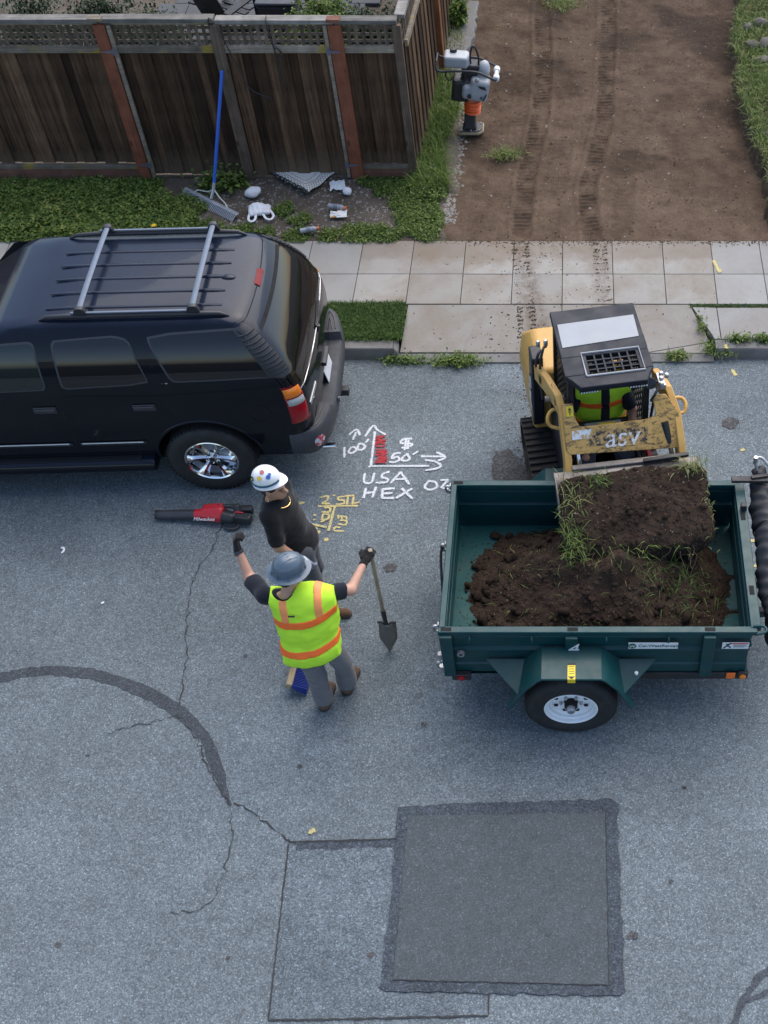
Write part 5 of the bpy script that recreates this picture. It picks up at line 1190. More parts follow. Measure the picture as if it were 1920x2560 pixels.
# arms
AL = [(-.352, 8.197, 1.50), (-.256, 7.956, 1.58), (-.148, 7.634, 1.66), (-.107, 7.499, 1.58), (-.077, 7.322, 1.40), (-.057, 7.207, 1.27), (-.057, 7.041, 1.12)]
AR = [(.724, 8.10, 1.54), (.785, 7.86, 1.64), (.819, 7.716, 1.68), (.899, 7.53, 1.55), (.941, 7.328, 1.35), (.955, 7.24, 1.23), (.949, 7.12, 1.12)]
for pts, hs in ((AL, (.15, .16, .17, .17, .18, .17, .12)), (AR, (.15, .16, .17, .17, .18, .17, .12))):
    m = MB(); rings = []; P = [Vector(L_(p)) for p in pts]
    for i, p in enumerate(P):
        t = (P[min(i + 1, len(P) - 1)] - P[max(i - 1, 0)]).normalized(); sd_ = Vector((1, 0, 0)); nrm = sd_.cross(t).normalized(); h_ = hs[i]
        rings.append([tuple(p + sd_ * a + nrm * b) for a, b in ((-.032, .0), (.032, .0), (.032, h_), (-.032, h_))] if nrm.z < 0 else [tuple(p + sd_ * a - nrm * b) for a, b in ((-.032, .0), (.032, .0), (.032, h_), (-.032, h_))])
    m.loft(rings); m.build('lift_arm', MAT['ayellow'], ld, bev=.008)
text('RT-40', .085, (0, 0, 0), (0, 0, 0), MAT['ink'], ld, .001); o = bpy.data.objects['lettering.003'] if 'lettering.003' in bpy.data.objects else None
rt = [q for q in bpy.data.objects if q.name.startswith('lettering')][-1]; rt.parent = ld; rt.location = Vector(L_((-.158, 7.70, 1.595))) + Vector((-.036, 0, 0)); rt.rotation_euler = (R(90), R(14), R(-90))
lb('cover_plate', tuple(Vector(L_((-.30, 8.08, 1.46))) + Vector((-.036, 0, 0))), (.004, .18, .07), 'ablack', 0, None, (R(-17), 0, 0))
# front cross member: a plate with a U shaped cut-out
PL = [(-.107, 7.481, 1.683), (-.021, 7.49, 1.681), (-.001, 7.421, 1.573), (.044, 7.381, 1.506), (.156, 7.395, 1.506), (.613, 7.461, 1.518), (.699, 7.482, 1.533), (.709, 7.497, 1.553), (.676, 7.587, 1.692), (.793, 7.602, 1.691), (.908, 7.524, 1.555), (.977, 7.357, 1.304), (.957, 7.344, 1.289), (-.037, 7.235, 1.308), (-.077, 7.252, 1.341)]
m = MB(); P = [Vector(L_(p)) for p in PL]; nrm = Vector((0, -.85, .53)).normalized(); nP = len(P)
def tri_poly(V): return None
# split into three convex-ish strips so that the plate stays flat shaded
def plate_piece(idx): 
    q = [P[i] for i in idx]; k = len(q); m.add([tuple(p) for p in q] + [tuple(p - nrm * .035) for p in q], [tuple(range(k)), tuple(range(2 * k - 1, k - 1, -1))] + [(i, (i + 1) % k, k + (i + 1) % k, k + i) for i in range(k)])
m2 = m; plate_piece(list(range(nP))); cm_ = m.build('cross_member', MAT['aworn'], ld, bev=.006)
e0 = Vector(L_((.192, 7.304, 1.367))); e1 = Vector(L_((.524, 7.349, 1.372))); eu = Vector(L_((.191, 7.366, 1.456)))
ex = (e1 - e0).normalized(); ez = ex.cross((eu - e0)).normalized(); ey = ez.cross(ex)
def onplate(o, c, lift=.006):
    Mx = Matrix((ex, ey, ez)).transposed().to_4x4(); Mx.translation = c + ez * lift; o.matrix_local = Mx
n = N('worn_lettering'); kf = n.ramp(n.noise(18, 8, .8), [(.50, 0.0), (.56, 1.0)]); c = n.mix(kf, (.72, .73, .74), (.5, .3, .1)); n.set(c, .5); MAT['wornwhite'] = n.m
n = N('worn_black'); kf = n.ramp(n.noise(16, 8, .8), [(.48, 0.0), (.53, 1.0)]); c = n.mix(kf, (.02, .02, .024), (.5, .3, .1)); n.set(c, .5); MAT['wornblack'] = n.m
cc = (e0 + e1) / 2 + (eu - e0) * .5
o = text('asv', .25, (0, 0, 0), (0, 0, 0), MAT['wornwhite'], ld, .002, shear=.15); bx_ = o; o.parent = ld
onplate(o, cc + ex * .05 - ey * .012, .005); 
m = MB(); m.prism([(-.26, -.065), (.26, -.065), (.27, .06), (-.25, .065)], 0, .002); o = m.build('worn_decal', MAT['wornblack'], ld); onplate(o, cc + ex * .02, .001)
m = MB(); m.prism([(-.085, -.04), (.085, -.04), (.09, .04), (-.08, .04)], 0, .003); o = m.build('worn_logo', MAT['wornwhite'], ld); onplate(o, Vector(L_((.055, 7.345, 1.453))), .002)
m = MB(); m.prism([(-.03, -.045), (.03, -.045), (.03, .045), (-.03, .045)], 0, .002); o = m.build('warning_label', MAT['vinyl_yellow'], ld); wl = o; onplate(o, Vector(L_((-.048, 7.453, 1.63))), .002)
m = MB(); m.prism([(-.016, .008), (.016, .008), (0, .036)], .002, .003); m.box((0, -.018, .0026), (.008, .035, .001)); m.box((-.010, -.004, .0026), (.02, .005, .001), (0, 0, .7)); m.box((.010, -.004, .0026), (.02, .005, .001), (0, 0, -.7)); m.build('pictogram', MAT['ink'], wl)
# loop handles
for pts in ([(-.14, 7.69, 1.42), (-.20, 7.685, 1.42), (-.24, 7.65, 1.39), (-.245, 7.61, 1.34), (-.21, 7.59, 1.30), (-.13, 7.575, 1.29)], [(.88, 7.757, 1.50), (.95, 7.765, 1.49), (.985, 7.73, 1.47), (.987, 7.69, 1.45), (.97, 7.655, 1.42), (.90, 7.64, 1.42)]):
    m = MB(); m.tube(catmull([L_(p) for p in pts], 5), .017, 8); m.build('grab_handle', MAT['ayellow'], ld, sm=60)
m = MB(); m.cyl(L_((-.10, 7.77, 1.48)), L_((-.27, 7.76, 1.48)), .03, 12); m.build('arm_stop', MAT['wornsteel'], ld, sm=40)
# rams
for a, b, c_ in (((.024, 7.29, 1.27), (.061, 7.15, 1.09), 0), ((.834, 7.38, 1.31), (.889, 7.28, 1.11), 0)):
    m = MB(); m.cyl(L_(a), L_(b), .020, 12); m.build('ram_rod', MAT['chrome'], ld, sm=40)
    av, bv = Vector(a), Vector(b); m = MB(); m.cyl(L_(av + (av - bv) * .02), L_(av + (av - bv) * .9), .034, 12); m.build('ram_barrel', MAT['ablack'], ld, sm=40); m = MB(); m.lathe([(.034, -.03), (.034, .03)], 12, Matrix.Translation(L_(b)) @ AX('x')); m.build('ram_eye', MAT['wornsteel'], ld, sm=40)
m = MB(); m.bar(L_((.655, 7.60, 1.02)), L_((.705, 7.555, .80)), .045, .04); m.build('safety_bar', MAT['redbar'], ld, bev=.004)
# hydraulic block and hoses on the right arm
m = MB(); m.box(L_((.748, 7.70, 1.76)), (.06, .17, .05)); hb_ = m.build('hydraulic_block', MAT['zinc'], ld, bev=.006)
for p in ((.752, 7.76, 1.79), (.752, 7.70, 1.79), (.752, 7.63, 1.79), (.80, 7.74, 1.79)): m = MB(); m.lathe([(.022, -.02), (.022, .012), (.014, .02)], 10, Matrix.Translation(L_(p))); m.build('coupler', MAT['zinc'], hb_, sm=40)
for pts in ([(.73, 7.62, 1.77), (.69, 7.56, 1.72), (.67, 7.62, 1.60), (.70, 7.75, 1.45), (.68, 7.80, 1.1)], [(.72, 7.68, 1.77), (.66, 7.66, 1.78), (.62, 7.72, 1.66), (.64, 7.80, 1.4), (.66, 7.85, 1.0)], [(-.30, 8.25, 1.62), (-.33, 8.12, 1.70), (-.36, 8.16, 1.5), (-.33, 8.2, 1.2)], [(-.27, 8.28, 1.64), (-.29, 8.14, 1.73), (-.32, 8.10, 1.52), (-.30, 8.05, 1.2)]):
    m = MB(); m.tube(catmull([L_(p) for p in pts], 6), .013, 8); m.build('hose', MAT['cord'], ld, sm=60)
for p in ((-.34, 8.30, 1.66), (-.27, 8.30, 1.67)): m = MB(); m.lathe([(.02, -.03), (.02, .02), (.012, .03)], 10, Matrix.Translation(L_(p))); m.build('fitting', MAT['zinc'], ld, sm=40)
# mirror-like work lamp on the right
m = MB(); m.lathe([(.05, -.03), (.055, .0), (.05, .02), (.0, .025)], 18, Matrix.Translation(L_((.655, 7.66, 1.77))) @ Matrix.Rotation(R(60), 4, 'X')); m.build('lamp', MAT['ablack'], ld, sm=40)
# bucket tipped over the trailer wall
by = Vector(L_((.455, 7.06, 1.18))); bu = [(.12, .22), (.02, .18), (-.04, .06), (-.06, -.06), (-.22, -.30), (-.42, -.42), (-.43, -.405), (-.235, -.27), (-.085, -.04), (-.065, .05), (.0, .155), (.115, .195)]
def brot(y, z, a=R(-18)): return (y * math.cos(a) - z * math.sin(a), y * math.sin(a) + z * math.cos(a))
bk = []
for y, z in [(.09, .10), (.02, .09), (-.05, .05), (-.09, -.03), (-.24, -.14), (-.50, -.20), (-.505, -.185), (-.245, -.12), (-.07, -.01), (-.035, .04), (.025, .07), (.09, .08)]: bk.append((y, z))
yawb = R(-1)
m = MB(); m.loft([[(x, y, z) for y, z in bk] for x in (-.64, .64)]); B = m.build('bucket', MAT['wornsteel'], ld, bev=.006, loc=tuple(by), rot=(0, 0, yawb))
for x in (-.64, .63):
    m = MB(); m.prism([(.09, .095), (-.05, .05), (-.09, -.03), (-.25, -.13), (-.30, -.13), (-.18, .04), (-.02, .11)], x, x + .014, Matrix(((0, 0, 1, 0), (1, 0, 0, 0), (0, 1, 0, 0), (0, 0, 0, 1)))); m.build('bucket_cheek', MAT['wornsteel'], B, bev=.003)
lb('quick_coupler', (0, .10, .02), (.95, .06, .22), 'wornsteel', .01, B); lb('coupler_lever', (.35, .06, .16), (.4, .04, .03), 'ablack', .006, B, (0, R(-3), 0))
# sod slab sliding out of the bucket
SC = Vector((.53, 6.70, 1.17)); sl_rot = Euler((R(28), 0, R(6.5)))
SR = np.array(sl_rot.to_matrix(), dtype=np.float32)
def sodf(P):
    q = P + np.stack([wav(P, 9, 51, .02), wav(P, 9, 52, .025), wav(P, 10, 53, .02)], -1)
    q = q + np.stack([wav(P, 6, 58, .03), wav(P, 5, 59, .03), wav(P, 7, 60, .028)], -1); d_ = sd_box(q, (0, .02, -.08), (.645, .36, .12), .105)
    d_ = smin(d_, sd_box(q, (0, -.26, -.15), (.60, .13, .12), .10), .05)
    d_ = smin(d_, sd_ell(q, (.25, -.05, .0), (.36, .3, .06)), .06); return d_ + wav(P, 18, 57, .018) + wav(P, 42, 54, .013) + wav(P, 95, 55, .008) + wav(P, 180, 56, .004)
sod = sdf('soil_slab', sodf, (-.76, -.50, -.36), (.76, .48, .12), .0125, MAT['heap'], None); sod.location = SC; sod.rotation_euler = sl_rot
tag(sod, 'thick brown slab of soil with roots and grass sliding off the loader bucket', 'soil')
# ------------------------------------------------------------------ people
def skinm(name, col):
    n = N(name); c = n.mix(n.noise(25, 4), tuple(x * .88 for x in col), tuple(min(1, x * 1.1) for x in col)); n.set(c, .5, 0, .4); n.b.inputs['Subsurface Weight'].default_value = .12; n.b.inputs['Subsurface Radius'].default_value = (.02, .008, .004); return n.m
def cloth(name, col, var=.2, sc_=30, grime=None, ga=.4):
    n = N(name); c = n.mix(n.noise(sc_, 5, .6), tuple(x * (1 - var) for x in col), tuple(min(1, x * (1 + var)) for x in col))
    if grime: c = n.mix(n.math('MULTIPLY', n.ramp(n.noise(7, 7, .7), [(.48, 0.0), (.72, 1.0)]), ga), c, grime)
    n.set(c, .9, 0, .15); n.b.inputs['Sheen Weight'].default_value = .15; n.bump(n.math('ADD', n.noise(220, 2), n.math('MULTIPLY', n.noise(12, 5, .6), 2.0)), .35, .006); return n.m
MAT['skin_a'] = skinm('skin_light', (.48, .27, .19)); MAT['skin_b'] = skinm('skin_tan', (.42, .235, .16)); MAT['skin_c'] = skinm('skin_dark_tan', (.30, .16, .11))
MAT['navyshirt'] = cloth('navy_shirt', (.012, .014, .022)); MAT['blackshirt'] = cloth('black_shirt', (.009, .009, .011)); MAT['greypants'] = cloth('grey_work_trousers', (.135, .135, .142), .18, 30, (.09, .075, .06), .4); MAT['darkpants'] = cloth('dark_grey_trousers', (.075, .08, .092), .2, 30, (.09, .08, .07), .3); MAT['jeans'] = cloth('dark_blue_jeans', (.018, .026, .05))
MAT['boot'] = cloth('brown_boot_leather', (.115, .062, .035), .3, 40, (.06, .045, .035)); MAT['sole'] = plain('boot_sole', (.03, .026, .022), .85); MAT['gloveblack'] = cloth('black_glove', (.014, .013, .013)); MAT['glovegrey'] = cloth('grey_glove', (.19, .19, .26)); MAT['hair'] = plain('black_hair', (.010, .008, .007), .55, var=.4, scale=80, bump=.003)
n = N('vest_lime'); c = n.mix(n.noise(18, 5), (.46, .80, .035), (.58, .92, .06)); n.set(c, .75, 0, .2); n.bump(n.math('ADD', n.noise(10, 5, .6), n.math('MULTIPLY', n.noise(260, 2), .3)), .35, .012); MAT['lime'] = n.m
n = N('vest_orange'); c = n.mix(n.noise(30, 4), (.85, .13, .015), (.95, .18, .03)); n.set(c, .55, 0, .4); MAT['vorange'] = n.m
MAT['vpale'] = plain('vest_shoulder_orange', (.90, .30, .10), .6, var=.1); MAT['gold'] = plain('gold_chain', (.75, .52, .20), .25, .9); MAT['watch'] = plain('watch_black', (.03, .033, .04), .25)
MAT['hatgrey'] = plain('hard_hat_grey', (.085, .118, .155), .25, var=.08, spec=.6); MAT['hatwhite'] = plain('hard_hat_white', (.76, .77, .78), .25, var=.04, spec=.6); MAT['stickblue'] = plain('sticker_blue', (.05, .13, .42), .4); MAT['stickyel'] = plain('sticker_yellow', (.72, .50, .06), .4); MAT['stickred'] = plain('sticker_red', (.45, .12, .14), .4, var=.6, scale=120)
def frame(fwd, up=(0, 0, 1)):
    f = Vector(fwd).normalized(); u = Vector(up); r = f.cross(u).normalized(); u = r.cross(f).normalized(); return f, r, u        # forward, right, up
def head_sdf(P, c, fwd, up=(0, 0, 1)):
    f, r, u = frame(fwd, up); M = np.array([list(r), list(f), list(u)], dtype=np.float32).T; q = (P - v3(c)) @ M     # q: right, forward, up
    d_ = sd_ell(q, (0, -.012, .035), (.078, .098, .092))
    d_ = smin(d_, sd_ell(q, (0, .022, -.045), (.062, .075, .078)), .04)
    d_ = smin(d_, sd_ell(q, (0, .062, -.088), (.030, .028, .024)), .03)
    d_ = smin(d_, sd_cone(q, (0, .092, .012), (0, .118, -.028), .010, .017), .014)
    d_ = smin(d_, sd_cone(q, (-.035, .088, .022), (.035, .088, .022), .012, .012), .02)
    d_ = smin(d_, sd_cone(q, (-.022, .090, -.062), (.022, .090, -.062), .009, .009), .012)
    for s in (-1, 1):
        d_ = smin(d_, sd_ell(q, (s * .08, -.008, -.012), (.012, .022, .034)), .008)
        d_ = np.maximum(d_, -(length(q - v3((s * .032, .108, .008))) - .016)) if False else d_
    return d_
def hand_pts(w, dr, nr, curl=35, thumb=1, spread=.018, ln=1.0):
    """segments of a hand at wrist w along dr with palm facing -nr"""
    w, dr = Vector(w), Vector(dr).normalized(); nr = Vector(nr); nr = (nr - dr * nr.dot(dr)).normalized(); lt = dr.cross(nr)
    segs = []
    for i, (off, fl) in enumerate(((-1.5, .92), (-.5, 1.06), (.5, 1.0), (1.5, .8))):
        p = w + dr * .085 + lt * (off * spread); th = R(curl * .5)
        segs.append((w + dr * .02 + lt * (off * spread * .7), p, .0135, .0125))
        for k, L in enumerate((.040, .028, .022)):
            q = p + (dr * math.cos(th) - nr * math.sin(th)) * L * fl * ln; segs.append((p, q, .0105 - .0012 * k, .0095 - .0012 * k)); p = q; th += R(curl)
    b = w + dr * .03 + lt * (-thumb * .03); q = b + (dr * .55 - lt * thumb * .55 - nr * .35).normalized() * .042; e = q + (dr * .75 - lt * thumb * .2 - nr * .5).normalized() * .032
    segs += [(w + dr * .01, b, .018, .016), (b, q, .0135, .012), (q, e, .0115, .010)]
    return segs
def segs_sdf(P, segs, k=.012, grow=0.0):
    d_ = None
    for a, b, ra, rb in segs:
        e = sd_cone(P, a, b, ra + grow, rb + grow); d_ = e if d_ is None else smin(d_, e, k)
    return d_
def lohi(pts, pad): 
    a = np.array([tuple(p) for p in pts]); return a.min(0) - pad, a.max(0) + pad
def hat_mesh(name, c, fwd, up, mat, parent, full, sc_=1.0, stripe=None):
    f, r, u = frame(fwd, up); Mx = Matrix((r, f, u)).transposed().to_4x4(); Mx.translation = c
    m = MB(); nA = 40
    prof = [(1.0, 0.0), (.99, .02), (.965, .045), (.90, .078), (.78, .105), (.60, .128), (.36, .143), (.12, .148)]
    def ring(s, h, ex=0, front=0):
        out = []
        for k in range(nA):
            a = 2 * math.pi * k / nA; ca, sa = math.cos(a), math.sin(a); rx, ry = .118 * s + ex, .142 * s + ex
            fr = front * max(0, sa) ** 1.6
            out.append((rx * ca, (ry + fr) * sa, h - .10 * fr - (.006 * abs(ca) if ex else 0)))
        return out
    if full: rings = [ring(1, -.008, .038, .012), ring(1, -.002, .040, .012), ring(1, .003, .030, .008), ring(1, .009, .010), ring(1.0, .014)]
    else: rings = [ring(1, -.010, .006, .046), ring(1, -.003, .010, .050), ring(1, .003, .008, .040), ring(1, .010, .003), ring(1.0, .014)]
    rings += [ring(s, .014 + h) for s, h in prof[1:]]; m.loft(rings, True)
    h = m.build(name, mat, parent, sm=40); h.matrix_local = Mx; h.scale = (sc_,) * 3
    for a in ((-.5, 0, .5) if full else (-.3, .0, .3)):
        m = MB(); m.tube([(.118 * math.sin(a) * t_, .142 * s_ * .93, .012 + .15 * z_) for t_, s_, z_ in ((.55, -.85, .62), (.6, -.5, .88), (.6, 0, 1.0), (.6, .5, .88), (.55, .85, .62))], .006, 6); m.build('ridge', mat, h, sm=60)
    return h
def on_hat(h, ax, ay, r, mat, name='sticker', d=.002):
    """disc on the dome: ax, ay angles from the crown"""
    dx, dy = math.sin(ax), math.sin(ay)
    def S_(u, v): return Vector((.118 * u, .142 * v, .014 + float(np.interp(math.hypot(u, v), [.12, .36, .60, .78, .90, .965, .99, 1.0], [.148, .143, .128, .105, .078, .045, .02, .0]))))
    p = S_(dx, dy); nr = (S_(dx + .04, dy) - S_(dx - .04, dy)).cross(S_(dx, dy + .04) - S_(dx, dy - .04)).normalized()
    m = MB(); m.lathe([(r, 0), (r, .0025), (0, .003)], 16, Matrix.Translation(p + nr * d) @ nr.to_track_quat('Z', 'Y').to_matrix().to_4x4()); return m.build(name, mat, h)
def person(name, loc, label, J, mats, head, res=.011, extras=None):
    """J: joints in world space; everything below is stored relative to loc"""
    t = thing(name, loc, 0, label, 'person'); O = Vector(loc); J = {k: Vector(v) - O for k, v in J.items()}; hc = Vector(head[0]) - O; hf = head[1]; hu = head[2] if len(head) > 2 else (0, 0, 1)
    ch, pe = J['chest'], J['pelvis']; sh = (J['sr'] - J['sl']); shn = sh.normalized(); up = (ch - pe).normalized(); fw = up.cross(shn).normalized()   # chest forward axis up to sign
    def torso(P, g=0.0, flare=0.0):
        M = np.array([list(shn), list(fw), list(up)], dtype=np.float32).T; q = (P - v3(pe)) @ M; L = (ch - pe).length
        d_ = sd_ell(q, (0, 0, L * 1.0), (.185 + g, .118 + g, .20 + g)); d_ = smin(d_, sd_ell(q, (0, 0, L * .55), (.160 + g + flare * .5, .112 + g + flare, .20 + g)), .06); d_ = smin(d_, sd_ell(q, (0, 0, -.01), (.172 + g + flare, .122 + g + flare, .15 + g)), .06)
        for s in ('sl', 'sr'): d_ = smin(d_, sd_cone(P, ch + up * .10, J[s], .065 + g, .060 + g), .05)
        return d_
    def arm(P, s, g=0.0, lo=0.0, hi=2.0):
        S, E, Wr = J['s' + s], J['e' + s], J['w' + s]
        return smin(sd_cone(P, S, E, .056 + g, .045 + g), sd_cone(P, E, Wr, .043 + g, .029 + g), .02)
    def leg(P, s, g=0.0, fl=0.0):
        Hp, K, A = J['h' + s], J['k' + s], J['a' + s]
        d_ = smin(sd_cone(P, Hp, K, .088 + g, .060 + g), sd_cone(P, K, A, .060 + g, .042 + g + fl), .03); return d_
    pts = list(J.values()) + [hc + Vector((0, 0, .16)), hc + Vector((0, 0, -.1))]; lo, hi = lohi(pts, .17)
    def bodyf(P):
        d_ = torso(P, -.012); nb = ch + up * .14
        d_ = smin(d_, sd_cone(P, nb, hc + Vector((0, 0, -.05)), .058, .052), .03); d_ = smin(d_, head_sdf(P, hc, hf, hu), .02)
        for s in 'lr': d_ = smin(d_, arm(P, s), .03); d_ = smin(d_, leg(P, s, -.014), .03)
        return d_
    sdf('body', bodyf, lo, hi, res, mats['skin'], t)
    f, r, u = frame(hf, hu)
    for s in (-1, 1):
        p = hc + r * (s * .032) + f * .093 + u * .004; m = MB(); m.lathe([(.0, -.008), (.006, -.005), (.008, 0), (.006, .005), (0, .008)], 10, Matrix.Translation(p)); m.build('eye', MAT['hair'], t, sm=60)
        m = MB(); m.tube([hc + r * (s * .015) + f * .103 + u * .024, hc + r * (s * .035) + f * .101 + u * .030, hc + r * (s * .052) + f * .088 + u * .024], .0035, 6); m.build('eyebrow', MAT['hair'], t)
    def hairf(P):
        M = np.array([list(r), list(f), list(u)], dtype=np.float32).T; q = (P - v3(hc)) @ M
        d_ = sd_ell(q, (0, -.018, .035), (.084, .102, .098)); d_ = smin(d_, sd_ell(q, (0, -.055, -.02), (.072, .055, .07)), .03)
        return smax(smax(d_, q[..., 1] - .055 - .4 * np.clip(q[..., 2], -.1, .2), .01), -.10 - q[..., 2], .01) + wav(P, 120, 3, .003)
    sdf('hair', hairf, tuple(hc - Vector((.14,) * 3)), tuple(hc + Vector((.15,) * 3)), .009, MAT['hair'], t)
    # shirt
    hem = mats.get('hem', -.02)
    def shirtf(P):
        d_ = torso(P, mats.get('girth', .008), mats.get('girth', .008)); 
        for s in 'lr':
            S, E = J['s' + s], J['e' + s]; e2 = S.lerp(E, mats.get('sleeve', .82)); ax_ = (E - S).normalized()
            a_ = sd_cone(P, S, e2, .066, .068); a_ = np.maximum(a_, (P - v3(e2)) @ v3(ax_)); d_ = smin(d_, a_, .035)
        q = (P - v3(pe)) @ v3(up); d_ = smax(d_, hem - q + .01 * np.sin(P[..., 0] * 30), .012)
        d_ = np.maximum(d_, -(length(P - v3(ch + up * .235 - Vector((0, 0, 0)))) - .088))
        return d_ + wav(P, 22, 21, .008) + wav(P * np.array((1, 1, 2.2), dtype=np.float32), 38, 22, .005)
    sdf('shirt', shirtf, *lohi([J['sl'], J['sr'], J['el'], J['er'], pe, ch + up * .2, pe + up * (hem - .05)], .22), res, mats['shirt'], t)
    def trousf(P):
        d_ = None
        for s in 'lr':
            e = leg(P, s, .020, .026); A, K = J['a' + s], J['k' + s]; e = np.maximum(e, (P - v3(A)) @ v3((A - K).normalized()) - .035); d_ = e if d_ is None else smin(d_, e, .03)
        M = np.array([list(shn), list(fw), list(up)], dtype=np.float32).T; q = (P - v3(pe)) @ M
        d_ = smin(d_, sd_ell(q, (0, 0, -.02), (.192, .14, .13)), .06); d_ = smax(d_, q[..., 2] - .09, .01)
        return d_ + wav(P * np.array((1, 1, .6), dtype=np.float32), 20, 23, .009) + wav(P * np.array((.6, .6, 2.4), dtype=np.float32), 26, 24, .0045)
    sdf('trousers', trousf, *lohi([J['hl'], J['hr'], J['kl'], J['kr'], J['al'], J['ar'], pe + up * .1], .17), res, mats['pants'], t)
    for s in 'lr':
        A = J['a' + s]; fd = Vector(mats['toe_' + s]).normalized(); g0 = mats.get('ground', 0.0) - O.z if 'ground' in mats else A.z - .10
        def bootf(P):
            heel = A + Vector((0, 0, g0 - A.z + .045)) - fd * .035; toe = A + Vector((0, 0, g0 - A.z + .04)) + fd * .16
            d_ = smin(sd_cone(P, heel, toe, .045, .042), sd_cone(P, A + Vector((0, 0, .06)), heel + Vector((0, 0, .02)) + fd * .03, .056, .05), .05); return np.maximum(d_, g0 + .022 - P[..., 2])
        b = sdf('boot', bootf, *lohi([A + fd * .16, A - fd * .06, A + Vector((0, 0, .08)), A + Vector((0, 0, g0 - A.z))], .075), .009, mats['boot'], t)
        def solef(P):
            heel = A + Vector((0, 0, g0 - A.z + .014)) - fd * .04; toe = A + Vector((0, 0, g0 - A.z + .014)) + fd * .165
            d_ = sd_cone(P * np.array((1, 1, 1), dtype=np.float32), heel, toe, .050, .047); return np.maximum(np.maximum(d_, g0 + .001 - P[..., 2]), P[..., 2] - g0 - .028)
        sdf('sole', solef, *lohi([A + fd * .16, A - fd * .06, A + Vector((0, 0, g0 - A.z))], .09), .009, MAT['sole'], b)
    for s in 'lr':
        hs = mats['hand_' + s]; w_ = J['w' + s]; sg = hand_pts(w_, hs[0], hs[1], hs[2], hs[3], .020, 1.12)
        gl = mats.get('glove'); fn = lambda P: np.minimum(segs_sdf(P, sg, .012, .006), sd_cone(P, w_ - Vector(hs[0]).normalized() * .03, w_ + Vector(hs[0]).normalized() * .03, .036, .030)) if gl else segs_sdf(P, sg, .012)
        sdf('glove' if gl else 'hand', fn, *lohi([x for q in sg for x in q[:2]], .06), .0055, gl or mats['skin'], t)
    if mats.get('vest'):
        v = mats['vest']; q0, q1 = v
        def vestraw(P, g):
            Pw = P - ((P - v3(pe)) @ v3(shn))[..., None] * v3(shn) * mats.get('widen', .24); d_ = torso(Pw, .022 + g, .020); q = (P - v3(pe)) @ v3(up); d_ = smax(d_, q0 - q + .0, .012)
            M = np.array([list(shn), list(fw), list(up)], dtype=np.float32).T; lc = (P - v3(pe)) @ M
            d_ = np.maximum(d_, -(length((P - v3(ch + up * .24)) * np.array((1, 1, .8), dtype=np.float32)) - .105))
            d_ = np.maximum(d_, np.abs(lc[..., 0]) - .285 - .3 * np.clip(.18 - np.abs(lc[..., 2] - .40), -.2, .0) + (lc[..., 2] > .30) * (.03))
            return d_ + wav(P * np.array((1.2, 1.2, .4), dtype=np.float32), 17, 61, .013) + wav(P * np.array((.7, .7, 1.6), dtype=np.float32), 34, 62, .005), lc
        bx = lohi([ch + up * .25, pe + up * q0, J['sl'], J['sr']], .2)
        vo = sdf('vest', lambda P: vestraw(P, 0)[0], *bx, res * .9, MAT['lime'], t)
        for nm, fn in mats['stripes']:
            def sf(P):
                d_, lc = vestraw(P, .005); return np.maximum(d_, fn(lc))
            sdf('stripe', sf, *bx, res * .75, MAT[nm], vo)
        def hemf(P):
            d_, lc = vestraw(P, .004); return np.maximum(d_, np.abs(lc[..., 2] - q0 - .008) - .008)
        sdf('hem_binding', hemf, *bx, res * .8, MAT['gloveblack'], vo)
    return t, O, J, hc
# worker with lime vest, seen from behind, both arms raised
JW = dict(pelvis=(-2.115, 5.46, .96), chest=(-2.205, 5.535, 1.36), sl=(-2.415, 5.58, 1.475), sr=(-1.985, 5.60, 1.475), el=(-2.575, 5.775, 1.455), er=(-1.77, 5.69, 1.40), wl=(-2.648, 5.90, 1.655), wr=(-1.688, 5.945, 1.43), hl=(-2.165, 5.45, .92), hr=(-1.995, 5.48, .92), kl=(-2.16, 5.48, .49), kr=(-1.965, 5.62, .49), al=(-2.165, 5.505, .11), ar=(-1.985, 5.665, .11))
def band(zc, hw_, bow=0.0): return lambda lc: np.abs(lc[..., 2] - zc - bow * lc[..., 0] ** 2) - hw_
wk, O_, J_, hc_ = person('person', (-2.08, 5.55, 0), 'worker in lime vest and grey hard hat with both arms raised, seen from behind', JW,
    dict(skin=MAT['skin_a'], shirt=MAT['navyshirt'], pants=MAT['greypants'], boot=MAT['boot'], glove=MAT['gloveblack'], toe_l=(.15, 1, 0), toe_r=(.25, 1, 0), ground=0.0, sleeve=.80, hem=.05,
         hand_l=((-.05, .25, .95), (-.9, -.2, .1), 62, 1), hand_r=((.35, .80, .25), (.3, -.2, .9), 70, 1), vest=(-.135, .5),
         stripes=[('vorange', band(.355, .034, .5)), ('vorange', band(.045, .031, .6)), ('vpale', lambda lc: np.maximum(np.abs(lc[..., 0] - .135) - .030, .39 - lc[..., 2])), ('vpale', lambda lc: np.maximum(np.abs(lc[..., 0] + .135) - .030, .39 - lc[..., 2]))]),
    ((-2.185, 5.615, 1.70), (.75, .62, -.18)))
hat = hat_mesh('hard_hat', hc_ + Vector((.0, .0, .062)), (.78, .60, -.10), (.05, -.02, 1), MAT['hatgrey'], wk, True, .93)
m = MB(); m.box((0, 0, 0), (.05, .035, .004)); o = m.build('hat_label', MAT['vinyl_white'], hat, loc=(.03, .15, .07), rot=(R(-62), 0, 0))
for a in np.linspace(.3, 5.9, 9): m = MB(); m.box((.124 * math.cos(a), .148 * math.sin(a), .022), (.03, .006, .014), (0, 0, a + math.pi / 2)); m.build('strap_slot', MAT['hatgrey'], hat, bev=.003)
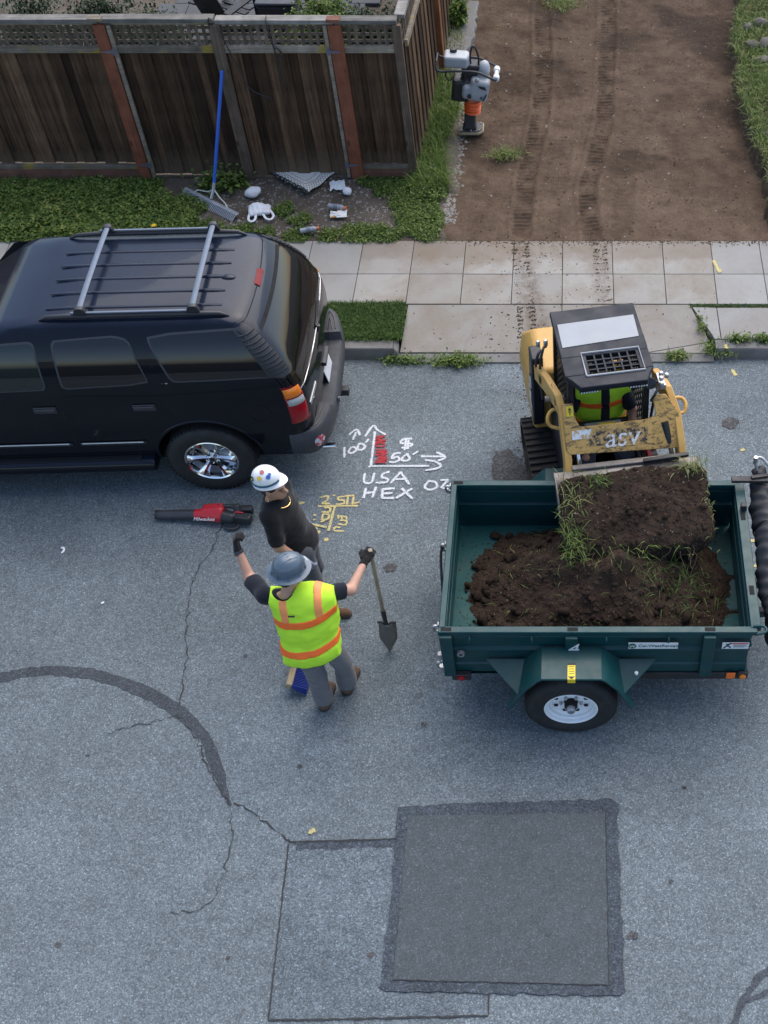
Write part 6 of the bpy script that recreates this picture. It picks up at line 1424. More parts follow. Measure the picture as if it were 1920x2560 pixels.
wv = (J_['wl'] - J_['el']).normalized(); m = MB(); m.lathe([(.036, -.012), (.038, -.010), (.038, .010), (.036, .012)], 18, Matrix.Translation(J_['wl'] - wv * .025) @ wv.to_track_quat('Z', 'Y').to_matrix().to_4x4()); wa = m.build('watch', MAT['watch'], wk, sm=40)
m = MB(); p = J_['wl'] - wv * .025 + Vector((-.01, -.036, .005)); m.box(tuple(p), (.036, .012, .036), (R(20), 0, 0)); m.build('watch_face', MAT['watch'], wa, bev=.005)
m = MB(); m.box((0, 0, 0), (.05, .004, .014)); m.build('vest_tag', MAT['watch'], wk, loc=tuple(J_['chest'] + Vector((.02, -.140, .09))), rot=(R(-25), 0, 0))
# standing man with white hard hat
JB = dict(pelvis=(-2.375, 6.55, .95), chest=(-2.475, 6.57, 1.34), sl=(-2.47, 6.745, 1.45), sr=(-2.525, 6.405, 1.45), el=(-2.44, 6.80, 1.18), er=(-2.485, 6.315, 1.17), wl=(-2.36, 6.77, .95), wr=(-2.335, 6.335, .96), hl=(-2.365, 6.63, .91), hr=(-2.365, 6.46, .91), kl=(-2.34, 6.64, .50), kr=(-2.33, 6.47, .50), al=(-2.44, 6.62, .11), ar=(-2.26, 6.455, .11))
wb, O_, J_, hc_ = person('person', (-2.38, 6.55, 0), 'man in black t-shirt and white hard hat standing in profile', JB,
    dict(skin=MAT['skin_b'], shirt=MAT['blackshirt'], pants=MAT['darkpants'], boot=MAT['boot'], glove=MAT['glovegrey'], toe_l=(1, .1, 0), toe_r=(1, -.05, 0), ground=0.0, sleeve=.92, hem=-.06, girth=.014,
         hand_l=((.30, -.05, -.9), (.2, .9, .1), 28, 1), hand_r=((.55, .0, -.8), (.2, -.9, .1), 28, -1)), ((-2.475, 6.55, 1.66), (1.0, -.30, .05)))
hat = hat_mesh('hard_hat', hc_ + Vector((-.03, 0, .078)), (1.0, -.14, .16), (-.16, 0, 1), MAT['hatwhite'], wb, False, .86)
on_hat(hat, .62, -.72, .024, MAT['ink']); on_hat(hat, .625, -.725, .011, MAT['stickyel'], d=.006); on_hat(hat, .85, -.05, .024, MAT['stickyel']); on_hat(hat, .35, .12, .022, MAT['stickred']); on_hat(hat, .62, .55, .022, MAT['stickblue']); on_hat(hat, .38, .62, .015, MAT['stickblue'])
for k in range(2): m = MB(); P = [( .1205 * math.cos(a), .1445 * math.sin(a), .03 + .012 * k) for a in np.linspace(-1.9, 1.3, 22)]; m.tube(P, .006, 5); m.build('hat_stripe', MAT['stickblue'] if k == 0 else MAT['inkgreen'], hat, sm=60)
m = MB(); nk = hc_ + Vector((-.01, 0, -.135)); m.tube([nk + Vector((.03 + .085 * math.cos(a), .088 * math.sin(a), -.028 - .035 * math.cos(a))) for a in np.linspace(0, 2 * math.pi, 30)], .005, 6); m.build('necklace', MAT['gold'], wb, sm=60)
# operator seated in the loader
JO = dict(pelvis=(0.24, 8.09, 0.86), chest=(0.235, 8.05, 1.27), sl=(0.42, 8.06, 1.38), sr=(0.05, 8.0, 1.38), el=(0.53, 7.99, 1.13), er=(-0.07, 7.93, 1.12), wl=(0.52, 7.8, 1.0), wr=(-0.03, 7.73, 0.98), hl=(0.34, 8.03, 0.82), hr=(0.15, 8.0, 0.82), kl=(0.47, 7.65, 0.86), kr=(0.1, 7.59, 0.86), al=(0.47, 7.59, 0.5), ar=(0.12, 7.53, 0.5))
wo, O_, J_, hc_ = person('person', (.24, 8.1, .4), 'operator in lime and orange vest seated inside the loader cab', JO,
    dict(skin=MAT['skin_c'], shirt=MAT['navyshirt'], pants=MAT['jeans'], boot=MAT['boot'], toe_l=(.1, -1, 0), toe_r=(.0, -1, 0), sleeve=.85, hem=-.02, hand_l=((.1, -.9, -.3), (.2, .1, .9), 45, 1), hand_r=((.1, -.9, -.3), (0, .1, .9), 45, -1), vest=(-.03, .5),
         stripes=[('vorange', band(.40, .03)), ('vorange', band(.12, .03)), ('navyshirt', lambda lc: np.maximum(np.abs(lc[..., 0] + .01) - .042, .0 - lc[..., 1] * 0 - .5))]), ((.23, 7.99, 1.61), (0.1, -1, -.2)), res=.013)
# ------------------------------------------------------------------ spray painted markings on the asphalt
def spray(name, col, cover=.5):
    n = N(name); f = n.ramp(n.noise(95, 5, .7), [(cover - .17, 0.0), (cover + .05, 1.0)]); v = n.voro(95); f = n.math('MULTIPLY', f, n.ramp(v, [(.5, 1.0), (.95, .3)]))
    c = n.mix(f, (.12, .135, .15), n.mix(n.noise(6, 4), tuple(x * .86 for x in col), col)); n.set(c, .85, 0, .2); n.bump(v, .4, .005)
    e = n.new('ShaderNodeAttribute'); e.attribute_name = 'edge'; al = n.ramp(n.math('ADD', e.outputs['Fac'], n.math('MULTIPLY', n.math('SUBTRACT', n.noise(130, 4, .7), .5), 1.3)), [(.22, 0.0), (.60, 1.0)])
    n.ln(al, n.b.inputs['Alpha']); return n.m
MAT['spraywhite'] = spray('white_spray_paint', (.66, .69, .72), .42); MAT['sprayyellow'] = spray('yellow_spray_paint', (.62, .52, .22), .45); MAT['sprayred'] = spray('red_spray_paint', (.42, .025, .03), .38)
def stroke(pts, wid, z, mat, parent, seed):
    r = np.random.default_rng(seed); P = catmull([(x, y, 0) for x, y in pts], 5) if len(pts) > 2 else [Vector((*pts[0], 0)).lerp(Vector((*pts[1], 0)), t) for t in np.linspace(0, 1, 9)]
    P = np.array([(p.x, p.y) for p in P]); T = np.gradient(P, axis=0); T /= np.linalg.norm(T, axis=1)[:, None] + 1e-9
    a, b = P[0] - T[0] * wid * .35, P[-1] + T[-1] * wid * .35; P = np.vstack([a, P, b]); T = np.vstack([T[:1], T, T[-1:]]); Nn = np.c_[-T[:, 1], T[:, 0]]
    W = wid * (1 + .12 * r.normal(size=len(P))); W[0] *= .45; W[-1] *= .45; zz = z + .0035 * np.linspace(0, 1, len(P)); m_ = len(P)
    W = W * 1.45; V = np.concatenate([np.c_[P + Nn * W[:, None] / 2, zz], np.c_[P, zz], np.c_[P - Nn * W[:, None] / 2, zz]]); F = [(i + k * m_, i + (k + 1) * m_, i + (k + 1) * m_ + 1, i + 1 + k * m_) for i in range(m_ - 1) for k in (0, 1)]
    me = fast_mesh('stroke', V, F); a_ = me.attributes.new('edge', 'FLOAT', 'POINT'); ev = np.zeros(3 * m_, dtype=np.float32); ev[m_:2 * m_] = 1; ev[m_] = ev[2 * m_ - 1] = .3; a_.data.foreach_set('value', ev)
    return link('stroke', me, mat, parent)
MARKS = {
 'arrow_frame': [[(-2.094,8.795),(-2.088,8.626),(-2.082,8.314)],[(-2.186,8.73),(-2.121,8.884),(-2.068,8.819),(-1.98,8.754)],[(-2.103,8.295),(-2.081,8.306)],[(-2.081,8.306),(-1.493,8.306)],[(-1.534,8.391),(-1.43,8.368),(-1.37,8.314),(-1.401,8.275),(-1.517,8.245)]] ,
 'hundred': [[(-2.385,8.571),(-2.366,8.43)],[(-2.316,8.563),(-2.332,8.508),(-2.295,8.488),(-2.255,8.532),(-2.282,8.571),(-2.316,8.563)],[(-2.241,8.611),(-2.245,8.547),(-2.203,8.532),(-2.171,8.579),(-2.207,8.619),(-2.241,8.611)],[(-2.17,8.642),(-2.146,8.682)]] ,
 'up_small': [[(-2.356,8.754),(-2.289,8.827),(-2.245,8.746)],[(-2.291,8.787),(-2.307,8.682)]] ,
 'fifty': [[(-1.799,8.492),(-1.86,8.477),(-1.877,8.414),(-1.823,8.438),(-1.801,8.391),(-1.849,8.36),(-1.895,8.363)],[(-1.755,8.445),(-1.779,8.399),(-1.737,8.379),(-1.697,8.407),(-1.722,8.461),(-1.755,8.445)],[(-1.735,8.477),(-1.712,8.469)],[(-1.666,8.469),(-1.62,8.508)]] ,
 'arrow_right': [[(-1.579,8.445),(-1.333,8.438)],[(-1.423,8.5),(-1.33,8.43),(-1.397,8.383)]] ,
 'dollar': [[(-1.703,8.698),(-1.788,8.682),(-1.807,8.634),(-1.737,8.626),(-1.684,8.611),(-1.732,8.571),(-1.789,8.563)],[(-1.755,8.698),(-1.757,8.532)],[(-1.731,8.682),(-1.73,8.547)]] ,
 'USA': [[(-2.132,8.207),(-2.128,8.101),(-2.089,8.071),(-2.047,8.093),(-2.036,8.207)],[(-1.887,8.23),(-1.946,8.199),(-1.952,8.154),(-1.894,8.131),(-1.901,8.086),(-2.0,8.078)],[(-1.855,8.078),(-1.768,8.222)],[(-1.768,8.222),(-1.669,8.056)],[(-1.815,8.124),(-1.703,8.128)]] ,
 'HEX': [[(-2.098,8.004),(-2.106,7.878)],[(-1.999,8.019),(-2.018,7.885)],[(-2.096,7.937),(-2.009,7.952)],[(-1.814,8.004),(-1.924,7.989)],[(-1.927,7.996),(-1.923,7.871)],[(-1.923,7.871),(-1.807,7.871)],[(-1.923,7.93),(-1.83,7.937)],[(-1.636,7.996),(-1.779,7.871)],[(-1.736,7.996),(-1.619,7.863)]] ,
 'OZ': [[(-1.477,8.101),(-1.51,8.026),(-1.457,7.984),(-1.387,8.019),(-1.409,8.086),(-1.477,8.101)],[(-1.355,8.116),(-1.283,8.116)],[(-1.283,8.116),(-1.342,8.011)],[(-1.342,8.011),(-1.246,7.989)]] ,
 'red': [[(-2.069,8.722),(-1.983,8.73)],[(-1.983,8.725),(-2.065,8.687)],[(-2.065,8.682),(-1.971,8.666)],[(-1.971,8.661),(-2.066,8.642)],[(-2.064,8.619),(-1.99,8.626),(-1.979,8.579),(-2.06,8.587),(-2.059,8.626)],[(-2.055,8.532),(-1.945,8.524)],[(-1.944,8.516),(-2.045,8.492)],[(-2.044,8.488),(-1.935,8.484)],[(-2.052,8.453),(-1.939,8.469)],[(-1.944,8.461),(-2.014,8.414)],[(-2.014,8.414),(-1.923,8.422)],[(-2.034,8.391),(-1.932,8.399)],[(-1.926,8.391),(-2.041,8.352)],[(-2.029,8.348),(-1.922,8.352)]] ,
 'y_stl': [[(-2.544,7.769),(-2.154,7.773)],[(-2.532,7.885),(-2.468,7.9),(-2.465,7.842),(-2.505,7.805),(-2.432,7.798)],[(-2.414,7.91),(-2.396,7.905)],[(-2.301,7.893),(-2.355,7.885),(-2.351,7.849),(-2.3,7.842),(-2.295,7.798),(-2.365,7.79)],[(-2.291,7.9),(-2.203,7.905)],[(-2.262,7.893),(-2.261,7.79)],[(-2.206,7.885),(-2.206,7.79)],[(-2.218,7.798),(-2.142,7.812)]] ,
 'y_vert': [[(-2.378,7.761),(-2.397,7.448)],[(-2.475,7.747),(-2.424,7.74),(-2.423,7.689),(-2.494,7.689)],[(-2.485,7.661),(-2.424,7.653),(-2.427,7.596),(-2.486,7.589)],[(-2.486,7.589),(-2.477,7.646)],[(-2.488,7.561),(-2.457,7.575)],[(-2.658,7.54),(-2.559,7.525),(-2.424,7.49)],[(-2.594,7.434),(-2.558,7.448),(-2.553,7.483),(-2.519,7.476),(-2.525,7.441),(-2.481,7.434),(-2.508,7.392)],[(-2.566,7.653),(-2.553,7.639)],[(-2.562,7.589),(-2.55,7.582)]] ,
 'PGE': [[(-2.251,7.448),(-2.344,7.455),(-2.338,7.497),(-2.294,7.49)],[(-2.311,7.54),(-2.244,7.525),(-2.24,7.575),(-2.3,7.582)],[(-2.336,7.646),(-2.246,7.625)],[(-2.32,7.611),(-2.33,7.646)],[(-2.287,7.603),(-2.297,7.639)],[(-2.242,7.596),(-2.246,7.625)]] ,
 'y_tick': [[(-2.833,7.798),(-2.762,7.795),(-2.688,7.815)]] ,
 'y_dot': [[(-2.42,7.344),(-2.393,7.34)]] ,
}
for key, mt, wd_, lab in (('arrow_frame', 'spraywhite', .029, 'large white painted corner arrows on the asphalt'), ('hundred', 'spraywhite', .030, "white painted number 100' on the asphalt"), ('up_small', 'spraywhite', .030, 'small white painted arrow above the number 100'), ('fifty', 'spraywhite', .029, "white painted number 50' beside the red letters"), ('arrow_right', 'spraywhite', .030, "short white painted arrow right of the number 50'"), ('dollar', 'spraywhite', .032, "white painted sign above the number 50'"), ('USA', 'spraywhite', .030, 'white painted letters USA on the asphalt'), ('HEX', 'spraywhite', .032, 'white painted letters HEX below USA'), ('OZ', 'spraywhite', .030, 'white painted characters OZ next to the trailer corner'), ('red', 'sprayred', .024, 'red painted letters inside the white corner arrows'), ('y_stl', 'sprayyellow', .026, 'yellow painted line with letters above it'), ('y_vert', 'sprayyellow', .027, 'yellow painted vertical line with letters left of it'), ('PGE', 'sprayyellow', .024, 'yellow painted letters right of the yellow vertical line'), ('y_tick', 'sprayyellow', .034, 'short yellow painted dash behind the man in black'), ('y_dot', 'sprayyellow', .045, 'yellow painted dot below the yellow letters')):
    c0 = MARKS[key][0][0]; t = thing('paint_marking', (c0[0], c0[1], 0), 0, lab, 'paint marking')
    for i, st_ in enumerate(MARKS[key]): stroke([(x - c0[0], y - c0[1]) for x, y in st_], wd_, .004 + .0006 * i + (.004 if key in ('red', 'y_vert') else 0), MAT[mt], t, hash(key) % 97 + i if False else i + len(key))
for (pts_, wd_, z, lab) in (([(1.72, 9.74), (1.75, 9.66)], .05, .004, 'yellow painted dash on the road near the right kerb'), ([(1.655, 9.99), (1.66, 9.94)], .05, .146, 'yellow painted dash on top of the right kerb'), ([(-2.13, 4.30), (-2.10, 4.325)], .045, .012, 'pale yellow paint spot beside the old road patch'), ([(1.635, 11.47), (1.66, 11.36), (1.69, 11.25)], .055, .153, 'yellow painted dash on the sidewalk slab at right'), ([(1.52, 7.0), (1.75, 7.02)], .04, .004, 'yellow painted line on the road beside the rolled tarp'), ([(1.55, 7.35), (1.9, 7.3)], .04, .004, 'yellow painted line on the road behind the rolled tarp'), ([(1.71, 8.53), (1.74, 8.54)], .04, .004, 'small yellow paint dot on the road right of the loader')):
    t = thing('paint_marking', (pts_[0][0], pts_[0][1], 0), 0, lab, 'paint marking'); stroke([(x - pts_[0][0], y - pts_[0][1]) for x, y in pts_], wd_, z, MAT['sprayyellow'], t, 3)

# ------------------------------------------------------------------ shovel held upright by the worker
MAT['ash'] = wood('shovel_ash_handle', (.26, .215, .15), (.40, .34, .25), (40, 40, 2), vary=.05, rough=.7); MAT['spade'] = plain('shovel_steel', (.13, .125, .115), .5, .4, var=.3, scale=16, grime=(.2, .17, .13), grime_amt=.6, bump=.002)
sv = thing('shovel', (-1.663, 6.04, 0), 0, 'pointed shovel with wooden handle standing on its tip in the worker\'s right hand', 'shovel')
A, B = Vector((-.012, .105, .42)), Vector((.018, -.01, 1.48))
m = MB(); m.tube([A, B], .0175, 10); m.build('handle', MAT['ash'], sv, sm=50)
m = MB(); m.tube([(.0, .09, .27), (-.008, .10, .34), A, A.lerp(B, .09)], [.016, .019, .022, .022], 10); m.build('socket', MAT['steel_dark'], sv, sm=50)
G_ = []; 
for k in range(15):
    t = k / 14; z = .005 + .305 * t; w_ = .08 * min(1, .12 + t * 2.1) if t < .8 else .08 * (1 - .06 * (t - .8) / .2); yy = .012 + .075 * t
    G_.append([(w_ * u, yy + .035 * u * u * (.4 + t) - .012, z) for u in np.linspace(-1, 1, 9)])
m = MB(); m.loft(G_, cap=False, closed=False); bl = m.build('blade', MAT['spade'], sv, sm=60); s_ = bl.modifiers.new('t', 'SOLIDIFY'); s_.thickness = .004
for s in (-1, 1): m = MB(); m.tube(catmull([(s * .015, .085, .305), (s * .045, .10, .325), (s * .082, .105, .312)], 4), .010, 7); m.build('step', MAT['steel_dark'], sv, sm=50)
# ------------------------------------------------------------------ push broom behind the worker's legs
MAT['block'] = wood('broom_block', (.24, .19, .12), (.36, .30, .20), (20, 3, 20), vary=.05); MAT['bristle'] = plain('blue_bristle', (.008, .03, .22), .7, var=.3, scale=120, bump=.004)
br = thing('push_broom', (-2.47, 5.80, 0), R(-4), 'push broom with wooden block and blue bristles behind the worker\'s leg', 'broom')
m = MB(); m.box((0, 0, .12), (.055, .40, .075), (0, R(25), 0)); m.build('block', MAT['block'], br, bev=.012, seg=3)
m = MB()
for i in range(9):
    for j in range(26):
        x, y = .028 + .0, -.19 + .38 * j / 25; oz = -.03 + .06 * i / 8
        a = Vector((x, y, .115 + oz * .8)); b = Vector((x + .115 + .02 * i / 8, y * 1.06, .012 + .012 * i)); m.tube([a, b], .005, 3, cap=False)
m.build('bristles', MAT['bristle'], br)
m = MB(); m.box((.085, 0, .062), (.10, .375, .04), (0, R(38), 0)); m.build('bristle_core', MAT['bristle'], br, bev=.006)
m = MB(); m.tube([(0, .02, .14), (.20, .16, 1.30)], .014, 10); m.build('handle', MAT['ash'], br, sm=50)
# ------------------------------------------------------------------ cordless leaf blower on the road
MAT['mred'] = plain('tool_red', (.48, .02, .03), .35, var=.12, grime=(.2, .03, .03), grime_amt=.3)
bw = thing('leaf_blower', (-3.55, 7.586, 0), R(-1), 'red and black cordless leaf blower lying on the road', 'leaf blower')
m = MB(); m.tube([(-.54, .012, .062), (-.50, .012, .062), (-.33, .008, .075), (-.12, 0, .088)], [.043, .045, .047, .052], 18); m.build('blow_tube', MAT['greyplastic'], bw, sm=50)
m = MB(); m.tube([(-.548, .012, .062), (-.53, .012, .062)], [.047, .047], 18); m.build('nozzle_ring', MAT['blackplastic'], bw, sm=40)
def bl_body(P):
    d_ = sd_cone(P, (-.13, 0, .088), (.10, -.005, .098), .055, .078); d_ = smin(d_, sd_box(P, (.03, .035, .145), (.10, .045, .03), .02, (0, R(-6), 0)), .04); d_ = smax(d_, P[..., 0] - .14 - P[..., 1] * .3, .015); return np.maximum(d_, .008 - P[..., 2])
sdf('housing', bl_body, (-.22, -.12, -.01), (.2, .12, .22), .008, MAT['mred'], bw, 50)
def bl_black(P):
    d_ = sd_cone(P, (.10, -.01, .09), (.20, -.03, .085), .068, .06); d_ = smin(d_, sd_cone(P, (.08, .05, .165), (.26, .055, .15), .020, .022), .02); d_ = smin(d_, sd_cone(P, (.26, .055, .15), (.27, .0, .09), .026, .04), .03); return np.maximum(d_, .006 - P[..., 2])
sdf('motor_housing', bl_black, (0, -.13, -.01), (.34, .12, .22), .008, MAT['blackplastic'], bw, 50)
m = MB(); m.box((.325, -.04, .085), (.16, .085, .10), (0, 0, R(-8))); m.build('battery', MAT['blackplastic'], bw, bev=.015, seg=3)
m = MB(); m.box((.34, .055, .10), (.13, .075, .09), (0, 0, R(4))); m.build('rear_grip', MAT['blackplastic'], bw, bev=.02, seg=3)
m = MB(); m.tube(catmull([(.14, -.10, .03), (.18, -.13, .03), (.26, -.12, .03), (.28, -.08, .04)], 5), .014, 8); m.build('guard', MAT['blackplastic'], bw, sm=50)
for a, b in (((.16, .045, .155), (.23, .075, .125)), ((.25, -.01, .145), (.33, -.015, .14))): m = MB(); m.bar(a, b, .014, .012); m.build('red_accent', MAT['mred'], bw, bev=.003)
m = MB(); m.box((.385, -.05, .10), (.006, .03, .03), (0, 0, R(-8))); m.build('battery_gauge', MAT['silver'], bw)
text('Milwaukee', .048, (-.045, -.082, .115), (R(52), 0, 0), MAT['vinyl_white'], bw, .001, shear=.25)
# ------------------------------------------------------------------ tamping rammer on the dirt
MAT['rgrey'] = plain('rammer_grey_plastic', (.36, .385, .41), .4, var=.1, grime=(.2, .19, .18), grime_amt=.25); MAT['bellow'] = plain('orange_bellows', (.80, .12, .02), .45, var=.12); MAT['shoe_rub'] = plain('rammer_dark_metal', (.05, .05, .055), .5, .3, grime=(.12, .1, .08)); MAT['plywood'] = plain('shoe_edge_wood', (.36, .28, .18), .8, var=.2)
rm = thing('tamping_rammer', (-1.37, 14.17, .20), 0, 'grey tamping rammer with orange bellows standing on the dirt', 'rammer')
SP = [(-.165, -.13), (.10, -.13), (.165, -.07), (.16, .12), (-.165, .13)]
m = MB(); m.prism(SP, 0, .035); m.build('shoe', MAT['plywood'], rm, bev=.008)
m = MB(); m.prism([(x * .93, y * .9) for x, y in SP], .0355, .05); m.build('shoe_plate', MAT['shoe_rub'], rm, bev=.005)
for x, y in ((-.12, -.09), (-.12, .09), (.11, -.09), (.12, .08), (0, -.1)): m = MB(); m.lathe([(.010, .05), (.010, .06), (.005, .064)], 6, Matrix.Translation((x, y, 0))); m.build('bolt', MAT['zinc'], rm)
m = MB(); m.loft([[(x0 + sx * w_, sy * d_, z) for sx, sy in ((-1, -1), (1, -1), (1, 1), (-1, 1))] for x0, w_, d_, z in ((-.02, .10, .08, .05), (-.015, .075, .07, .10), (.0, .072, .068, .28))]); m.build('foot_casting', MAT['steel_dark'] if False else MAT['shoe_rub'], rm, bev=.02, seg=3)
prof = []
for k in range(21): t = k / 20; prof.append((.098 + .011 * math.cos(t * 2 * math.pi * 4.5 + math.pi) + .006 * t, .26 + .19 * t))
m = MB(); m.lathe(prof, 28, Matrix.Translation((.0, 0, 0)) @ Matrix.Rotation(R(6), 4, 'Y')); m.build('bellows', MAT['bellow'], rm, sm=70)
def rcover(P):
    d_ = sd_box(P, (.14, -.02, .63), (.125, .125, .15), .05, (0, R(14), 0)); d_ = smin(d_, sd_box(P, (.05, -.06, .60), (.13, .08, .10), .05, (0, R(8), 0)), .03); d_ = smin(d_, sd_ell(P, (.20, .02, .83), (.085, .10, .14), (0, R(16), 0)), .03); return d_
sdf('engine_cover', rcover, (-.15, -.2, .38), (.36, .2, 1.05), .01, MAT['rgrey'], rm, 40)
def rblack(P):
    d_ = sd_box(P, (-.10, .02, .60), (.11, .12, .14), .03, (0, R(8), 0)); d_ = smin(d_, sd_box(P, (.05, .05, .80), (.12, .10, .13), .03), .03); return d_ + wav(P, 60, 71, .006)
sdf('engine', rblack, (-.26, -.16, .4), (.25, .2, 1.0), .011, MAT['blackplastic'], rm, 40)
def rtank(P): return smin(sd_box(P, (-.13, .0, 1.0), (.15, .11, .075), .03, (0, R(4), 0)), sd_box(P, (.0, .02, .99), (.04, .08, .06), .02), .02)
tk = sdf('fuel_tank', rtank, (-.34, -.18, .85), (.14, .2, 1.13), .01, MAT['rgrey'], rm, 40)
m = MB(); m.lathe([(.042, 0), (.045, .02), (.04, .045), (0, .05)], 16, Matrix.Translation((-.16, .05, 1.07))); m.build('tank_cap', MAT['blackplastic'], tk, sm=40)
for sy in (-1, 1):
    m = MB(); m.tube(catmull([(-.37, sy * .10, 1.02), (-.37, sy * .17, .96), (-.31, sy * .175, .93), (-.15, sy * .175, .935), (.12, sy * .175, .92), (.26, sy * .175, .86), (.37, sy * .17, .80)], 5), .015, 10); m.build('handle_tube', MAT['blackplastic'], rm, sm=60)
m = MB(); m.tube([(-.37, -.10, 1.02), (-.37, .10, 1.02)], .015, 10); m.build('handle_tube', MAT['blackplastic'], rm, sm=60)
m = MB(); m.cyl((.37, -.16, .80), (.37, .16, .80), .012, 8); m.build('roller_axle', MAT['blackplastic'], rm, sm=50)
m = MB(); m.lathe([(.03, -.14), (.04, -.13), (.04, -.06), (.025, -.05), (.025, .05), (.04, .06), (.04, .13), (.03, .14)], 16, Matrix.Translation((.37, 0, .80)) @ AX('y')); m.build('roller', MAT['vinyl_white'], rm, sm=40)
m = MB(); m.tube(catmull([(.05, -.02, .95), (.055, -.01, 1.08), (.09, 0, 1.17), (.13, .01, 1.12), (.155, .0, 1.0), (.14, 0, .88)], 5), .013, 8); m.build('lifting_bail', MAT['blackplastic'], rm, sm=60)
for pts in ([(.13, -.146, .715), (.22, -.150, .70), (.24, -.152, .655), (.16, -.152, .68)], [(.18, -.155, .52), (.20, -.155, .515), (.245, -.150, .59), (.235, -.150, .60)], [(.15, -.155, .545), (.17, -.156, .53), (.185, -.153, .575)]):
    m = MB(); k = len(pts); m.add([(x, y - .004, z) for x, y, z in pts] + [(x, y + .03, z) for x, y, z in pts], [tuple(range(k)), tuple(range(2 * k - 1, k - 1, -1))] + [(i, (i + 1) % k, k + (i + 1) % k, k + i) for i in range(k)]); m.build('cover_slot', MAT['blackplastic'], rm)
for x, z, r in ((.13, .80, .028), (.02, .58, .026)): m = MB(); m.lathe([(r, 0), (r, .02), (r * .5, .03)], 14, at((x, -.15, z), 'y') @ Matrix.Rotation(math.pi, 4, 'X')); m.build('knob', MAT['zinc'] if z > .7 else MAT['blackplastic'], rm, sm=40)
m = MB(); m.tube(catmull([(-.24, -.15, .92), (-.265, -.16, .86), (-.22, -.16, .80), (-.17, -.15, .84)], 5), .009, 6); m.build('fuel_hose', MAT['cord'], rm, sm=60)
# ------------------------------------------------------------------ vegetation
def leafmat(name, stops, rough=.6, tr=.25):
    n = N(name); g = n.new('ShaderNodeNewGeometry'); big = n.noise(2.2, 4, .6)
    f = n.math('ADD', n.math('MULTIPLY', g.outputs['Random Per Island'], .65), n.math('MULTIPLY', big, .45))
    c = n.ramp(f, stops); n.set(c, rough, 0, .35); n.b.inputs['Subsurface Weight'].default_value = 0
    tb_ = n.new('ShaderNodeBsdfTranslucent'); n.ln(c, tb_.inputs[0]); mx = n.new('ShaderNodeMixShader'); mx.inputs[0].default_value = tr
    n.ln(n.b.outputs[0], mx.inputs[1]); n.ln(tb_.outputs[0], mx.inputs[2]); n.ln(mx.outputs[0], n.out.inputs[0]); return n.m
MAT['weed'] = leafmat('weed_leaves', [(.15, (.026, .06, .012)), (.45, (.09, .155, .028)), (.75, (.17, .24, .048)), (1.0, (.34, .32, .10))])
MAT['grass'] = leafmat('grass_blades', [(.15, (.05, .09, .018)), (.5, (.11, .175, .034)), (.85, (.19, .25, .06)), (1.0, (.34, .30, .12))])
MAT['lawn'] = leafmat('lawn_blades', [(.15, (.03, .068, .015)), (.55, (.065, .125, .024)), (.9, (.11, .175, .036)), (1.0, (.2, .22, .07))])
MAT['palegrass'] = leafmat('pale_grass', [(.1, (.08, .12, .03)), (.5, (.17, .22, .06)), (1.0, (.32, .30, .13))])
MAT['shrub'] = leafmat('shrub_leaves', [(.1, (.010, .022, .009)), (.5, (.022, .045, .015)), (1.0, (.055, .085, .03))], .5, .15)
MAT['root'] = plain('pale_root', (.16, .11, .075), .9)
def blades(name, xy, zf, hmin, hmax, wid, lean, mat, parent=None, seed=0, curl=.5):
    r = np.random.default_rng(seed); xy = np.asarray(xy, float); n_ = len(xy); h = r.uniform(hmin, hmax, n_); az = r.uniform(0, 6.283, n_); ln = np.abs(r.normal(0, lean, n_)) + .05
    z = zf(xy); base = np.c_[xy, z]; dirv = np.c_[np.cos(az), np.sin(az), np.zeros(n_)]; side = np.c_[-np.sin(az), np.cos(az), np.zeros(n_)]; w_ = wid * r.uniform(.6, 1.4, n_)
    V = np.zeros((n_, 8, 3))
    for k, (t, ws) in enumerate(((0, 1), (.4, .9), (.75, .6), (1, .08))):
        th = ln * (t + curl * t * t); p = base + dirv * (h * t * np.sin(th))[:, None]; p[:, 2] += h * t * np.cos(np.minimum(th, 1.45)) ; V[:, 2 * k] = p + side * (w_ * ws / 2)[:, None]; V[:, 2 * k + 1] = p - side * (w_ * ws / 2)[:, None]
    F = np.array([[0, 1, 3, 2], [2, 3, 5, 4], [4, 5, 7, 6]]); F = (np.arange(n_)[:, None, None] * 8 + F[None]).reshape(-1, 4)
    return link(name, fast_mesh(name, V.reshape(-1, 3), F), mat, parent)
def leaves(name, P, size, mat, parent=None, seed=0, tilt=.6, asp=1.5):
    r = np.random.default_rng(seed); P = np.asarray(P, float); n_ = len(P); s = size * r.uniform(.5, 1.35, n_); az = r.uniform(0, 6.283, n_); tl = r.normal(0, tilt, n_)
    a = np.c_[np.cos(az) * np.cos(tl), np.sin(az) * np.cos(tl), np.sin(tl)]; b = np.c_[-np.sin(az), np.cos(az), r.normal(0, tilt * .5, n_)]; up = np.cross(a, b)
    V = np.zeros((n_, 6, 3)); s = s[:, None]
    V[:, 0] = P; V[:, 1] = P + a * s * .45 + b * s * .5 / asp + up * s * .10; V[:, 2] = P + a * s * .85 + b * s * .35 / asp + up * s * .05; V[:, 3] = P + a * s * 1.1 - up * s * .12; V[:, 4] = P + a * s * .85 - b * s * .35 / asp + up * s * .05; V[:, 5] = P + a * s * .45 - b * s * .5 / asp + up * s * .10
    F = np.array([[0, 1, 2, 3], [0, 3, 4, 5]]); F = (np.arange(n_)[:, None, None] * 6 + F[None]).reshape(-1, 4)
    return link(name, fast_mesh(name, V.reshape(-1, 3), F), mat, parent)
def scatter(n_, x0, x1, y0, y1, seed, keep=None):
    r = np.random.default_rng(seed); P = np.c_[r.uniform(x0, x1, n_), r.uniform(y0, y1, n_)]
    return P if keep is None else P[keep(P)]
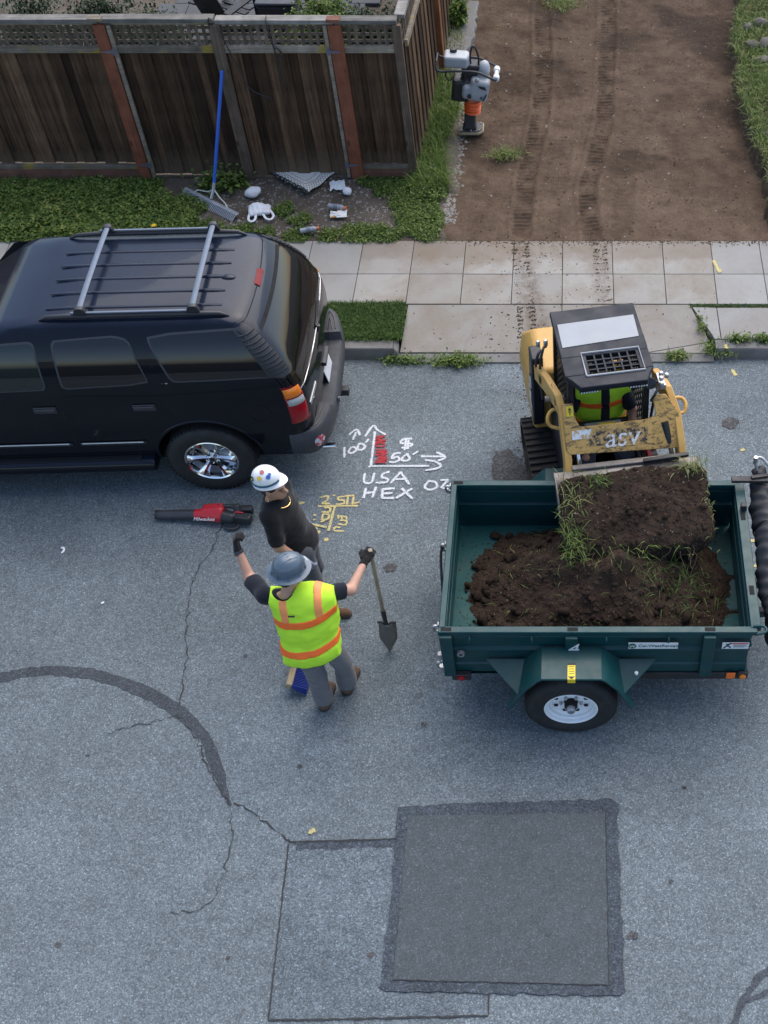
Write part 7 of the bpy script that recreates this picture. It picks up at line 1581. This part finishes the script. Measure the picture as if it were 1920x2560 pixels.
bz = lambda P: bed_z(P)[0]
# dense weeds left of the rake
def kw(P): return P[:, 0] + .25 * np.sin(P[:, 1] * 5) + .3 * fnoise(P, 1.8, 71) < -4.95 + .35 * (12.4 - P[:, 1]).clip(0, .4)
P = scatter(34000, -8.3, -4.3, 11.84, 13.03, 72, kw); mound = (.035 + .055 * np.clip(fnoise(P, 3.2, 73) + .5, .05, 1.6)) * np.clip((13.06 - P[:, 1]) / .25, .25, 1); hz = bz(P) + mound * np.sqrt(np.random.default_rng(1).random(len(P)))
vg = leaves('weeds', np.c_[P, hz], .042, MAT['weed'], None, 74, .45); tag(vg, 'dense dark green leafy weeds along the foot of the fence', 'weeds', kind='stuff')
P2 = scatter(7000, -8.3, -4.3, 11.82, 13.02, 75, kw); o = blades('weed_blades', P2, bz, .05, .14, .007, .7, MAT['weed'], vg, 76)
# looser weeds over the soil strip
def patches(P, cs): 
    d_ = np.full(len(P), 9.0)
    for x, y, r in cs: d_ = np.minimum(d_, np.hypot(P[:, 0] - x, P[:, 1] - y) / r)
    return d_ + .45 * fnoise(P, 6, 77) < 1
cs = [(-4.5, 11.96, .24), (-4.05, 11.93, .2), (-3.75, 11.93, .16), (-3.35, 11.91, .16), (-2.95, 11.90, .12), (-2.6, 11.93, .2), (-2.3, 11.93, .2), (-3.55, 12.42, .15), (-3.35, 12.2, .12), (-4.75, 12.5, .25), (-4.55, 12.9, .18), (-4.25, 12.96, .14), (-2.35, 12.95, .22), (-2.1, 12.8, .28), (-1.95, 12.4, .3), (-1.85, 12.1, .28), (-4.9, 12.2, .3), (-2.6, 13.0, .12)]
P = scatter(34000, -5.1, -1.6, 11.80, 13.08, 78, lambda P: patches(P, cs)); o = leaves('low_weeds', np.c_[P, bz(P) + .06 * np.random.default_rng(2).random(len(P))], .026, MAT['weed'], None, 79, .5); tag(o, 'patchy low green weeds on the bare soil strip', 'weeds', kind='stuff')
P = scatter(9000, -5.1, -1.6, 11.82, 13.08, 80, lambda P: patches(P, cs)); blades('weed_blades', P, bz, .04, .11, .006, .8, MAT['grass'], o, 81)
t = thing('leafy_weed', (-4.42, 12.86, .2), 0, 'leafy weed plant growing behind the rake handle at the fence', 'weed'); r_ = np.random.default_rng(6)
Q = r_.normal(size=(420, 3)) * (.13, .08, .06) + (0, 0, .12); leaves('leaves', Q, .055, MAT['grass'], t, 82, .5); blades('stems', r_.normal(size=(60, 2)) * .06, lambda P: np.zeros(len(P)), .12, .26, .006, .5, MAT['palegrass'], t, 83)
# tall grass next to the side fence
def kt(P): return (P[:, 0] < -1.64 + .07 * np.sin(P[:, 1] * 3.1)) 
P = scatter(6500, -2.05, -1.5, 12.75, 15.45, 84, kt); o = blades('tall_grass', P, bz, .10, .32, .008, .65, MAT['grass'], None, 85, .8); tag(o, 'long bright green grass growing beside the side fence', 'grass', kind='stuff')
P = scatter(4500, -2.05, -1.6, 12.6, 14.2, 86, kt); leaves('grass_leaves', np.c_[P, bz(P) + .1 * np.random.default_rng(3).random(len(P))], .03, MAT['grass'], o, 87, .5)
P = scatter(1500, -1.9, -1.6, 15.4, 18.0, 88); blades('grass_tufts', P, lambda P: bz(P) + .02, .05, .16, .008, .6, MAT['palegrass'], o, 89)
# verge lawn
vz = lambda P: verge_z(P)[0]
P = np.vstack([scatter(22000, -3.3, -1.93, 10.07, 10.69, 90), scatter(6000, -8, -3.3, 10.08, 10.68, 91)]); o = blades('verge_grass', P, vz, .035, .085, .007, .75, MAT['lawn'], None, 92); tag(o, 'short dark green grass on the verge behind the SUV', 'grass', kind='stuff')
# bank grass on the right
kb_ = lambda P: bank_z(P)[0] > .30 + .05 * fnoise(P, 3, 93)
P = scatter(26000, 2.1, 4.6, 12.05, 19.5, 94, kb_); o = blades('bank_grass', P, lambda P: bank_z(P)[0], .05, .17, .009, .7, MAT['grass'], None, 95, .7); tag(o, 'uneven green grass covering the raised bank at right', 'grass', kind='stuff')
P = scatter(9000, 2.1, 4.6, 12.05, 19.5, 98, kb_); blades('pale_blades', P, lambda P: bank_z(P)[0], .06, .20, .009, .8, MAT['palegrass'], o, 99, .8)
P = scatter(2600, 2.05, 2.7, 12.0, 18.5, 96, lambda P: (bank_z(P)[0] > .14) & (bank_z(P)[0] < .36)); blades('hanging_roots', P, lambda P: bank_z(P)[0], .03, .12, .005, 1.1, MAT['palegrass'], o, 97, 1.0)
# separate tufts
def tuft(x, y, z, n_, rad, hmin, hmax, mat, lab, lf=0, seed=1, wid=.007):
    t = thing('weed_tuft', (x, y, z), 0, lab, 'weed'); r = np.random.default_rng(seed); Q = r.normal(size=(n_, 2)) * np.array(rad)
    tag(blades('blades', Q, lambda P: np.zeros(len(P)), hmin, hmax, wid, .85, MAT[mat], t, seed, .8), kind='stuff')
    if lf: leaves('leaves', np.c_[r.normal(size=(lf, 2)) * np.array(rad), .02 + .06 * r.random(lf)], .03, MAT['weed'], t, seed + 1, .5)
tuft(-1.86, 9.88, 0, 260, (.14, .035), .03, .09, 'lawn', 'low weed tuft in the gutter at the end of the kerb', 200, 101)
tuft(-1.30, 9.86, .01, 420, (.13, .04), .04, .12, 'grass', 'large weed tuft in the gutter at the left of the driveway apron', 320, 102)
tuft(1.60, 10.02, .05, 420, (.08, .06), .05, .15, 'grass', 'tall weed tuft at the right corner of the driveway apron', 260, 103)
tuft(1.12, 9.92, .02, 220, (.06, .03), .04, .11, 'palegrass', 'small weed tuft in the gutter right of the loader', 120, 104)
tuft(1.80, 10.07, .14, 160, (.07, .03), .03, .09, 'lawn', 'small weed tuft behind the right kerb', 120, 105)
tuft(2.08, 10.07, .14, 160, (.06, .03), .03, .09, 'lawn', 'small weed tuft behind the kerb at the right edge', 120, 106)
tuft(1.42, 10.35, .11, 120, (.03, .09), .02, .06, 'palegrass', 'thin weeds in the joint beside the apron', 60, 107)
tuft(-.90, 13.59, .19, 420, (.10, .06), .04, .13, 'palegrass', 'dry grass clump lying on the dirt driveway', 60, 108); tuft(-.19, 17.55, .2, 420, (.14, .10), .04, .14, 'palegrass', 'grass clump at the far end of the dirt driveway', 80, 109)
P = np.vstack([scatter(500, 1.3, 2.3, 10.635, 10.665, 110), scatter(160, -1.9, -1.5, 11.80, 11.9, 111)]); o = blades('joint_grass', P, lambda P: np.full(len(P), .135), .02, .05, .006, .8, MAT['lawn'], None, 112); tag(o, 'thin grass growing in the sidewalk joints', 'grass', kind='stuff')
# gravel at the driveway edge and pebbles in the bed
r_ = np.random.default_rng(8); ye = r_.uniform(12.2, 15.2, 1100); xe = np.interp(ye, [q[1] for q in dl], [q[0] for q in dl]) + r_.normal(.06, .06, 1100)
o = chips('gravel', np.c_[xe, ye], MAT['gravel'], lambda P: np.maximum(dirt_z(P)[0], np.where(P[:, 0] < -1.6, bed_z(P)[0] - .02, 0)), .008, .028, None, .9, 10); tag(o, 'loose pale gravel along the left edge of the dirt driveway', 'gravel', kind='stuff')
P = np.c_[r_.uniform(-4.8, -1.8, 1500), r_.uniform(11.95, 13.05, 1500)]; o = chips('pebbles', P, MAT['gravel'], bz, .005, .022, None, .8, 11); tag(o, 'small pale pebbles scattered on the soil strip', 'pebbles', kind='stuff')
P = np.c_[r_.uniform(-1.3, 2.2, 260), r_.uniform(11.9, 18, 260)]; o = chips('pebbles', P, MAT['gravel'], lambda P: dirt_z(P)[0], .005, .016, None, .8, 12); tag(o, 'few pale pebbles scattered over the dirt driveway', 'pebbles', kind='stuff')
P = np.c_[r_.uniform(-1.3, 2.2, 2600), r_.uniform(11.9, 18, 2600)]; o = chips('dirt_crumbs', P, MAT['chips'], lambda P: dirt_z(P)[0], .004, .016, None, .9, 13); tag(o, 'dark crumbs of earth over the dirt driveway', 'earth', kind='stuff')
# stones on the bank
MAT['stone'] = plain('bank_stone', (.115, .10, .088), .9, var=.35, scale=7, bump=.008)
for i, (x, y, r, lab) in enumerate(((2.66, 16.5, .11, 'largest grey stone on the grassy bank'), (2.68, 15.95, .11, 'pinkish flat stone on the grassy bank'), (2.5, 15.98, .09, 'grey stone at the left of the bank stones'), (2.6, 15.52, .09, 'brown stone nearest the street on the bank'), (2.48, 16.42, .08, 'small grey stone behind the other bank stones'), (2.5, 13.75, .07, 'dark stone half hidden in the bank grass'))):
    me = clod(40 + i, r); me.materials.clear(); me.materials.append(MAT['stone']); o = link('stone', me, None, None, (x, y, float(bank_z(np.array([[x, y]]))[0][0]) + r * .35), (0, 0, i * 1.3)); tag(o, lab, 'stone', 'stones on the grassy bank')
# grass, roots and flowers of the soil slab
def slab_top(uv): 
    out = []; M = sl_rot.to_matrix()
    for u, v in uv:
        p = SC + M @ Vector((u, v, .03)); out.append(tuple(p))
    return np.array(out)
r_ = np.random.default_rng(21)
def slab_tuft(n_, cu, cv, su, sv_, hmin, hmax, mat, seed, lean=1.0, wid=.006):
    uv = np.c_[r_.normal(cu, su, n_).clip(-.64, .64), r_.normal(cv, sv_, n_).clip(-.42, .36)]; W = slab_top(uv); zs_ = W[:, 2]
    o = blades('grass_blades', W[:, :2], lambda P: zs_ - .01, hmin, hmax, wid, lean, MAT[mat], None, seed, 1.2); o.parent = sod; o.matrix_parent_inverse = (Matrix.Translation(SC) @ sl_rot.to_matrix().to_4x4()).inverted(); tag(o, kind='stuff')
slab_tuft(110, -.57, -.22, .07, .11, .07, .21, 'grass', 1, 1.6, .0045); slab_tuft(60, -.30, .28, .08, .05, .05, .14, 'grass', 2); slab_tuft(60, .50, .34, .06, .03, .08, .22, 'palegrass', 3); slab_tuft(70, -.55, .1, .06, .14, .06, .18, 'palegrass', 4); slab_tuft(50, -.1, -.36, .25, .05, .06, .20, 'grass', 5, 1.5); slab_tuft(50, .1, .0, .3, .2, .02, .07, 'palegrass', 6); slab_tuft(45, .62, -.05, .02, .2, .03, .08, 'palegrass', 7)
from mathutils.bvhtree import BVHTree
bv = BVHTree.FromPolygons([v.co.copy() for v in sod.data.vertices], [tuple(q.vertices) for q in sod.data.polygons])
uv = np.c_[r_.uniform(-.66, .66, 2600), r_.uniform(-.40, .40, 2600)]; hit = [bv.ray_cast(Vector((u, v, .4)), Vector((0, 0, -1)))[0] for u, v in uv]
ok = np.array([h is not None and h.z > -.2 for h in hit]); zc = np.array([h.z if h is not None else 0 for h in hit])[ok]; uv = uv[ok]
o = chips('soil_crumbs', uv, MAT['heap'], lambda P: zc - .003, .005, .020, sod, 1.1, 41); tag(o, kind='stuff')
o = chips('pebbles', uv[:60], MAT['gravel'], lambda P: zc[:60] - .001, .005, .012, sod, .8, 42); tag(o, kind='stuff')
for i in range(70):
    k_ = int(r_.integers(len(uv))); rr = float(.010 + .022 * r_.random() ** 2); o = bpy.data.objects.new('clod', CL[i % 6]); COL.objects.link(o); o.parent = sod; o.location = (uv[k_, 0], uv[k_, 1], zc[k_] + rr * .3); o.scale = (rr,) * 3; o.rotation_euler = tuple(r_.uniform(0, 6.28, 3))
for i in range(26):
    p = slab_top([(r_.uniform(-.6, .6), r_.uniform(-.42, -.25))])[0]; m = MB(); q = Vector(p); pts = [q]
    for k in range(4): q = q + Vector((r_.normal() * .02, -.012 + r_.normal() * .012, -.03 - .03 * r_.random())); pts.append(q)
    m.tube(pts, .003, 4); o = m.build('root', MAT['root'], None); o.parent = sod; o.matrix_parent_inverse = (Matrix.Translation(SC) @ sl_rot.to_matrix().to_4x4()).inverted()
P = np.c_[r_.normal(.85, .25, 260), r_.normal(6.25, .16, 260)]; P = P[(P[:, 0] < 1.3)]; o = blades('buried_grass', P, lambda P: heap_z(P)[0] - .01, .05, .17, .006, 1.0, MAT['lawn'], hp, 31, 1.0); tag(o, kind='stuff')
P = np.c_[r_.uniform(-.8, 1.2, 130), r_.uniform(5.7, 6.9, 130)]; o = blades('straw', P, lambda P: heap_z(P)[0] - .003, .04, .13, .005, 1.4, MAT['palegrass'], hp, 32, 1.0); tag(o, kind='stuff')
# ------------------------------------------------------------------ yard behind the fence
MAT['paver'] = concrete('patio_paver', (.075, .078, .082), (.11, .113, .118)); MAT['woodblack'] = plain('black_painted_wood', (.012, .014, .017), .6, var=.3); MAT['binblue'] = plain('dark_bin', (.02, .025, .035), .5); MAT['pot'] = plain('white_cover', (.55, .60, .66), .6)
pt = thing('patio', (0, 0, 0), 0, 'pale stone patio behind the fence', 'patio'); tag(pt, kind='structure')
for i in range(7):
    for j in range(4):
        m = MB(); m.box((0, 0, 0), (.43, .43, .05)); m.build('paver', MAT['paver'], pt, bev=.008, loc=(-6.0 + .44 * i + (.22 if j % 2 else 0), 16.4 + .44 * j, .235))
def shrub(x, y, z, rx, ry, rz, n_, lab, seed, name='shrub', mat='shrub', size=.05):
    t = thing(name, (x, y, z), 0, lab, 'shrub'); r = np.random.default_rng(seed); C = r.normal(size=(26, 3)) * (.45, .45, .38) * np.array((rx, ry, rz)); C[:, 2] = np.abs(C[:, 2]) + rz * .55
    P = C[r.integers(0, 26, n_)] + r.normal(size=(n_, 3)) * np.array((rx, ry, rz)) * .2; P[:, 2] = np.maximum(P[:, 2], .03); leaves('crown', P, size, MAT[mat], t, seed + 1, .7, 1.8)
    m = MB()
    for k in range(7): c_ = C[k]; m.tube([(r.normal() * .03, r.normal() * .03, 0), (c_[0] * .4, c_[1] * .4, c_[2] * .5), tuple(c_)], [.018, .012, .005], 6)
    m.build('stems', MAT['post'], t)
shrub(-7.3, 15.6, .2, .55, .4, .75, 5200, 'dark shrub behind the fence at the left edge', 121); shrub(-6.45, 15.75, .2, .42, .35, .65, 4200, 'dark shrub behind the fence left of the black chair', 122)
shrub(-5.75, 15.7, .2, .4, .35, .55, 3600, 'low dark shrub behind the fence beside the black chair', 126); shrub(-3.5, 15.8, .2, .45, .4, .62, 5000, 'green shrub behind the fence right of the black chair', 123, mat='weed', size=.06); shrub(-2.75, 15.9, .2, .42, .4, .55, 4200, 'dark shrub behind the fence beside the side fence', 124)
shrub(-1.72, 16.9, .25, .14, .16, .20, 1100, 'small broadleaf plant between the side fence and the dirt', 125, 'broadleaf_plant', 'weed', .07)
ch = thing('garden_chair', (-4.95, 16.55, .26), R(150), 'black slatted garden chair behind the fence', 'chair')
for k in range(5): m = MB(); m.box((0, -.22 + .11 * k, .36 - .02 * k), (.52, .095, .02)); m.build('seat_slat', MAT['woodblack'], ch, bev=.004)
for k in range(5): m = MB(); m.box((-.22 + .11 * k, .36, .66), (.095, .02, .72), (R(-22), 0, 0)); m.build('back_slat', MAT['woodblack'], ch, bev=.004)
for s in (-1, 1):
    m = MB(); m.box((s * .32, -.02, .56), (.13, .72, .025), (R(-4), 0, 0)); m.build('armrest', MAT['woodblack'], ch, bev=.006); m = MB(); m.box((s * .29, -.30, .27), (.10, .03, .55)); m.build('leg', MAT['woodblack'], ch, bev=.004); m = MB(); m.box((s * .29, .16, .22), (.03, .8, .09), (R(18), 0, 0)); m.build('leg', MAT['woodblack'], ch, bev=.004)
b_ = thing('waste_bin', (-4.15, 16.35, .26), 0, 'dark plastic bin behind the fence', 'bin'); m = MB(); m.loft([[(sx * w_, sy * w_, z) for sx, sy in ((-1, -1), (1, -1), (1, 1), (-1, 1))] for w_, z in ((.2, 0), (.26, .65))]); m.build('body', MAT['binblue'], b_, bev=.03); m = MB(); m.box((0, 0, .68), (.56, .56, .05)); m.build('lid', MAT['binblue'], b_, bev=.02)
